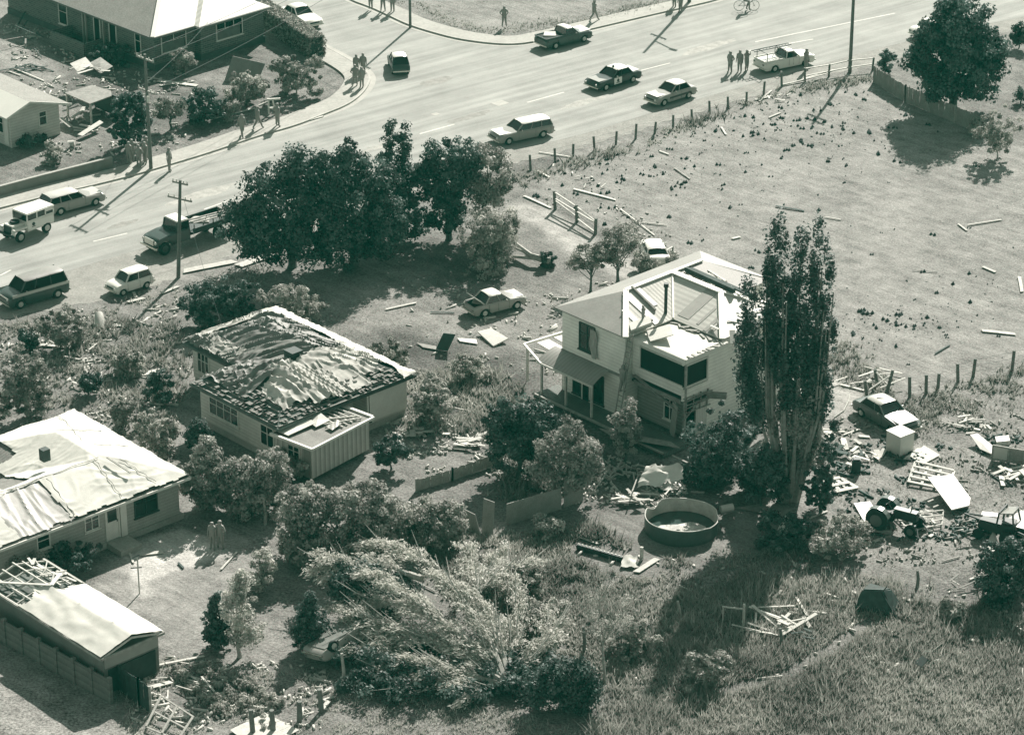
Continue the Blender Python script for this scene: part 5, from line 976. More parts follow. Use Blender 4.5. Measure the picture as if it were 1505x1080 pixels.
rubble([(1200, 630), (1260, 600), (1520, 580), (1520, 840), (1300, 830), (1190, 760)], 750, 'fine pale rubble round the wreckage at right', 502, Mtim, .025, .10)
rubble([(0, 470), (280, 440), (280, 600), (200, 640), (0, 600)], 500, 'fine debris in the gardens left of the tarpaulin house', 503)
rubble([(0, 30), (120, 60), (330, 150), (240, 230), (60, 230)], 500, 'fine debris in the gardens at top left', 504)
rubble([(820, 800), (1300, 860), (1500, 860), (1500, 1000), (820, 1000)], 200, 'scattered splinters in the rough grass', 505)
rubble([(600, 420), (840, 430), (960, 380), (780, 290), (940, 300), (1100, 450), (840, 560), (600, 520)], 260, 'scattered splinters on the lawn and driveway', 506)
rubble([(180, 960), (480, 980), (480, 1070), (200, 1075)], 350, 'fine debris in the lower left garden', 507)
rubble([(1200, 640), (1500, 640), (1500, 800), (1250, 790)], 500, 'dark scraps and mud clods round the wreckage at right', 508, Mdt)
# ---------------------------------------------------------------- vehicles
Mcream = carpaint(.62, 'white'); Mgreyc = carpaint(.26, 'mid_grey'); Mblackc = carpaint(.025, 'black'); Mdarkc = carpaint(.06, 'dark'); Mlgc = carpaint(.45, 'light_grey'); Mdgc = carpaint(.11, 'dark_grey')
def body_loft(L, W, base, belt, hood, front, rear, xw, rw, nose=.9, tail=.9, th=.06, low=.18, cowl=None, deck=None):
    """side profile: station x -> (bottom z, top z, half width)"""
    xs_ = sorted(set([round(-L / 2 + L * i / 40, 3) for i in range(41)])); rings = []
    for x in xs_:
        e = 1.0
        fx = (x + L / 2) / L
        zt = belt if rear <= x <= front else None
        if x > front: t = (x - front) / (L / 2 - front); zt = (cowl or belt) + (hood - (cowl or belt)) * t ** 1.2
        if x < rear: t = (rear - x) / (L / 2 + rear); zt = (deck or belt) + (tail * (deck or belt) - (deck or belt)) * t ** 1.5
        zb = base; 
        for w_ in xw:
            d = abs(x - w_)
            if d < rw * 1.28: zb = max(zb, math.sqrt(max(0, (rw * 1.28) ** 2 - d * d)) + rw * .75)
        ed = min(L / 2 - abs(x), .28) / .28; hw = W / 2 * (.88 + .12 * math.sqrt(max(0, 1 - (1 - ed) ** 2))); zt2 = zt - (1 - ed) ** 2 * .10; zb2 = min(zb + (1 - ed) ** 2 * .10, zt2 - .12)
        zm = max(zb2 + .02, base + (zt - base) * .5)
        zm = min(zm, zt2 - .1)
        rings.append([(x, -hw * .94, zb2), (x, -hw, zm), (x, -hw * .985, zt2 - .07), (x, -hw * .90, zt2), (x, 0, zt2 + .03), (x, hw * .90, zt2), (x, hw * .985, zt2 - .07), (x, hw, zm), (x, hw * .94, zb2)])
    vs = [p for r in rings for p in r]; fs = []; n = 9
    for i in range(len(rings) - 1):
        for k in range(n): fs.append((i * n + k, i * n + (k + 1) % n, (i + 1) * n + (k + 1) % n, (i + 1) * n + k))
    fs.append(tuple(reversed(range(n)))); fs.append(tuple((len(rings) - 1) * n + k for k in range(n)))
    return MB().add(vs, fs)
def wheels(o, xw, W, rw, rim=Mlgc, wd=.17, spin=0):
    for x in xw:
        for s in (-1, 1):
            y = s * (W / 2 - wd / 2 - .03); t = MB().tube([(x, y - wd / 2, rw), (x, y - wd / 2 + .03, rw), (x, y + wd / 2 - .03, rw), (x, y + wd / 2, rw)], [rw * .9, rw, rw, rw * .9], 18); wo_ = empty('wheel', (0, 0, 0)); wo_.parent = o
            t.build('tyre', Mrub, wo_, smooth=True); r = MB().disc((x, y + s * (wd / 2 + .004), rw), (0, 1, 0), rw * .56, .03, 12); r.disc((x, y + s * (wd / 2 + .02), rw), (0, 1, 0), rw * .2, .04, 8); r.build('rim', rim, wo_)
def car(name, at, hd, L=4.5, W=1.72, H=1.38, belt=.88, hood=.74, front=.75, rear=-1.35, rf=None, rr=None, paint=Mcream, roofp=None, lab='', grp=None, cat='car', rimm=None, rw=.30, deckm=None, hoodm=None, boot=False, mids=(0.1,), base=.22, tail=.92, rake=(.62, .42), rackf=None, glass=None, grille=True, hub=None):
    p = at if isinstance(at, Vector) else G(*at); o = empty(name, p, hd, lab, cat, grp); roofp = roofp or paint
    xw = (L * .5 - L * .185, -L * .5 + L * .205)
    bd = body_loft(L, W, base, belt, hood, front, rear, xw, rw, tail=tail).build('body', paint, o, smooth=True)
    MB().box((0, 0, .36), (L * .8, W * .72, .26)).build('underbody', Mblk, o)
    rf = front - rake[0] if rf is None else rf; rr = rear + rake[1] if rr is None else rr; hwb = W / 2 * .89; hwt = W / 2 * .72; zt = H - .03
    # glasshouse: dark glass, then pillars and roof in paint
    vb = [(front - .02, -hwb), (front - .02, hwb), (rear + .02, hwb), (rear + .02, -hwb)]; vt = [(rf, -hwt), (rf, hwt), (rr, hwt), (rr, -hwt)]; zb_ = belt - .02
    gl = MB(); gl.add([(x * .995, y * .985, zb_) for x, y in vb] + [(x, y, zt - .03) for x, y in vt], [(0, 1, 5, 4), (1, 2, 6, 5), (2, 3, 7, 6), (3, 0, 4, 7), (4, 5, 6, 7)]); gl.build('windows', glass or Mglass, o)
    pl = MB()
    for a, b in zip(vb, vt): pl.beam((a[0], a[1], zb_ + .02), (b[0], b[1], zt), .07)
    for m_ in mids:
        xb = front + (rear - front) * (.5 - m_ * .5 if False else (.5 - m_)); xt = rf + (rr - rf) * (.5 - m_)
        for s in (-1, 1): pl.beam((xb, s * hwb, zb_ + .02), (xt, s * hwt, zt), .055)
    for s in (-1, 1): pl.beam((vb[0][0], s * (hwb + .005), belt + .01), (vb[2][0], s * (hwb + .005), belt + .01), .05, .04)
    pl.build('pillars', paint, o)
    rp = MB(); nr = 8; vs = []
    for i in range(nr + 1):
        t = i / nr; x = rf + .05 + (rr - rf - .10) * t; e = min(t, 1 - t); zc = zt + .045 * math.sqrt(min(1, e * 6)); hw = hwt * (1.0 - .05 * (e < .01))
        for y, dz in ((-hw - .03, -.07), (-hw * .92, -.01), (-hw * .5, .03), (0, .04), (hw * .5, .03), (hw * .92, -.01), (hw + .03, -.07)): vs.append((x, y, zc + dz))
    rp.add(vs, [(i * 7 + k, i * 7 + k + 1, (i + 1) * 7 + k + 1, (i + 1) * 7 + k) for i in range(nr) for k in range(6)]); rp.build('roof', roofp, o, smooth=True)
    for s in (-1, 1):
        MB().disc((L / 2 - .0, s * W * .34, hood - .14), (1, 0, 0), .085, .05, 12).build('headlight', Mlamp, o); MB().box((-L / 2 + .0, s * W * .36, belt * tail - .2), (.05, .22, .11)).build('tail_light', Mtail, o)
    MB().box((L / 2 + .03, 0, base + .16), (.09, W * .96, .11)).build('front_bumper', Mchr, o, bevel=.02); MB().box((-L / 2 - .03, 0, base + .18), (.09, W * .96, .11)).build('rear_bumper', Mchr, o, bevel=.02)
    if grille: MB().box((L / 2 - .0, 0, hood - .16), (.03, W * .5, .13)).build('grille', Mdk, o)
    for s in (-1, 1):
        MB().box((front - .35, s * (W / 2 + .05), belt + .07), (.06, .12, .09)).build('mirror', Mchr, o) if L > 3.3 else None
        tr_ = MB(); 
        for m_ in (front - .12, (front + rear) / 2, rear + .25): tr_.box((m_, s * (W / 2 - .008), belt - .3), (.012, .02, .48))
        tr_.build('door_seams', Mdk, o)
    if hoodm: MB().box((L / 2 - (L / 2 - front) * .52, 0, (belt + hood) / 2 + .035), ((L / 2 - front) * .72, W * .74, .015)).build('bonnet', hoodm, o).rotation_euler = (0, 0, 0)
    wheels(o, xw, W, rw, hub or Mlgc); return o
def rt(p, q): return head(p, q)
H1 = rt((430, 310), (600, 258))     # direction of the road, towards upper right
c = car('parked_car', (442, 33), rt((405, 12), (478, 50)), L=4.5, paint=Mcream, lab='white sedan on the side street behind the tall trimmed hedge', deckm=1)
c = car('small_car', (586, 102), R(100), L=3.3, W=1.42, H=1.38, belt=.82, hood=.68, front=.75, rear=-1.35, paint=Mdarkc, roofp=Mcream, lab='tiny dark rounded car with a white roof seen from behind at the street corner', tail=.75, rw=.26, hub=Mlgc)
# utes
def ute(at, hd, L, paint, roofp, lab, front=.95, rear=-.35, rack=False, cat='ute', belt=.92, H=1.45):
    o = car('utility_truck', at, hd, L=L, paint=paint, roofp=roofp, lab=lab, cat=cat, front=front, rear=rear, belt=belt, H=H, rake=(.55, .18), tail=1.0, mids=(0.0,) if False else (), hood=.80)
    bx = rear - .08; ex = -L / 2 + .06; MB().box(((bx + ex) / 2, 0, belt + .022), (bx - ex - .1, 1.34, .02)).build('tray', Mblk if not rack else Mlgc, o)
    mb = MB(); 
    for s in (-1, 1): mb.box(((bx + ex) / 2, s * .74, belt + .05), (bx - ex, .10, .09))
    mb.box((ex, 0, belt + .05), (.08, 1.55, .09)); mb.build('tray_side', paint, o, bevel=.015)
    return o, bx, ex
o, bx, ex = ute((828, 64), rt((785, 62), (873, 40)), 4.7, Mdarkc, Mcream, 'dark utility truck with a loaded tray crossing towards the far kerb')
MB().box((1.75, 0, .90), (1.0, 1.35, .02)).build('bonnet', Mcream, o)
q = o.matrix_basis @ Vector((-1.3, .1, 1.0)); sheet_obj('tray_load', [(q.x - .5, q.y - .4, 1.05), (q.x + .5, q.y - .3, 1.0), (q.x + .45, q.y + .3, 1.15), (q.x - .4, q.y + .4, 1.1)], 0, .12, Msheet, 'white bundle lying in the tray of the dark utility truck', 'bundle')
o, bx, ex = ute((1152, 98), rt((1103, 92), (1200, 72)), 4.8, Mcream, Mcream, 'white utility truck with a ladder rack parked on the paddock verge', rack=True)
mb = MB()
for x in (-.4, -2.1):
    for s in (-.7, .7): mb.beam((x, s, .95), (x, s, 1.6), .04)
    mb.beam((x, -.7, 1.6), (x, .7, 1.6), .04)
mb.build('rack', Mdk, o)
la = empty('ladder', o.matrix_basis @ Vector((-.9, .3, 1.66)), o.rotation_euler.z, 'long ladder strapped over the tray of the white utility truck', 'ladder'); mb = MB()
for s in (-.2, .2): mb.beam((-1.9, s, 0), (1.6, s, 0), .06)
mb.build('rail', Mdk, la); mb = MB()
for i in range(12): mb.beam((-1.8 + i * .3, -.2, 0), (-1.8 + i * .3, .2, 0), .035)
mb.build('rungs', Mdk, la)
# police car
o = car('police_car', (901, 124), rt((935, 100), (865, 121)), L=4.6, paint=Mblackc, roofp=Mcream, lab='black police car with white roof, boot and badged front doors', hoodm=None, hub=Mlgc)
MB().box((-1.78, 0, .885), (.72, 1.3, .02)).build('boot_lid', Mcream, o)
for s in (-1, 1):
    pn = MB().box((.28, s * .872, .60), (.78, .015, .50)).build('door_panel', Mcream, o)
    e_ = MB().disc((.28, s * .888, .62), (0, 1, 0), .12, .012, 14); e_.beam((.10, s * .888, .46), (.46, s * .888, .46), .012, .05); e_.beam((.28, s * .888, .74), (.28, s * .888, .84), .05, .012); e_.build('badge', Mdk, pn)
MB().tube([(.0, 0, 1.38), (.0, 0, 1.5), (.0, 0, 1.55)], [.09, .09, .04], 10).build('beacon', Mdk, o)
MB().box((1.55, 0, .845), (1.05, 1.32, .015)).build('bonnet', Mgreyc, o)
o = car('parked_car', (985, 147), rt((1018, 125), (950, 146)), L=4.2, W=1.6, paint=Mgreyc, roofp=Mcream, lab='white roofed sedan with a pale bonnet parked beside the paddock fence behind the police car', front=.6, rear=-1.45); MB().box((1.42, 0, .85), (1.05, 1.22, .015)).build('bonnet', Mcream, o)
for s in (-1, 1): MB().box((-.3, s * .802, .55), (2.2, .012, .16)).build('side_stripe', Mblackc, o)
o = car('station_wagon', (766, 203), rt((805, 186), (722, 203)), L=4.75, W=1.75, paint=Mgreyc, roofp=Mcream, lab='grey station wagon with a long white roof by the driveway trees', front=.8, rear=-2.28, rake=(.6, .22), mids=(.12, -.18), tail=1.0); MB().box((1.6, 0, .85), (1.2, 1.4, .015)).build('bonnet', Mcream, o)
o = car('station_wagon', (106, 305), rt((68, 300), (142, 280)), L=4.6, W=1.7, paint=Mgreyc, roofp=Mlgc, lab='grey station wagon on the far road side just behind the white off-roader', front=.75, rear=-2.2, rake=(.6, .3), mids=(.12, -.18), tail=1.0); MB().box((1.55, 0, .85), (1.1, 1.36, .015)).build('bonnet', Mlgc, o)
# white off-roader
hd = rt((72, 325), (10, 348)); o = empty('off_road_vehicle', G(40, 345), hd, 'white boxy off-roader with a spare wheel on its bonnet at the left edge', 'off-roader'); L = 3.7; rw = .38
mb = MB(); mb.box((-.65, 0, .95), (2.35, 1.55, .62)); mb.box((1.05, 0, .92), (1.1, .92, .55)); mb.build('body', Mcream, o, bevel=.04)
mb = MB()
for s in (-1, 1): mb.box((1.1, s * .63, .95), (1.2, .36, .12)); mb.box((1.66, s * .63, .78), (.1, .36, .4))
mb.box((-.65, 0, .62), (2.3, 1.5, .12)); mb.build('mudguard', Mcream, o, bevel=.03)
mb = MB()
for s in (-1, 1):
    for x in (.5, -.35, -1.1, -1.8): mb.box((x, s * .74, 1.5), (.09, .05, .55))
    mb.box((-.65, s * .74, 1.3), (2.3, .05, .08)); mb.box((-1.5, s * .745, 1.66), (.7, .04, .2))
mb.build('pillars', Mcream, o); MB().box((-.66, 0, 1.5), (2.28, 1.42, .5)).build('windows', Mglass, o); MB().box((-.68, 0, 1.80), (2.45, 1.56, .12)).build('roof', mat('white_roof_panel', .72, .4, .04, 1), o, bevel=.05)
MB().disc((1.0, 0, 1.27), (0, 0, 1), .34, .16, 18).build('spare_wheel', Mrub, o, bevel=.03); MB().box((1.62, 0, .92), (.05, .8, .45)).build('grille', Mdk, o); MB().box((1.8, 0, .58), (.1, 1.6, .13)).build('bumper', Mdk, o)
for s in (-1, 1): MB().disc((1.73, s * .63, .86), (1, 0, 0), .09, .04, 12).build('headlight', Mlamp, o); pn = MB().disc((-.0, s * .785, 1.02), (0, 1, 0), .13, .012, 12); pn.box((0, s * .785, .84), (.3, .012, .05)); pn.build('door_badge', Mdk, o)
wheels(o, (1.15, -1.15), 1.62, rw, Mlgc, .2)
# dark van with pale roof stripe
o = car('dark_van', (50, 440), rt((92, 412), (8, 436)), L=4.5, W=1.72, H=1.75, belt=1.08, hood=.92, front=1.35, rear=-2.15, rake=(.5, .22), paint=Mdarkc, roofp=mat('dull_roof_paint', .19, .5, .25, .7), lab='dark van with a pale belt stripe on the near verge at the left edge', mids=(.2, -.15), rw=.32, tail=1.0, cat='van', glass=Mblk)
for s in (-1, 1): MB().box((-.1, s * .876, .98), (4.2, .02, .2)).build('side_stripe', Mlgc, o)
MB().box((2.26, 0, .84), (.02, 1.45, .1)).build('front_stripe', Mlgc, o); MB().box((1.0, 0, 1.77), (.8, 1.1, .02)).build('roof_panel', Mlgc, o) if False else None
# mini
o = car('compact_car', (191, 425), rt((218, 402), (162, 420)), L=3.05, W=1.41, H=1.34, belt=.82, hood=.72, front=.72, rear=-1.42, rake=(.4, .28), paint=Mcream, rw=.25, lab='tiny boxy white two door car parked on the near verge left of the utility pole', mids=(.02,), tail=.95)
# truck
hd = rt((325, 322), (232, 352)); o = empty('flatbed_truck', G(272, 357), hd, 'dark old truck with rounded bonnet and slatted flat deck beside the utility pole', 'truck'); rw = .45
mb = body_loft(2.0, 1.75, .55, 1.35, 1.15, -.2, -1.0, (.35,), .48, tail=1.0); ob = mb.build('bonnet', Mdarkc, o, smooth=True); ob.location = (1.9, 0, 0)
mb = MB(); mb.box((.7, 0, 1.0), (1.15, 1.8, .85)); mb.build('cab', Mdarkc, o, bevel=.06); MB().box((.65, 0, 1.7), (1.0, 1.6, .58), taper=.86).build('windows', Mglass, o); mb = MB()
for s in (-1, 1):
    for x in (.18, 1.14): mb.beam((x, s * .80, 1.4), (x - .05 * (x > .5), s * .7, 1.98), .08)
mb.build('pillars', Mdarkc, o); MB().box((.62, 0, 2.0), (.98, 1.5, .12)).build('roof', Mcream, o, bevel=.05)
mb = MB(); mb.box((-1.75, 0, 1.02), (3.6, 2.1, .10)); mb.box((-1.75, 1.05, 1.18), (3.6, .06, .35)); mb.box((-1.75, -1.05, 1.18), (3.6, .06, .35)); mb.build('deck', Mdk, o)
mb = MB(); mb.box((-1.75, -1.1, 1.2), (3.6, .04, .2)); mb.box((-3.57, 0, 1.2), (.06, 2.2, .35)); mb.build('tailboard', Mgreyc, o); mb = MB()
for y in (.25, .6, .95): mb.beam((-.1, y, 1.7), (-3.3, y, 1.55), .12, .06)
for x in (-.1, -1.7, -3.2): mb.beam((x, .0, 1.1), (x, .3, 1.65), .06); mb.beam((x, 1.0, 1.1), (x, 1.0, 1.6), .06)
mb.build('deck_frame', Mtim, o); mb = MB(); mb.box((-1.5, 0, .75), (4.6, .8, .25)); mb.build('chassis', Mblk, o)
MB().box((2.93, 0, .95), (.06, 1.0, .42)).build('grille', Mchr, o); MB().box((3.0, 0, .62), (.1, 1.8, .14)).build('bumper', Mchr, o)
for s in (-1, 1): MB().disc((2.92, s * .68, .98), (1, 0, 0), .11, .06, 12).build('headlight', Mlamp, o)
wheels(o, (2.25, -2.3), 1.8, rw, Mdarkc, .26)
q = o.matrix_basis @ Vector((-1.6, -.3, 1.2)); sheet_obj('deck_load', [(q.x - .8, q.y - .4, 1.12), (q.x + .6, q.y - .4, 1.16), (q.x + .6, q.y + .3, 1.3), (q.x - .6, q.y + .5, 1.2)], 0, .1, Mwm, 'jumble of pale salvage on the flat deck of the old truck', 'salvage', bend=.15)
# open boot sedan
hd = rt((692, 452), (765, 434)); o = car('open_boot_sedan', (727, 455), hd, L=3.95, W=1.6, H=1.34, front=.75, rear=-1.1, belt=.84, paint=Mgreyc, roofp=Mcream, lab='grey sedan with white roof and its boot wide open on the lawn', tail=.95); MB().box((1.35, 0, .82), (.95, 1.2, .015)).build('bonnet', Mcream, o)
MB().box((-1.52, 0, .83), (.72, 1.15, .03)).build('boot_opening', Mblk, o); mb = MB(); mb.beam((-1.15, 0, .88), (-1.75, 0, 1.38), 1.25, .05); mb.build('boot_lid', Mlgc, o)
# dark sedan near driveway end
hd = rt((1272, 592), (1335, 628)); o = car('dark_sedan', (1302, 620), hd, L=4.5, W=1.75, H=1.36, paint=Mdgc, roofp=Mlgc, lab='dark dusty sedan with a pale roof and bonnet parked near the white cube box', front=.7, rear=-1.5); MB().box((1.5, 0, .85), (1.25, 1.4, .02)).build('bonnet', Mgreyc, o)
MB().tube([(-.6, -.3, 1.42), (-.2, .2, 1.5), (.1, .1, 1.46)], .02, 5).build('roof_rail', Mdk, o)
# car seen beyond the white house roof, and the one behind the big tree
c = car('parked_car', (961, 381), R(98), L=3.7, W=1.6, H=1.2, paint=Mcream, lab='white sedan standing on the driveway just beyond the torn iron roof', rw=.28)
c = car('parked_car', (1375, 52), H1 - R(10), L=4.3, paint=Mcream, lab='white car mostly hidden behind the big round tree at the top right')
# overturned car under the willow
o = car('overturned_car', G(500, 958) + Vector((0, 0, 1.55)), R(45), L=4.3, W=1.65, H=1.36, paint=Mgreyc, lab='grey car flipped on its roof under the toppled willow', belt=.86); o.rotation_euler = (R(168), R(-9), R(48)); MB().box((0, 0, .2), (3.6, 1.35, .04)).build('floor_pan', mat('rusty_floor_pan', .14, .9, .35, 2), o)
# old rusty dark car body/hull lying on grass lower right
go_ = G(1288, 893); o = empty('upturned_hull', go_, R(-20), 'dark upturned metal hopper lying in the rough grass lower right', 'hopper')
mb = MB(); vs = [(-1.15, -.7, 0), (1.1, -.6, 0), (1.25, .7, 0), (-1.0, .8, 0), (-.75, -.35, 1.15), (.35, -.35, 1.35), (.7, .35, 1.1), (-.5, .45, 1.2)]; mb.add(vs, [(0, 1, 5, 4), (1, 2, 6, 5), (2, 3, 7, 6), (3, 0, 4, 7), (4, 5, 6, 7)]); mb.build('shell', mat('rusty_iron', .05, .8, .4, 2.5), o, bevel=.06)
mb = MB(); mb.beam((.2, -.3, 1.3), (1.3, -.75, 0), .08); mb.beam((.4, -.36, 1.3), (.6, -.4, 1.65), .05); mb.build('rim_bar', Mdk, o)
# tractor
to_ = G(1312, 775); o = empty('tractor', to_, R(-30), 'grey farm tractor with big rear wheels among scattered timber', 'tractor')
mb = MB(); mb.box((.75, 0, .98), (1.4, .5, .52)); mb.box((-.35, 0, .75), (1.0, .6, .5)); mb.build('body', Mdk, o, bevel=.06); MB().box((.75, 0, 1.27), (1.35, .42, .06)).build('bonnet', Mdgc, o)
for s in (-1, 1):
    w_ = empty('rear_wheel', (0, 0, 0)); w_.parent = o; MB().tube([(-.65, s * .72 - .17, .68), (-.65, s * .72 - .1, .68), (-.65, s * .72 + .1, .68), (-.65, s * .72 + .17, .68)], [.6, .68, .68, .6], 20).build('tyre', mat('dusty_rubber', .035, .9, .3, 6), w_, smooth=True); MB().disc((-.65, s * .92, .68), (0, 1, 0), .36, .04, 14).build('rim', Mdgc, w_)
    w_ = empty('front_wheel', (0, 0, 0)); w_.parent = o; MB().disc((1.3, s * .6, .38), (0, 1, 0), .38, .18, 16).build('tyre', Mrub, w_); MB().disc((1.3, s * .7, .38), (0, 1, 0), .2, .03, 12).build('rim', Mdgc, w_)
    mb = MB(); vs = []
    for k in range(7): a = R(20 + k * 22); vs += [(-.65 + .76 * math.cos(a), s * .72 - .2, .68 + .76 * math.sin(a)), (-.65 + .76 * math.cos(a), s * .72 + .2, .68 + .76 * math.sin(a))]
    mb.add(vs, [(2 * k, 2 * k + 1, 2 * k + 3, 2 * k + 2) for k in range(6)]); mb.build('mudguard', Mdgc, o)
mb = MB(); mb.tube([(-.1, 0, 1.1), (-.35, 0, 1.45)], .03, 6); mb.tube([(-.35 + .17 * math.cos(a) * .6, .2 * math.sin(a), 1.45 + .1 * math.cos(a)) for a in [i * .52 for i in range(13)]], .02, 5); mb.build('steering_wheel', Mdk, o)
MB().box((-.7, 0, 1.05), (.4, .42, .08)).build('seat', Mdk, o, bevel=.03); MB().tube([(1.0, .15, 1.25), (1.0, .15, 1.75)], .035, 6).build('exhaust', Mdk, o)
mb = MB(); mb.beam((1.3, -.62, .4), (1.3, .62, .4), .09); mb.beam((1.6, -.4, .5), (1.9, -.9, .25), .06); mb.beam((1.6, .4, .5), (2.1, .1, .25), .06); mb.build('front_axle', Mdk, o)
# wrecked machine at the right edge
to_ = G(1470, 792); o = empty('wrecked_tractor', to_, R(150), 'wrecked machine with crushed cab lying at the right edge', 'tractor'); mb = MB(); mb.box((.5, 0, .75), (1.5, .7, .6)); mb.box((-.5, .1, .95), (.8, .9, .7), .2); mb.build('body', Mdk, o, bevel=.08)
mb = MB()
for a, b in (((-.9, -.5, 1.2), (-.7, -.45, 2.0)), ((-.9, .55, 1.2), (-.8, .5, 1.9)), ((.1, -.5, 1.0), (-.1, -.45, 2.0)), ((.1, .55, 1.0), (.0, .5, 1.85)), ((-.7, -.45, 2.0), (-.8, .5, 1.9)), ((-.1, -.45, 2.0), (.0, .5, 1.85)), ((1.2, .2, 1.0), (2.0, .5, 1.3)), ((1.2, -.3, 1.0), (2.1, -.5, .8)), ((-.9, .3, .9), (-1.7, .9, 1.1))): mb.beam(a, b, .08)
mb.build('cab_frame', Mdk, o); MB().beam((-.8, 0, 2.0), (0, 0, 1.8), .95, .05).build('roof_panel', Mgreyc, o); MB().box((-1.15, -.1, 1.15), (.7, .8, .05)).build('bonnet', Mlgc, o); MB().box((1.0, -.8, .9), (.9, .5, .05), .3).build('side_panel', Mgreyc, o)
for x, y, r_ in ((-.7, -.7, .5), (-.7, .75, .5), (1.0, -.55, .32), (1.1, .55, .32)):
    MB().disc((x, y, r_), (0, 1, 0), r_, .22, 16).build('wheel', Mrub, o, bevel=.03)
# ---------------------------------------------------------------- utility poles and wires
Mpole = mat('pole_timber', .14, .85, .25, 2, fine=.15)
def pole(base, h, lab, arms, ang, r=.14, lean=(0, 0), extra=()):
    p = G(*base); o = empty('utility_pole', p, 0, lab, 'utility pole', 'timber utility poles along the road'); top = Vector((lean[0], lean[1], h)); MB().tube([(0, 0, -.1), top * .5, top], [r, r * .85, r * .68], 10).build('post', Mpole, o, smooth=True)
    for z, L in arms:
        c = top * (z / h); d = Vector((math.cos(ang), math.sin(ang), 0)) * L / 2; ca = MB().beam(c - d, c + d, .10, .12).build('crossarm', Mtim, o)
        for k in (-1, -.5, .5, 1): MB().tube([c + d * k * .93 + Vector((0, 0, .05)), c + d * k * .93 + Vector((0, 0, .22))], [.05, .035], 6).build('insulator', Mlamp, ca)
    return o, p
pA, a1 = pole((222, 250), 8.75, 'tall timber utility pole with two crossarms on the far footpath beside the round dark tree', [(8.4, 1.9), (6.0, 1.9)], R(-45))
mb = MB(); mb.beam((-.3, 0, 5.7), (.5, .1, 5.9), .1); mb.tube([(.1, -.2, 5.2), (.1, -.2, 5.7)], .12, 8); mb.build('fuse_box', Mlamp, pA)
pB, b1 = pole((262, 408), 6.9, 'leaning timber utility pole with crossarms on the near verge by the old truck', [(6.7, 1.2), (5.6, 1.9)], R(-30), lean=(.45, 0))
pC, c1 = pole((603, 41), 8.8, 'timber utility pole on the far kerb at the side street corner', [(8.3, 1.8), (7.2, 1.2)], R(-50), r=.12)
pD, d1 = pole((1249, 106), 8.8, 'timber utility pole standing in the paddock verge fence at upper right', [(8.3, 2.0), (7.7, 2.0)], R(-50), r=.15)
pE, e1 = pole((1013, 5), 9.5, 'timber street pole on the far kerb at the top edge with a lamp arm', [(6.5, 1.8)], R(-50), r=.16)
MB().beam((0, 0, 7.3), (1.5, -1.4, 7.8), .09).build('lamp_arm', Mdk, pE); MB().box((1.6, -1.5, 7.8), (.7, .25, .15), R(-43)).build('lamp_head', Mlgc, pE)
def wire(a, b, lab, sag=.6, r=.018):
    pts = [a.lerp(b, t / 14) - Vector((0, 0, sag * 4 * (t / 14) * (1 - t / 14))) for t in range(15)]; c = pts[0].copy(); o = MB().tube([p - c for p in pts], r, 4).build('power_line', Mdk, loc=c); tag(o, lab, 'wire')
wire(a1 + Vector((.6, -.6, 8.6)), c1 + Vector((.6, -.6, 8.5)), 'uppermost wire from the far left pole to the street corner pole'); wire(a1 + Vector((-.6, .6, 8.6)), c1 + Vector((-.6, .6, 8.5)), 'wire beside the uppermost one running to the corner pole'); wire(a1 + Vector((.3, -.3, 6.2)), c1 + Vector((.3, -.3, 7.3)), 'lowest wire running from the far left pole to the street corner pole')
wire(a1 + Vector((-.6, .3, 6.1)), P2(oA, AA, -.3, 6, 3.0), 'service wire from the far left pole to the brick house eave', .3, .012)
wire(b1 + Vector((.6, 0, 5.7)), P2(oC, AC, -9, 3.9, 2.9), 'thin service wire from the near leaning pole to the tarpaulin house', .5, .010)
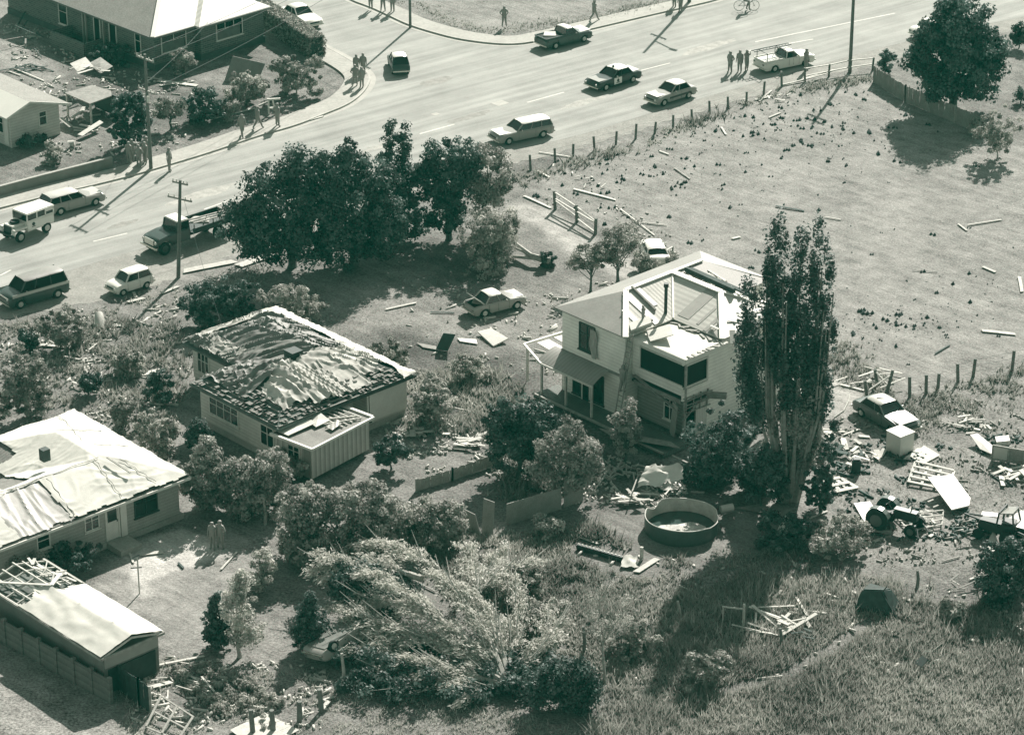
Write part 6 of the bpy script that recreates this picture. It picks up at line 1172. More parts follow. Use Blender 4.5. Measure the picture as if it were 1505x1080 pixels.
# ---------------------------------------------------------------- people
Mskin = mat('skin', .22, .6, .05, 4); Mhair = mat('hair', .03, .8, .1, 8)
CL = {'white': mat('white_cloth', .6, .85, .05, 4), 'dark': mat('dark_cloth', .03, .9, .1, 4), 'grey': mat('grey_cloth', .20, .85, .1, 4), 'light': mat('light_cloth', .38, .85, .1, 4)}
def person_mesh(pose):
    """one continuous skinned body; returns vertices/faces with material classes 0 skin 1 hair 2 shirt 3 trousers 4 shoes"""
    st = {'stand': dict(l=((.10, .02), (.11, .0)), r=((-.10, .02), (-.12, .02)), la=((.24, .03, 1.13), (.26, .09, .88)), ra=((-.24, .03, 1.13), (-.25, .1, .88))),
          'walk': dict(l=((.10, .20), (.10, .34)), r=((-.10, -.02), (-.10, -.36)), la=((.23, -.12, 1.14), (.24, -.14, .9)), ra=((-.23, .08, 1.14), (-.23, .26, .95))),
          'point': dict(l=((.10, .04), (.13, .05)), r=((-.10, .0), (-.14, -.04)), la=((.42, .12, 1.28), (.66, .2, 1.25)), ra=((-.25, .05, 1.15), (-.14, .14, 1.0))),
          'hips': dict(l=((.12, .02), (.17, .0)), r=((-.12, .02), (-.17, .02)), la=((.36, -.06, 1.16), (.2, .07, 1.0)), ra=((-.36, -.06, 1.16), (-.2, .07, 1.0))),
          'reach': dict(l=((.10, .14), (.10, .0)), r=((-.10, .05), (-.10, -.1)), la=((.2, .22, 1.5), (.16, .3, 1.75)), ra=((-.2, .22, 1.4), (-.16, .32, 1.6))),
          'sit': dict(l=((.12, .40), (.12, .42)), r=((-.12, .42), (-.12, .2)), la=((.22, .22, 1.2), (.2, .46, 1.08)), ra=((-.22, .22, 1.2), (-.2, .46, 1.08)))}[pose]
    vs = []; ed = []; ra = []; cl = []
    def av(p, r, c, par=None):
        vs.append(p); ra.append(r); cl.append(c)
        if par is not None: ed.append((par, len(vs) - 1))
        return len(vs) - 1
    zk = .50 if pose != 'sit' else .78
    pel = av((0, 0, .95), (.155, .115), 3); wst = av((0, 0, 1.10), (.135, .10), 2, pel); chs = av((0, .01, 1.30), (.165, .115), 2, wst); nk0 = av((0, 0, 1.44), (.10, .075), 2, chs); nk = av((0, .01, 1.52), (.055, .055), 0, nk0)
    hd0 = av((0, .03, 1.60), (.078, .088), 0, nk); hd1 = av((0, .025, 1.68), (.083, .10), 0, hd0); hd2 = av((0, .0, 1.755), (.065, .08), 1, hd1); av((0, .125, 1.63), (.013, .016), 0, hd0)
    av((.088, .02, 1.64), (.012, .02), 0, hd0); av((-.088, .02, 1.64), (.012, .02), 0, hd0)
    for s, leg, arm in ((1, st['l'], st['la']), (-1, st['r'], st['ra'])):
        hp = av((s * .095, 0, .88), (.09, .09), 3, pel); kn = av((leg[0][0], leg[0][1], zk), (.06, .06), 3, hp); an = av((leg[1][0], leg[1][1], .10), (.043, .043), 3, kn); av((leg[1][0], leg[1][1] + .06, .045), (.045, .04), 4, an); av((leg[1][0], leg[1][1] + .16, .035), (.04, .03), 4, len(vs) - 1)
        sh = av((s * .19, 0, 1.41), (.062, .062), 2, nk0); el = av(arm[0], (.042, .042), 2, sh); wr = av(arm[1], (.027, .027), 0, el); d = (Vector(arm[1]) - Vector(arm[0])).normalized(); side = Vector((0, 1, 0)) if abs(d.y) < .8 else Vector((0, 0, 1)); n_ = d.cross(side).normalized()
        pm = av(tuple(Vector(arm[1]) + d * .06), (.032, .018), 0, wr)
        for k, ln in enumerate((.065, .078, .07, .055)):
            b = Vector(arm[1]) + d * .09 + side * (.024 - .017 * k); f1 = av(tuple(b + d * ln * .5), (.0085, .0085), 0, pm); av(tuple(b + d * ln + n_ * .015 * -s), (.007, .007), 0, f1)
        t1 = av(tuple(Vector(arm[1]) + d * .04 + side * .045), (.010, .010), 0, wr); av(tuple(Vector(arm[1]) + d * .075 + side * .06), (.008, .008), 0, t1)
    me = bpy.data.meshes.new('body'); me.from_pydata(vs, ed, []); ob = bpy.data.objects.new('body_source', me); col.objects.link(ob); sk = ob.modifiers.new('skin', 'SKIN'); sk.use_smooth_shade = True; ob.modifiers.new('sub', 'SUBSURF').levels = 1
    for i, r in enumerate(ra): me.skin_vertices[0].data[i].radius = (r[0] * (1.5 if r[0] > .03 else 1), r[1] * (1.45 if r[1] > .03 else 1))
    me.skin_vertices[0].data[0].use_root = True
    dg = bpy.context.evaluated_depsgraph_get(); out = bpy.data.meshes.new_from_object(ob.evaluated_get(dg)); bpy.data.objects.remove(ob)
    SP = np.array(vs); E_ = ed; co = np.zeros(len(out.vertices) * 3); out.vertices.foreach_get('co', co); co = co.reshape(-1, 3); mi = []
    for f in out.polygons:
        c = co[list(f.vertices)].mean(0); best = 0; bd = 9
        for a, b in E_:
            t = np.clip(np.dot(c - SP[a], SP[b] - SP[a]) / (np.dot(SP[b] - SP[a], SP[b] - SP[a]) + 1e-9), 0, 1); d = np.linalg.norm(c - SP[a] - (SP[b] - SP[a]) * t)
            if d < bd: bd = d; best = cl[a] if (t < .5 and cl[a] != 0) or (cl[b] == 0 and t < .35) else cl[b]
        if c[2] > 1.655 and (c[1] < .06 or c[2] > 1.73): best = 1
        if 1.5 < c[2] < 1.655 and abs(c[0]) < .12 and abs(c[1]) < .2 and best != 1: best = 0 if c[2] > 1.5 else best
        mi.append(best)
    out.polygons.foreach_set('material_index', mi); out.polygons.foreach_set('use_smooth', [True] * len(mi)); return out
PM = {k: person_mesh(k) for k in ('stand', 'walk', 'point', 'hips', 'reach', 'sit')}; PC = {}
def person(at, face, pose, shirt, trousers, lab, grp=None, sc_=1.0, z=0, flip=False):
    k = (pose, shirt, trousers)
    if k not in PC:
        me = PM[pose].copy(); me.name = 'person_body'; me.materials.clear()
        for q in (Mskin, Mhair, CL[shirt], CL[trousers], CL['dark']): me.materials.append(q)
        PC[k] = me
    p = G(*at) if not isinstance(at, Vector) else at; o = bpy.data.objects.new('person', PC[k]); col.objects.link(o); o.location = p + Vector((0, 0, z)); o.rotation_euler = (0, 0, face - math.pi / 2); o.scale = (sc_,) * 3; return tag(o, lab, 'person', grp)
PG = 'people standing about in the street'
Z1 = .115
PL = [((190, 243), 1.2, 'stand', 'dark', 'grey', 'person in dark top at the left of the group under the far left pole'), ((195, 240), 2.2, 'point', 'light', 'light', 'person in pale clothes pointing, beside the round dark tree'), ((205, 247), 4.2, 'hips', 'white', 'grey', 'person in a bright white shirt in front of the round dark tree'), ((214, 243), 4.0, 'stand', 'dark', 'dark', 'dark dressed person close against the far left pole'), ((216, 236), 1.0, 'stand', 'grey', 'dark', 'person in grey behind the far left pole'),
      ((249, 252), 5.9, 'point', 'dark', 'dark', 'lone dark figure with an outstretched arm at the kerb right of the far left pole'), ((356, 203), 5.2, 'walk', 'grey', 'dark', 'dark figure walking along the footpath, leftmost of three'), ((379, 191), .6, 'walk', 'grey', 'dark', 'person in grey walking on the footpath, middle of three'), ((408, 188), .7, 'hips', 'grey', 'dark', 'person in a mid grey top on the footpath, rightmost of three near the white frame'),
      ((524, 113), 1.4, 'stand', 'dark', 'dark', 'person in black with back turned at the corner kerb, back row left'), ((534, 112), 1.6, 'stand', 'light', 'dark', 'person in pale top beside the one in black at the corner kerb'), ((522, 128), 1.8, 'hips', 'grey', 'light', 'person in grey shirt and pale trousers, front of the corner group'), ((532, 131), 2.0, 'stand', 'white', 'grey', 'person in white shirt at the very tip of the corner kerb'),
      ((545, 15), 4.4, 'stand', 'grey', 'grey', 'person in grey at the far kerb at the top, left of the trio'), ((563, 18), 4.8, 'hips', 'dark', 'light', 'dark topped person in the middle of the trio at the far kerb'), ((577, 19), 4.6, 'stand', 'dark', 'dark', 'person in dark clothes, right of the trio at the far kerb'), ((741, 41), 5.0, 'hips', 'white', 'grey', 'person in a white top on the far grass edge above the road'), ((873, 32), .5, 'walk', 'dark', 'dark', 'dark figure striding along the far pavement past the dark utility truck'),
      ((1073, 107), 3.9, 'hips', 'grey', 'grey', 'tall person in grey with elbow out, left of the pair on the verge'), ((1087, 106), 4.4, 'stand', 'dark', 'light', 'person in black top and pale trousers, right of the pair on the verge'), ((1097, 104), 5.0, 'reach', 'white', 'light', 'person in white bending at the back of the white utility truck'), ((1184, 104), 5.6, 'stand', 'light', 'grey', 'pale dressed person standing at the front wing of the white utility truck'),
      ((313, 806), 4.4, 'stand', 'dark', 'dark', 'person in dark clothes on the lower left lawn'), ((324, 806), 1.2, 'hips', 'white', 'grey', 'person in white shirt with hands on hips on the lower left lawn'), ((1000, 18), 4.0, 'stand', 'white', 'grey', 'person in white beside the top edge street pole'), ((991, 12), 4.2, 'stand', 'grey', 'dark', 'grey dressed person on the far pavement at the top edge')]
for at, f_, ps, sh_, tr_, lb in PL: person(at, f_, ps, sh_, tr_, lb, PG, random.Random(lb).uniform(.95, 1.04), z=Z1 if at[1] < 255 and at[0] < 900 and not (at in ((249, 252),)) else 0)
pl = P2(oF, AF, -4.0, -.75); 
# ladder and the person on it
la = empty('ladder', P2(oF, AF, -4.0, -1.35, .3), R(AF), 'tall ladder leaning on the step of the white house front', 'ladder'); mb = MB()
for s in (-.2, .2): mb.beam((s, 0, 0), (s, 1.15, 5.6), .06)
mb.build('rail', Mtim, la); mb = MB()
for i in range(17): t = (i + .5) / 17; mb.beam((-.2, 1.15 * t, 5.6 * t), (.2, 1.15 * t, 5.6 * t), .035)
mb.build('rungs', Mtim, la)
person(P2(oF, AF, -4.0, -.85), R(AF + 90), 'reach', 'dark', 'dark', 'person in dark clothes climbing the tall ladder on the white house front', z=2.3)
person(P2(oF, AF, -4.5, 1.3), R(AF + 200), 'hips', 'dark', 'grey', 'person crouching on the stripped roof at the edge of the white flat porch roof', z=6.0, sc_=.62)
# bicycle and rider
bo_ = G(1097, 16); o = empty('bicycle', bo_, R(2), 'bicycle ridden across the road at the top edge', 'bicycle')
for x in (-.62, .62): w_ = MB().tube([(x + .43 * math.cos(a), 0, .44 + .43 * math.sin(a)) for a in [i * math.pi / 10 for i in range(21)]], .02, 5, cap=False); w_.tube([(x, -.04, .44), (x, .04, .44)], .04, 6); [w_.beam((x - .42 * math.cos(a), 0, .44 - .42 * math.sin(a)), (x + .42 * math.cos(a), 0, .44 + .42 * math.sin(a)), .006) for a in (.3, .9, 1.6, 2.3, 2.9)]; w_.build('wheel', Mrub, o)
mb = MB(); P_ = dict(r=(-.62, 0, .44), b=(-.1, 0, .42), s=(-.25, 0, .95), h=(.42, 0, .95), f=(.62, 0, .44), t=(-.23, 0, .82), h2=(.45, 0, .8))
for a, b in (('r', 'b'), ('r', 't'), ('b', 's'), ('b', 'h2'), ('t', 'h'), ('h', 'f')): mb.tube([P_[a], P_[b]], .018, 6)
mb.build('frame', Mdk, o); MB().box((-.26, 0, .98), (.26, .12, .05)).build('saddle', Mblk, o, bevel=.02); MB().tube([(.36, -.28, 1.05), (.44, -.1, 1.0), (.44, .1, 1.0), (.36, .28, 1.05)], .015, 5).build('handlebar', Mchr, o)
person(bo_ + Vector((-.2, 0, 0)), R(2), 'sit', 'light', 'dark', 'person in pale top riding the bicycle at the top edge', z=.05)
# ---------------------------------------------------------------- pool
po_ = G(1001, 778); o = empty('round_pool', po_, 0, 'round above ground pool with a buckled rim and dirty shallow water', 'pool'); N_ = 48; R0 = 2.02; mo = MB(); vs = []
hh = []
for k in range(N_):
    a = 2 * math.pi * k / N_; h_ = .92 + .04 * math.sin(3 * a + 1); r_ = R0
    if 2.15 < a < 2.75: h_ -= .28 * math.sin((a - 2.15) / .6 * math.pi); r_ -= .16 * math.sin((a - 2.15) / .6 * math.pi)
    if a < .25 or a > 6.0: h_ -= .15
    if 5.4 < a < 6.0: r_ += .10
    hh.append((a, h_, r_))
for a, h_, r_ in hh:
    for rr_, z in ((R0, -.05), (R0 + .03, .4), (r_ + .02, h_), (r_ - .03, h_ - .02), (R0 - .03, .4), (R0 - .04, .05)): vs.append((rr_ * math.cos(a), rr_ * math.sin(a), z))
mo.add(vs, [(k * 6 + j, ((k + 1) % N_) * 6 + j, ((k + 1) % N_) * 6 + j + 1, k * 6 + j + 1) for k in range(N_) for j in range(2)]); mo.build('wall', mat('pool_wall', .07, .5, .25, 1.5, fine=.1), o, smooth=True); mo = MB().add(vs, [(k * 6 + j, ((k + 1) % N_) * 6 + j, ((k + 1) % N_) * 6 + j + 1, k * 6 + j + 1) for k in range(N_) for j in range(2, 5)]); mo.build('liner', mat('pool_liner', .36, .5, .25, 1.5, fine=.1), o, smooth=True)
mb = MB().tube([(r_ * math.cos(a), r_ * math.sin(a), h_ + .01) for a, h_, r_ in hh + hh[:1]], .032, 6); mb.build('rim', Mlgc, o, smooth=True)
MB().disc((0, 0, .12), (0, 0, 1), R0 - .06, .02, 40).build('water', mat('murky_water', .055, .08, .3, .8, spec=.6), o)
mb = MB(); rng2 = random.Random(4); pts = [(1.75 * math.cos(a) * rng2.uniform(.75, 1), -.2 + 1.5 * math.sin(a) * rng2.uniform(.6, 1) - .1) for a in [i * .42 for i in range(15)]]; mb.poly([(x, min(y, .45 + .2 * math.sin(x * 3))) for x, y in pts], .137); mb.build('silt', mat('silt', .34, .7, .5, 2.5, fine=.3), o)
ex_ = MB().tube([(-.35, 0, .5), (.35, .2, .55)], .22, 12).build('drum', Mlgc, loc=G(1068, 760) + Vector((0, 0, .0))); tag(ex_, 'pale drum lying on its side at the right rim of the pool', 'drum')
# pipe with small holes by the weeds
a, b = G(848, 806), G(918, 826); o = empty('roof_gutter_length', a, math.atan2((b - a).y, (b - a).x), 'long dark slotted pipe lying in the weeds left of the pool', 'pipe'); L = (b - a).length; MB().beam((0, 0, .16), (L, 0, .16), .3, .3).build('pipe', Mdk, o, bevel=.05)
mb = MB(); [mb.box((L * (i + .5) / 13, .02, .325), (.1, .08, .02)) for i in range(13)]; mb.build('slots', Mlamp, o)
# ---------------------------------------------------------------- timber, sheets, wreckage: every piece its own object
def plank(p, q, w=.14, lab='', grp=None, m=None, z=.05, z2=None, th=.04, name='plank', cat='plank'):
    a, b = G(*p), G(*q); z2 = z if z2 is None else z2; a.z = z; b.z = z2; c = (a + b) / 2; r = random.Random(p[0] * 7 + p[1]); d = (b - a); L = d.length; d /= L; n = Vector((-d.y, d.x, 0)).normalized(); u = n.cross(d) * -1
    if u.z < 0: u = -u
    vs = []; K_ = 4
    for i in range(K_ + 1):
        t = i / K_; pp = a.lerp(b, t) - c + u * (.02 * math.sin(t * 3 + r.random()) * L * .3); sk = r.uniform(-.3, .3) * w if i in (0, K_) else 0
        for s1, s2 in ((-1, -1), (1, -1), (1, 1), (-1, 1)): vs.append(pp + n * s1 * w / 2 + u * s2 * th / 2 + d * (sk * s1))
    fs = [(i * 4 + k, i * 4 + (k + 1) % 4, i * 4 + 4 + (k + 1) % 4, i * 4 + 4 + k) for i in range(K_) for k in range(4)] + [(3, 2, 1, 0), (K_ * 4, K_ * 4 + 1, K_ * 4 + 2, K_ * 4 + 3)]
    o = MB().add(vs, fs).build(name, m or Mpale, loc=c); return tag(o, lab, cat, grp)
PK = [  # from, to, width, label, material
 ((567, 456), (612, 446), .16, 'long pale plank on the lawn left of the open-boot sedan', Mpale), ((633, 460), (668, 461), .1, 'thin dark stick on the lawn between the long pale plank and the open-boot sedan', Mdt),
 ((843, 279), (905, 295), .20, 'long pale board on the paddock beside the driveway gate', Mpale), ((912, 309), (962, 347), .09, 'thin bent white batten near the driveway trees', Mpale), ((944, 328), (980, 332), .1, 'short white batten beside the thin bent one', Mpale), ((1140, 304), (1182, 311), .17, 'lone dark beam on the paddock above the poplar', Mdt),
 ((969, 223), (983, 228), .15, 'short pale stub near the roadside fence posts', Mpale), ((991, 248), (1014, 264), .12, 'slanting pale board on the upper paddock', Mtim), ((1060, 188), (1067, 199), .14, 'small pale board standing near the roadside fence weeds', Mpale), ((1130, 174), (1147, 167), .16, 'short pale board near the crossed shadow on the paddock', Mpale),
 ((1422, 332), (1472, 324), .14, 'long white bent lath near the right edge of the paddock', Mpale), ((1408, 330), (1421, 340), .14, 'short white lath crossing the long bent one at right', Mpale), ((1444, 393), (1463, 401), .22, 'short bright board on the right side of the paddock', Mpale), ((1498, 408), (1502, 430), .22, 'thick pale board pointing downward at the right edge', Mwm), ((1443, 487), (1492, 492), .34, 'thickest pale board on the paddock above the dark clods', Mwm),
 ((1341, 398), (1378, 401), .06, 'faint grey lath in the middle of the paddock', Mtim), ((1212, 320), (1236, 324), .1, 'very thin pale lath beside the lone dark beam', Mpale), ((1076, 352), (1088, 349), .2, 'small pale stub left of the poplar top', Mpale), ((1374, 521), (1396, 508), .1, 'dark branch lying at the near side of the paddock', Mdt),
 ((770, 289), (810, 307), .2, 'pale fallen rail at the top end of the driveway', Mwm), ((792, 225), (840, 232), .12, 'pale rail in the weeds by the last roadside fence post', Mpale), ((790, 252), (808, 262), .16, 'white splintered rail in the scrub at the driveway mouth', Mpale),
 ((190, 555), (238, 545), .5, 'wide white board leaning over the garden left of the tarpaulin house', Mwm), ((60, 508), (112, 512), .30, 'white board under the feathery bush by the dark van', Mwm), ((95, 525), (130, 532), .12, 'narrow pale lath beside the worn garden path', Mpale), ((270, 400), (345, 385), .6, 'length of pale collapsed fence beside the leaning utility pole', Mwm), ((350, 392), (410, 372), .7, 'second length of pale collapsed fence under the big dark tree', Mwm),
 ((188, 445), (212, 439), .3, 'pale board in the hedge below the tiny white two door car', Mwm), ((196, 430), (200, 438), .2, 'upright pale splinter behind the tiny white two door car', Mpale), ((160, 480), (185, 478), .4, 'pale board lying near the upright tub by the garden hedge', Mwm), ((238, 432), (262, 422), .25, 'pale broken rail at the verge right of the tiny white car', Mwm),
 ((1215, 400), (1230, 394), .1, 'small pale chip board right of the poplar crown', Mtim),
 ((1270, 575), (1235, 566), .16, 'pale pole lying behind the dark dusty sedan', Mpale), ((1240, 640), (1262, 632), .14, 'short pale plank left of the white cube box', Mpale), ((1330, 677), (1352, 660), .24, 'pale plank leaning below the white cube box', Mpale), ((1262, 642), (1278, 643), .25, 'small white board left of the white cube box', Mwm), ((1239, 645), (1243, 662), .35, 'white board standing on edge by the poplar debris', Mwm),
 ((1190, 763), (1216, 752), .14, 'plank lying at the foot of the narrow conifer', Mpale), ((1142, 790), (1158, 758), .32, 'pair-width pale board leaning at the poplar foot', Mwm), ((1152, 790), (1166, 762), .16, 'narrower pale board beside the leaning one at the poplar foot', Mpale), ((1154, 812), (1170, 834), .14, 'pale stake slanting in the poplar shadow', Mpale), ((1284, 797), (1300, 791), .2, 'short pale plank at the edge of the dry bush', Mpale), ((1285, 782), (1310, 782), .18, 'pale board edge in front of the tilted white sheet', Mpale), ((1366, 790), (1374, 784), .2, 'tiny pale stub in the grass right of the window frame', Mpale),
 ((845, 788), (880, 800), .2, 'pale lath at the rim of the weeds near the slotted pipe', Mpale), ((1385, 826), (1410, 819), .08, 'thin branch on the dry grass near the right edge bush', Mtim), ((1450, 872), (1490, 892), .1, 'thin pale pole lying in the right edge shadow, uppermost', Mpale), ((1452, 893), (1470, 904), .1, 'shorter pale pole in the right edge shadow', Mpale), ((1488, 918), (1508, 930), .1, 'lowest pale pole in the right edge shadow', Mpale), ((1326, 880), (1340, 884), .2, 'pale stub right of the upturned hopper', Mpale), ((1250, 870), (1262, 873), .2, 'pale stub left of the upturned hopper', Mpale), ((1424, 941), (1440, 942), .2, 'bright stub lying at the edge of the right shadow', Mpale),
 ((1063, 1000), (1082, 990), .2, 'pale plank half buried in grass at lower centre', Mpale), ((1112, 998), (1150, 994), .08, 'long white lath in the grass path at lower centre', Mpale), ((740, 795), (760, 820), .4, 'pale board sticking out of the weeds below the grey sheet fence', Mwm), ((760, 835), (790, 812), .45, 'wide pale board lying in the weeds left of the slotted pipe', Mwm), ((778, 842), (806, 822), .22, 'narrower pale board beside the wide one in the weeds', Mwm), ((935, 842), (966, 822), .35, 'pale board lying below the pool path', Mwm), ((600, 850), (640, 870), .1, 'thin branch under the loose sheets', Mtim),
 ((226, 980), (300, 965), .15, 'pale plank beside the dark frame at lower left', Mpale), ((218, 1012), (252, 1003), .3, 'white board lying at the end of the garage', Mwm), ((325, 838), (348, 812), .12, 'fallen bleached pole on the lower left lawn', Mpale), ((262, 828), (270, 836), .12, 'small dark stick on the lower left lawn', Mdt), ((190, 812), (196, 828), .12, 'bent white pipe standing by the washing line', Mpale), ((205, 816), (240, 812), .3, 'pale board beside the washing line post', Mwm), ((170, 790), (176, 803), .2, 'white plank leaning at the block house step', Mwm), ((160, 785), (165, 800), .1, 'stick leaning at the block house back door', Mtim),
 ((20, 102), (65, 120), .12, 'pale batten lying by the stacked timber at far left', Mpale), ((10, 105), (30, 112), .1, 'short batten left of the pale one near the stacked timber', Mpale), ((232, 120), (290, 127), .45, 'long pale sheet of iron on the ground between the brick house and the bushes', Mwm), ((235, 127), (285, 120), .3, 'second long pale strip beside the sheet of iron', Mpale), ((345, 168), (375, 160), .2, 'pale rail under the corner garden bushes', Mwm), ((310, 177), (330, 172), .15, 'short pale rail in the mixed garden bush', Mwm), ((380, 156), (400, 148), .1, 'pale rail left of the white upright frame', Mpale), ((440, 182), (475, 172), .18, 'scattered pale boards on the kerb', Mpale), ((1180, 118), (1225, 104), .12, 'top rail of the broken verge fence', Mwm), ((1116, 150), (1134, 134), .15, 'propped rail near the left end of the broken verge fence', Mwm),
 ((1110, 148), (1135, 142), .25, 'pale fallen board by the broken verge fence', Mwm), ((1190, 122), (1200, 118), .3, 'pale short board at the broken verge fence', Mwm), ((1012, 538), (1030, 545), .1, 'x', None)]
for p, q, w_, lb, m_ in PK:
    if m_: plank(p, q, w_, lb, m=m_, z=.06)
def heap(c, n, sx, sy, grp, lab, seed, l=(.6, 2.0), w_=(.06, .2), mats=(Mpale, Mwm, Mtim), hmax=.35, name='broken_board', cat='board', dirn=None, z0=0):
    r = random.Random(seed); n = max(2, int(n * .68))
    for i in range(n):
        u = c[0] + r.gauss(0, 1) * sx * .5; v = c[1] + r.gauss(0, 1) * sy * .5; g = G(u, v); a = r.uniform(0, 3.14) if dirn is None else R(dirn) + r.gauss(0, .35); L = r.uniform(*l); z = z0 + r.uniform(.05, hmax); dz = r.uniform(-.15, .25) * L * .5
        d = Vector((math.cos(a) * L / 2, math.sin(a) * L / 2, 0)); mb = MB(); mb.beam(-d + Vector((0, 0, max(-z + .03, -dz))), d + Vector((0, 0, max(-z + .03, dz))), r.uniform(*w_), .035)
        o = mb.build(name, mats[r.randint(0, len(mats) - 1)], loc=g + Vector((0, 0, z))); tag(o, lab, cat, grp)
heap((975, 720), 26, 48, 22, 'broken boards heaped between the deck and the pool', 'splintered board in the tangled heap between the house deck and the pool', 31, (1.0, 3.2), (.06, .18), hmax=1.25, mats=(Mpale, Mtim, Mtim))
heap((930, 738), 12, 22, 7, 'white boards by the pool rim', 'white painted board in the crossed pile at the left rim of the pool', 32, (1.2, 2.4), (.12, .22), mats=(Mwm,), dirn=15)
heap((900, 700), 14, 26, 18, 'grey sticks below the verandah', 'grey stick among the scrub below the verandah deck', 33, (1.0, 2.4), (.05, .1), mats=(Mtim,), hmax=.6)
heap((1257, 672), 30, 34, 16, 'rubble left of the white cube box', 'broken white scrap in the rubble heap left of the white cube box', 34, (.3, 1.0), (.12, .35), mats=(Mwm, Mpale, Mwm, Mdt), hmax=.3)
heap((1228, 640), 9, 24, 9, 'white planks by the poplar trunks', 'white plank in the small heap right of the poplar trunks', 35, (.8, 1.8), (.1, .22), mats=(Mwm,))
heap((1425, 620), 22, 26, 9, 'scrap boards near the wire fence', 'small pale scrap in the far right pile below the wire fence', 36, (.4, 1.4), (.06, .18), mats=(Mwm, Mtim))
heap((1455, 635), 8, 24, 6, 'scattered chips below the far right pile', 'tiny pale chip scattered below the far right pile', 37, (.2, .6), (.1, .2), mats=(Mwm,))
heap((1490, 700), 20, 26, 10, 'white boards at the right edge', 'white board in the heap at the right edge above the wrecked machine', 38, (.6, 1.8), (.1, .3), mats=(Mwm, Mpale))
heap((1155, 920), 26, 48, 16, 'white timber in the lower grass', 'bleached timber in the pile on the rough grass, lower right of centre', 39, (.6, 2.6), (.08, .22), mats=(Mwm, Mpale), hmax=.45)
heap((1190, 935), 8, 20, 10, 'dark scraps in the lower grass', 'dark scrap of timber beside the bleached pile on the rough grass', 40, (.4, 1.0), (.1, .2), mats=(Mdt,))
heap((1430, 862), 20, 26, 14, 'scrap by the big right bush', 'twisted pale scrap in the pile at the left foot of the big right edge bush', 41, (.4, 1.3), (.04, .15), mats=(Mwm, Mtim), hmax=.5)
heap((1350, 775), 16, 30, 12, 'pieces around the grey tractor', 'broken piece on the ground between the grey tractor and the tilted slab', 42, (.5, 1.8), (.06, .2), mats=(Mtim, Mdt, Mpale))
heap((1330, 745), 14, 60, 24, 'chips round the tractor', 'small stray chip in the trodden grass around the grey tractor', 43, (.2, .5), (.06, .14), mats=(Mwm,))
heap((690, 655), 24, 34, 12, 'white debris behind the back lawn', 'white fragment in the debris strip behind the back lawn', 44, (.4, 1.8), (.08, .35), mats=(Mwm, Mpale), dirn=-10)
heap((650, 600), 18, 44, 30, 'sticks in the wild garden', 'pale stick in the wild garden between the two damaged houses', 45, (.6, 2.0), (.04, .08), mats=(Mpale,), hmax=.5)
heap((610, 640), 12, 16, 8, 'fragments by the shed corner', 'pale fragment on the ground at the right corner of the small board shed', 46, (.3, .8), (.1, .4), mats=(Mwm,))
heap((100, 545), 16, 90, 30, 'garden debris left of the tarpaulin house', 'pale splinter scattered in the garden left of the tarpaulin house', 47, (.3, 1.4), (.06, .2), mats=(Mwm, Mpale))
heap((45, 60), 22, 22, 30, 'timber stack behind the gabled house', 'dark rail in the collapsed stack left of the brick house porch', 48, (.8, 2.4), (.06, .14), mats=(Mdt, Mtim), hmax=1.0)
heap((42, 102), 14, 22, 6, 'dark laths on the far left ground', 'dark lath in the flat stack on the gravel above the gabled house', 49, (1.2, 2.4), (.08, .14), mats=(Mdt,), dirn=-12, hmax=.15)
heap((115, 180), 14, 30, 22, 'debris beside the gabled house', 'pale wreckage piece beside the gabled house and the garden wall', 50, (.5, 2.0), (.08, .35), mats=(Mwm, Mtim), hmax=.5)
heap((195, 975), 16, 26, 10, 'debris at the garage mouth', 'broken board jammed at the open end of the garage', 51, (.6, 1.6), (.1, .3), mats=(Mtim, Mpale, Mdt), hmax=.7)
heap((275, 1005), 20, 50, 26, 'scrap in the lower left garden', 'bleached stick in the wrecked garden right of the garage', 52, (.4, 1.6), (.05, .12), mats=(Mpale, Mwm), hmax=.3, dirn=-40)
heap((860, 270), 16, 60, 30, 'chips along the driveway fence', 'small chip in the grass beside the driveway gate', 53, (.15, .6), (.06, .14), mats=(Mpale,))
heap((1120, 150), 8, 40, 8, 'fragments at the verge fence', 'pale fragment under the broken verge fence', 54, (.3, 1.0), (.08, .2), mats=(Mwm,))
heap((1270, 560), 14, 40, 18, 'rails at the near paddock corner', 'fallen rail in the heap at the paddock corner above the dark dusty sedan', 55, (.8, 2.2), (.08, .16), mats=(Mtim, Mwm), hmax=.5)
heap((1440, 1000), 3, 100, 40, 'sticks in the long grass', 'thin stick lying in the long lower right grass', 56, (.4, 1.0), (.04, .06), mats=(Mpale,), hmax=.3)
def sheet(pts, lab, m=None, z=.08, th=.03, zs=None, name='sheet', cat='sheet', bend=0.01, grp=None, plane=None):
    q = [G(*p) for p in pts]
    if plane:
        c = sum(q, Vector()) / len(q); zs = [plane[0] * (a.x - c.x) + plane[1] * (a.y - c.y) for a in q]; bend = 0
    return sheet_obj(name, [(a.x, a.y, z + (zs[i] if zs else 0)) for i, a in enumerate(q)], 0, th, m or Msheet, lab, cat, grp, bend)
sheet([(702, 492), (722, 489), (747, 503), (725, 510)], 'square white panel on the lawn nearest the white house', zs=(.15, .25, .2, .0), th=.08); sheet([(672, 498), (700, 500), (702, 507), (676, 503)], 'narrow pale strip left of the square white panel on the lawn')
upright('tilted_board', (640, 514), (658, 516), 1.1, mat('dark_board_panel', .06, .8, .15, 2), 'dark board standing tilted on the lawn left of the square white panel', 'board', lean=(.5, .1)); sheet([(612, 505), (640, 510), (645, 516), (622, 512)], 'pale strip lying at the foot of the dark tilted board', m=Mtim)
crumple([G(936, 716, 1.0), G(950, 684, 1.7), G(1002, 682, 1.9), G(1004, 706, 1.2)], Mtarp, 'big crumpled white roofing sheet on the heap between the house deck and the pool', .10, 3)
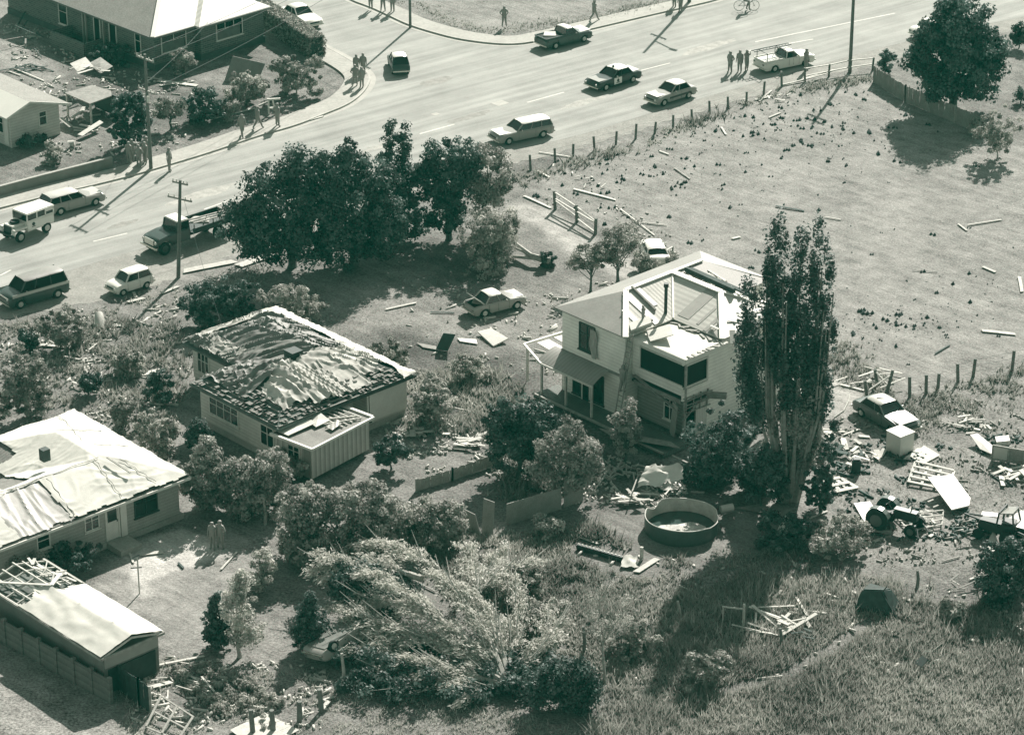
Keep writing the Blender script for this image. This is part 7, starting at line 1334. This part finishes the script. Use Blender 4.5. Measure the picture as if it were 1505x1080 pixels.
sheet([(950, 712), (985, 702), (1010, 724), (975, 726)], 'lower corrugated pale sheet beside the pool debris', z=.25, zs=(.2, .3, 0, 0), bend=.1)
sheet([(1028, 702), (1040, 697), (1062, 712), (1050, 716)], 'small white sheet half hidden by the glossy shrub', z=.3)
# white cube box
q = G(1322, 662); o = empty('white_box', q, R(-52), 'large white cube shaped box standing alone near the dark sedan', 'box'); MB().box((0, 0, .62), (1.15, 1.15, 1.24)).build('body', mat('white_enamel', .50, .5, .06, 1.5), o, bevel=.02); MB().box((0, 0, 1.26), (1.2, 1.2, .05)).build('lid', Mw, o)
sheet([(1338, 672), (1358, 656), (1382, 670), (1356, 684)], 'small slatted pale panel flat on the ground below the white cube box', m=Mwm, th=.06)
def slatpanel(pts, lab, nslat=6, ncross=2, hole=None, m=None, name='slatted_panel', cat='panel', z=.12, zs=None, w_=.12):
    q = [G(*p) for p in pts]
    for i, a in enumerate(q): a.z = z + (zs[i] if zs else 0)
    c = sum(q, Vector()) / 4; q = [a - c for a in q]; mb = MB()
    for i in range(nslat): t = i / (nslat - 1); mb.beam(q[0].lerp(q[3], t), q[1].lerp(q[2], t), w_, .04)
    o = empty(name, c, 0, lab, cat); mb.build('slats', m or Mwm, o); mb = MB()
    for i in range(ncross + 1): t = i / ncross; mb.beam(q[0].lerp(q[1], t) - Vector((0, 0, .05)), q[3].lerp(q[2], t) - Vector((0, 0, .05)), w_ * .8, .05)
    mb.build('crossbars', m or Mwm, o); return o
slatpanel([(1345, 688), (1402, 696), (1392, 722), (1335, 712)], 'large white slatted pallet like frame above the grey tractor', 5, 3, zs=(.35, .1, 0, .1), w_=.2); slatpanel([(1316, 762), (1386, 758), (1384, 775), (1338, 784)], 'old multi pane window frame lying in front of the grey tractor', 4, 4, zs=(.1, .25, .1, .05), w_=.09, name='window_frame', cat='frame')
slatpanel([(1213, 708), (1235, 704), (1260, 718), (1222, 726)], 'two leaved white panel with open slots left of the grey tractor', 3, 3, w_=.3); slatpanel([(215, 1072), (238, 1037), (285, 1065), (262, 1092)], 'dark rectangular frame leaning at the bottom left corner', 3, 2, m=Mtim, name='timber_frame', cat='frame', zs=(.1, .5, .4, .1), w_=.12)
sheet([(1362, 722), (1400, 712), (1426, 738), (1424, 748), (1398, 758)], 'big tilted pale slab right of the grey tractor', m=Msheet, z=.5, plane=(-.22, .10), th=.07, name='tilted_slab', cat='slab'); sheet([(1254, 750), (1278, 746), (1304, 774), (1270, 772)], 'tilted white sheet in front of the tractor rear wheel', z=.3, plane=(-.1, .12), th=.05)
sheet([(1463, 778), (1500, 762), (1530, 775), (1520, 800)], 'large pale sheet cut by the right edge below the wrecked machine', z=.25, th=.05, zs=(0, .3, .3, 0)); sheet([(1448, 805), (1460, 790), (1470, 812), (1458, 816)], 'small white triangular sheet left of the big one at the right edge', z=.2, zs=(0, .3, 0, 0))
sheet([(1425, 650), (1436, 648), (1462, 662), (1458, 672), (1440, 664)], 'bent white strip pointing at the framed panel near the right edge', z=.2, zs=(.3, .3, 0, 0, 0)); sheet([(1462, 648), (1482, 646), (1484, 654), (1464, 656)], 'small white block behind the framed panel near the right edge', z=.3, th=.3)
# framed panel standing at right
a, b = G(1458, 676), G(1504, 684); o = empty('framed_panel', a, math.atan2((b - a).y, (b - a).x), 'standing framed panel with a white and a dark pane at the right edge', 'panel'); L = (b - a).length; mb = MB()
for s, e in (((0, 0, 0), (0, 0, .95)), ((L, 0, 0), (L, 0, .95)), ((L / 2, 0, 0), (L / 2, 0, .95)), ((0, 0, .95), (L, 0, .95)), ((0, 0, .1), (L, 0, .1))): mb.beam(s, e, .1)
mb.build('frame', Mtim, o); MB().box((L * .25, 0, .52), (L / 2 - .1, .04, .75)).build('pane', Mlgc, o); MB().box((L * .75, 0, .52), (L / 2 - .1, .04, .75)).build('pane', Mtim, o)
sheet([(1080, 748 + 0), (1130, 740), (1165, 750), (1150, 760)], 'flat grey board at the foot of the poplar', m=Mtim); crumple([G(912, 834, .1), G(916, 818, .3), G(934, 816, .35), G(938, 834, .1)], Mtarp, 'crumpled white sheet at the end of the slotted pipe', .08, 5, n=8)
upright('dark_stump', (940, 823), (944, 824), .8, Mwm, 'pale stump standing beside the crumpled white sheet', 'stump', th=.15)
# tub by hedge, washing line, white frame by people
q = G(147, 478); o = MB().tube([(-.5, -.1, .3), (.1, 0, .35), (.65, .2, .3)], [.28, .36, .26], 12).build('old_tub', Mwm, loc=q, smooth=True); tag(o, 'bleached white tub lying by the hedge below the tiny white car', 'tub'); o.rotation_euler = (R(5), R(-30), R(80))
q = G(205, 872); o = empty('washing_line', q, 0, 'washing line post with a short crossbar on the lower left lawn', 'washing line'); MB().tube([(0, 0, 0), (0, 0, 2.2)], .04, 8).build('post', Mlgc, o); mb = MB().beam((-.4, .1, 1.5), (.2, 0, 1.6), .05); mb.beam((-.3, 0, 2.15), (.1, .1, 2.3), .04); mb.build('arm', Mdk, o)
q = G(403, 168); o = empty('garden_gate', q, R(10), 'white upright frame of a gate behind the walkers on the footpath', 'gate'); mb = MB()
for s, e in (((-.4, 0, 0), (-.4, 0, 1.2)), ((.15, 0, 0), (-.1, 0, 1.2)), ((-.5, 0, 1.2), (.5, 0, 1.2)), ((-.4, 0, .5), (.2, 0, .5))): mb.beam(s, e, .12)
mb.build('frame', Mw, o)
upright('leaning_sheet', (330, 118), (378, 122), 1.6, mat('grey_leaning_board', .20, .8, .12, 1.5, fine=.1), 'wide grey board leaning beside the brick house above the bushes', 'sheet', lean=(.6, 1.0), hq=1.2)
sheet([(105, 128), (128, 122), (140, 134), (116, 140)], 'left crumpled white piece on the low shed roof behind the gabled house', m=Mwm, z=1.9, zs=(0, .2, .1, 0), bend=.02); sheet([(132, 130), (150, 124), (168, 134), (150, 143)], 'right bent sheet on the low shed roof behind the gabled house', m=Mtim, z=1.9, zs=(.1, .3, .1, 0), bend=.1); heap((135, 138), 10, 30, 6, 'boards on the low shed roof', 'broken pale board lying on the low shed roof', 60, (.5, 1.8), (.06, .25), mats=(Mwm, Mtim), hmax=.3, z0=1.85)
q = G(135, 172); o = empty('low_shed', q, R(-47), 'low open shed with a pale skillion roof beside the gabled house', 'shed')
mb = MB().poly([(-1.6, -1.2), (1.6, -1.2), (1.3, 1.0), (.4, 1.6), (-1.6, 1.3)], 1.7, 1.78); mb.build('roof', Mtim, o); mb = MB()
for x in (-1.5, 1.5):
    for y in (-1.1, 1.5): mb.beam((x, y, 0), (x, y, 1.7), .12)
mb.build('posts', Mwm, o); MB().box((0, 1.4, .85), (3.0, .1, 1.6)).build('wall', Mdk, o)
o = MB().tube([(0, 0, .0), (.05, 0, .35), (.3, 0, .4)], [.3, .34, .2], 12).build('white_tub', Mwm, loc=G(104, 218), smooth=True); tag(o, 'rounded white tub in front of the gabled house', 'tub'); plank((118, 205), (150, 190), .5, 'wide pale ramp board beside the rounded white tub', m=Mwm, z=.3, z2=.6)
# ---------------------------------------------------------------- post and wire fences, each its own fence
def wirefence(name, pts, h, lab, nw=3, post=.13, m=None, rail=None, jit=.1, seed=1, wires=True):
    g = [G(*p) for p in pts]; o = empty(name, g[0], 0, lab, 'fence'); r = random.Random(seed); tops = []
    for p in g:
        p = p - g[0]; t = Vector((r.uniform(-jit, jit), r.uniform(-jit, jit), h * r.uniform(.85, 1.1))); MB().tube([p - Vector((0, 0, .1)), p + t], [post * .55, post * .5], 7).build('post', m or Mpole, o); tops.append((p, p + t))
    if wires:
        mb = MB()
        for k in range(nw):
            for a, b in zip(tops[:-1], tops[1:]): z = (k + .8) / nw; mb.tube([a[0].lerp(a[1], z), b[0].lerp(b[1], z)], .008, 3)
        mb.build('wires', Mdk, o)
    if rail:
        mb = MB(); 
        for i, j, za, zb in rail: mb.beam(tops[i][0].lerp(tops[i][1], za), tops[j][0].lerp(tops[j][1], zb), .12, .06)
        mb.build('rails', Mwm, o)
    return o
wirefence('post_and_wire_fence', [(780, 250), (816, 238), (842, 230), (874, 221), (905, 212), (934, 204), (962, 196), (989, 189), (1017, 178), (1043, 168), (1070, 160), (1097, 152), (1122, 140), (1149, 128)], 1.1, 'post and wire fence between the road verge and the paddock', post=.17)
wirefence('rail_fence', [(1149, 127), (1183, 120), (1218, 113), (1250, 108), (1282, 104)], 1.15, 'broken pale rail fence along the verge by the utility pole', rail=((0, 1, .1, .1), (1, 2, .95, .95), (2, 3, .95, .95), (3, 4, .95, .95), (1, 3, .4, .45), (3, 4, .45, .5), (0, 2, .05, .3)), wires=False, post=.16)
wirefence('driveway_fence', [(816, 308), (848, 326), (875, 344)], 1.3, 'damaged gate and rail fence along the driveway beside the paddock', rail=((0, 1, .95, .9), (1, 2, .9, .8), (0, 1, .5, .3), (1, 2, .2, .1), (0, 2, .6, .7)), post=.22, nw=2)
wirefence('driveway_fence', [(950, 396), (975, 388), (988, 378)], .9, 'short pale railing beside the white sedan beyond the torn roof', rail=((0, 1, .95, .95), (1, 2, .95, .95), (0, 1, .5, .5)), wires=False, post=.12)
wirefence('post_and_wire_fence', [(1337, 584), (1361, 578), (1378, 574), (1408, 562), (1430, 553), (1487, 545), (1530, 528)], 1.3, 'post and wire fence at the near edge of the paddock, right of the dark sedan', post=.2)
wirefence('stub_fence', [(1274, 583), (1290, 566), (1303, 576)], 1.3, 'wrecked gate posts behind the dark dusty sedan', rail=((0, 1, .9, .2), (1, 2, .9, .3), (0, 2, .3, .8)), post=.2, jit=.4, seed=4)
wirefence('garden_fence', [(372, 1078), (402, 1075), (440, 1060), (473, 1045)], 1.3, 'leaning dark posts along the bottom edge by the garden beds', nw=2, post=.25)
for p, h_, lb in (((1348, 862), 1.0, 'lone dark post in the short grass at lower right'), ((1147, 950), 1.1, 'lone post at the bleached timber pile'), ((997, 905), .9, 'short pale post in the dark grass at lower centre'), ((858, 960), 1.6, 'slim dead trunk left of the bare slender tree'), ((505, 1010), 2.0, 'thin grey post in front of the toppled willow'), ((390, 770), 1.5, 'grey post in the shrubs below the bushy light tree')):
    o = MB().tube([(0, 0, -.1), (.03, .02, h_ * .5), (-.05, 0, h_)], [.10, .09, .07], 7).build('wooden_post', Mbarkp if 'pale' in lb or 'grey' in lb else Mpole, loc=G(*p)); tag(o, lb, 'post')
# small timber goal like frame and seat frame in the grass
q = G(1062, 918); o = empty('timber_frame', q, R(-8), 'standing pale timber frame in the rough grass left of the bleached pile', 'frame'); mb = MB(); mb.beam((0, 0, 0), (0, 0, 1.1), .07); mb.beam((1.1, -.2, 0), (1.1, -.2, 1.45), .13); mb.beam((-.05, 0, 1.1), (1.1, -.2, 1.15), .07); mb.build('frame', Mwm, o)
q = G(1360, 985); o = empty('metal_chair', q, R(20), 'tangled light metal chair frame lying in the long grass', 'chair'); mb = MB(); mb.tube([(.5 + .35 * math.cos(a), -.2, .35 + .3 * math.sin(a)) for a in [i * .4 for i in range(14)]], .022, 5); mb.tube([(-.1, .3, .8), (.1, .35, .95), (.4, .3, .85)], .025, 5); mb.tube([(-.2, .2, .4), (.3, -.2, .2)], .02, 5); mb.build('frame', Mlgc, o); MB().beam((-.4, .1, .35), (.1, .25, .6), .5, .04).build('seat', Mdk, o)
# garden beds bottom left, low hedge rows
for i, (p, q_, lb) in enumerate([((262, 990), (330, 1050), 'leafy row of crops nearest the garage in the lower left garden'), ((300, 985), (400, 1070), 'second leafy row of crops in the lower left garden'), ((350, 1000), (410, 1040), 'short leafy row of crops nearest the overturned car')]):
    a, b = G(*p), G(*q_); o = empty('crop_row', a, 0, lb, 'plants'); d = b - a; bl = [(d.x * t, d.y * t, .2, .45, .45, .22) for t in [k / 8 for k in range(9)]]; V, F_, T, K = crown(bl, 1500, .10, 400 + i, .16, 60, .2); npmesh('leaves', V, F_, LEAF['light'], T, o); limbs((0, 0, 0), K, .2, .03, rs(3), 5).build('stem', Mbark, o)
boardfence('board_fence', [(168, 1010), (205, 1035), (222, 1048)], 1.5, 'dark boarded gate section beyond the end of the panel fence at lower left', Mdt)
# drainage hose on the driveway
mb = MB().tube([G(1226, 614) - G(1226, 614), G(1240, 604) - G(1226, 614), G(1247, 590) - G(1226, 614), G(1249, 580) - G(1226, 614)], .035, 5); o = mb.build('hose', Mlgc, loc=G(1226, 614) + Vector((0, 0, .04))); tag(o, 'pale hose curving over the driveway near the dark sedan', 'hose')
o = MB().box((0, 0, .45), (.5, .45, .9)).build('dark_bin', Mdk, loc=G(1258, 694), bevel=.06); tag(o, 'dark bin standing in the rubble heap left of the white cube box', 'bin')
sheet([(338, 1075), (390, 1050), (440, 1075), (380, 1105)], 'pale sheet lying at the bottom edge by the leaning posts', m=Mwm, z=.12); sheet([(480, 1030), (486, 1032), (476, 1045), (470, 1043)], 'small pale stick bundle near the leaning posts', m=Mwm)
# brown timber stack in wreckage below porch
sheet([(880, 640), (985, 660), (1000, 672), (900, 655)], 'fallen brown wall board lying along the front edge of the house deck', m=Mtim, z=.5, zs=(0, 0, .1, .1))

# ---------------------------------------------------------------- green tint added to lift the dark tones, as a thin haze
hz = MB().box((0, 150, 39.5), (600, 700, 83.2)).build('veil', None or mat('veil_placeholder', .3)); m = bpy.data.materials.new('green_lift_volume'); m.use_nodes = True; t = m.node_tree; t.nodes.clear()
pv = t.nodes.new('ShaderNodeVolumePrincipled'); pv.inputs['Color'].default_value = (.06, 1.0, .72, 1); pv.inputs['Density'].default_value = .00012; ou = t.nodes.new('ShaderNodeOutputMaterial'); t.links.new(pv.outputs[0], ou.inputs['Volume'])
hz.data.materials.clear(); hz.data.materials.append(m); tag(hz, 'faint haze added over the whole scene to tint its dark tones green', 'veil', kind='stuff')
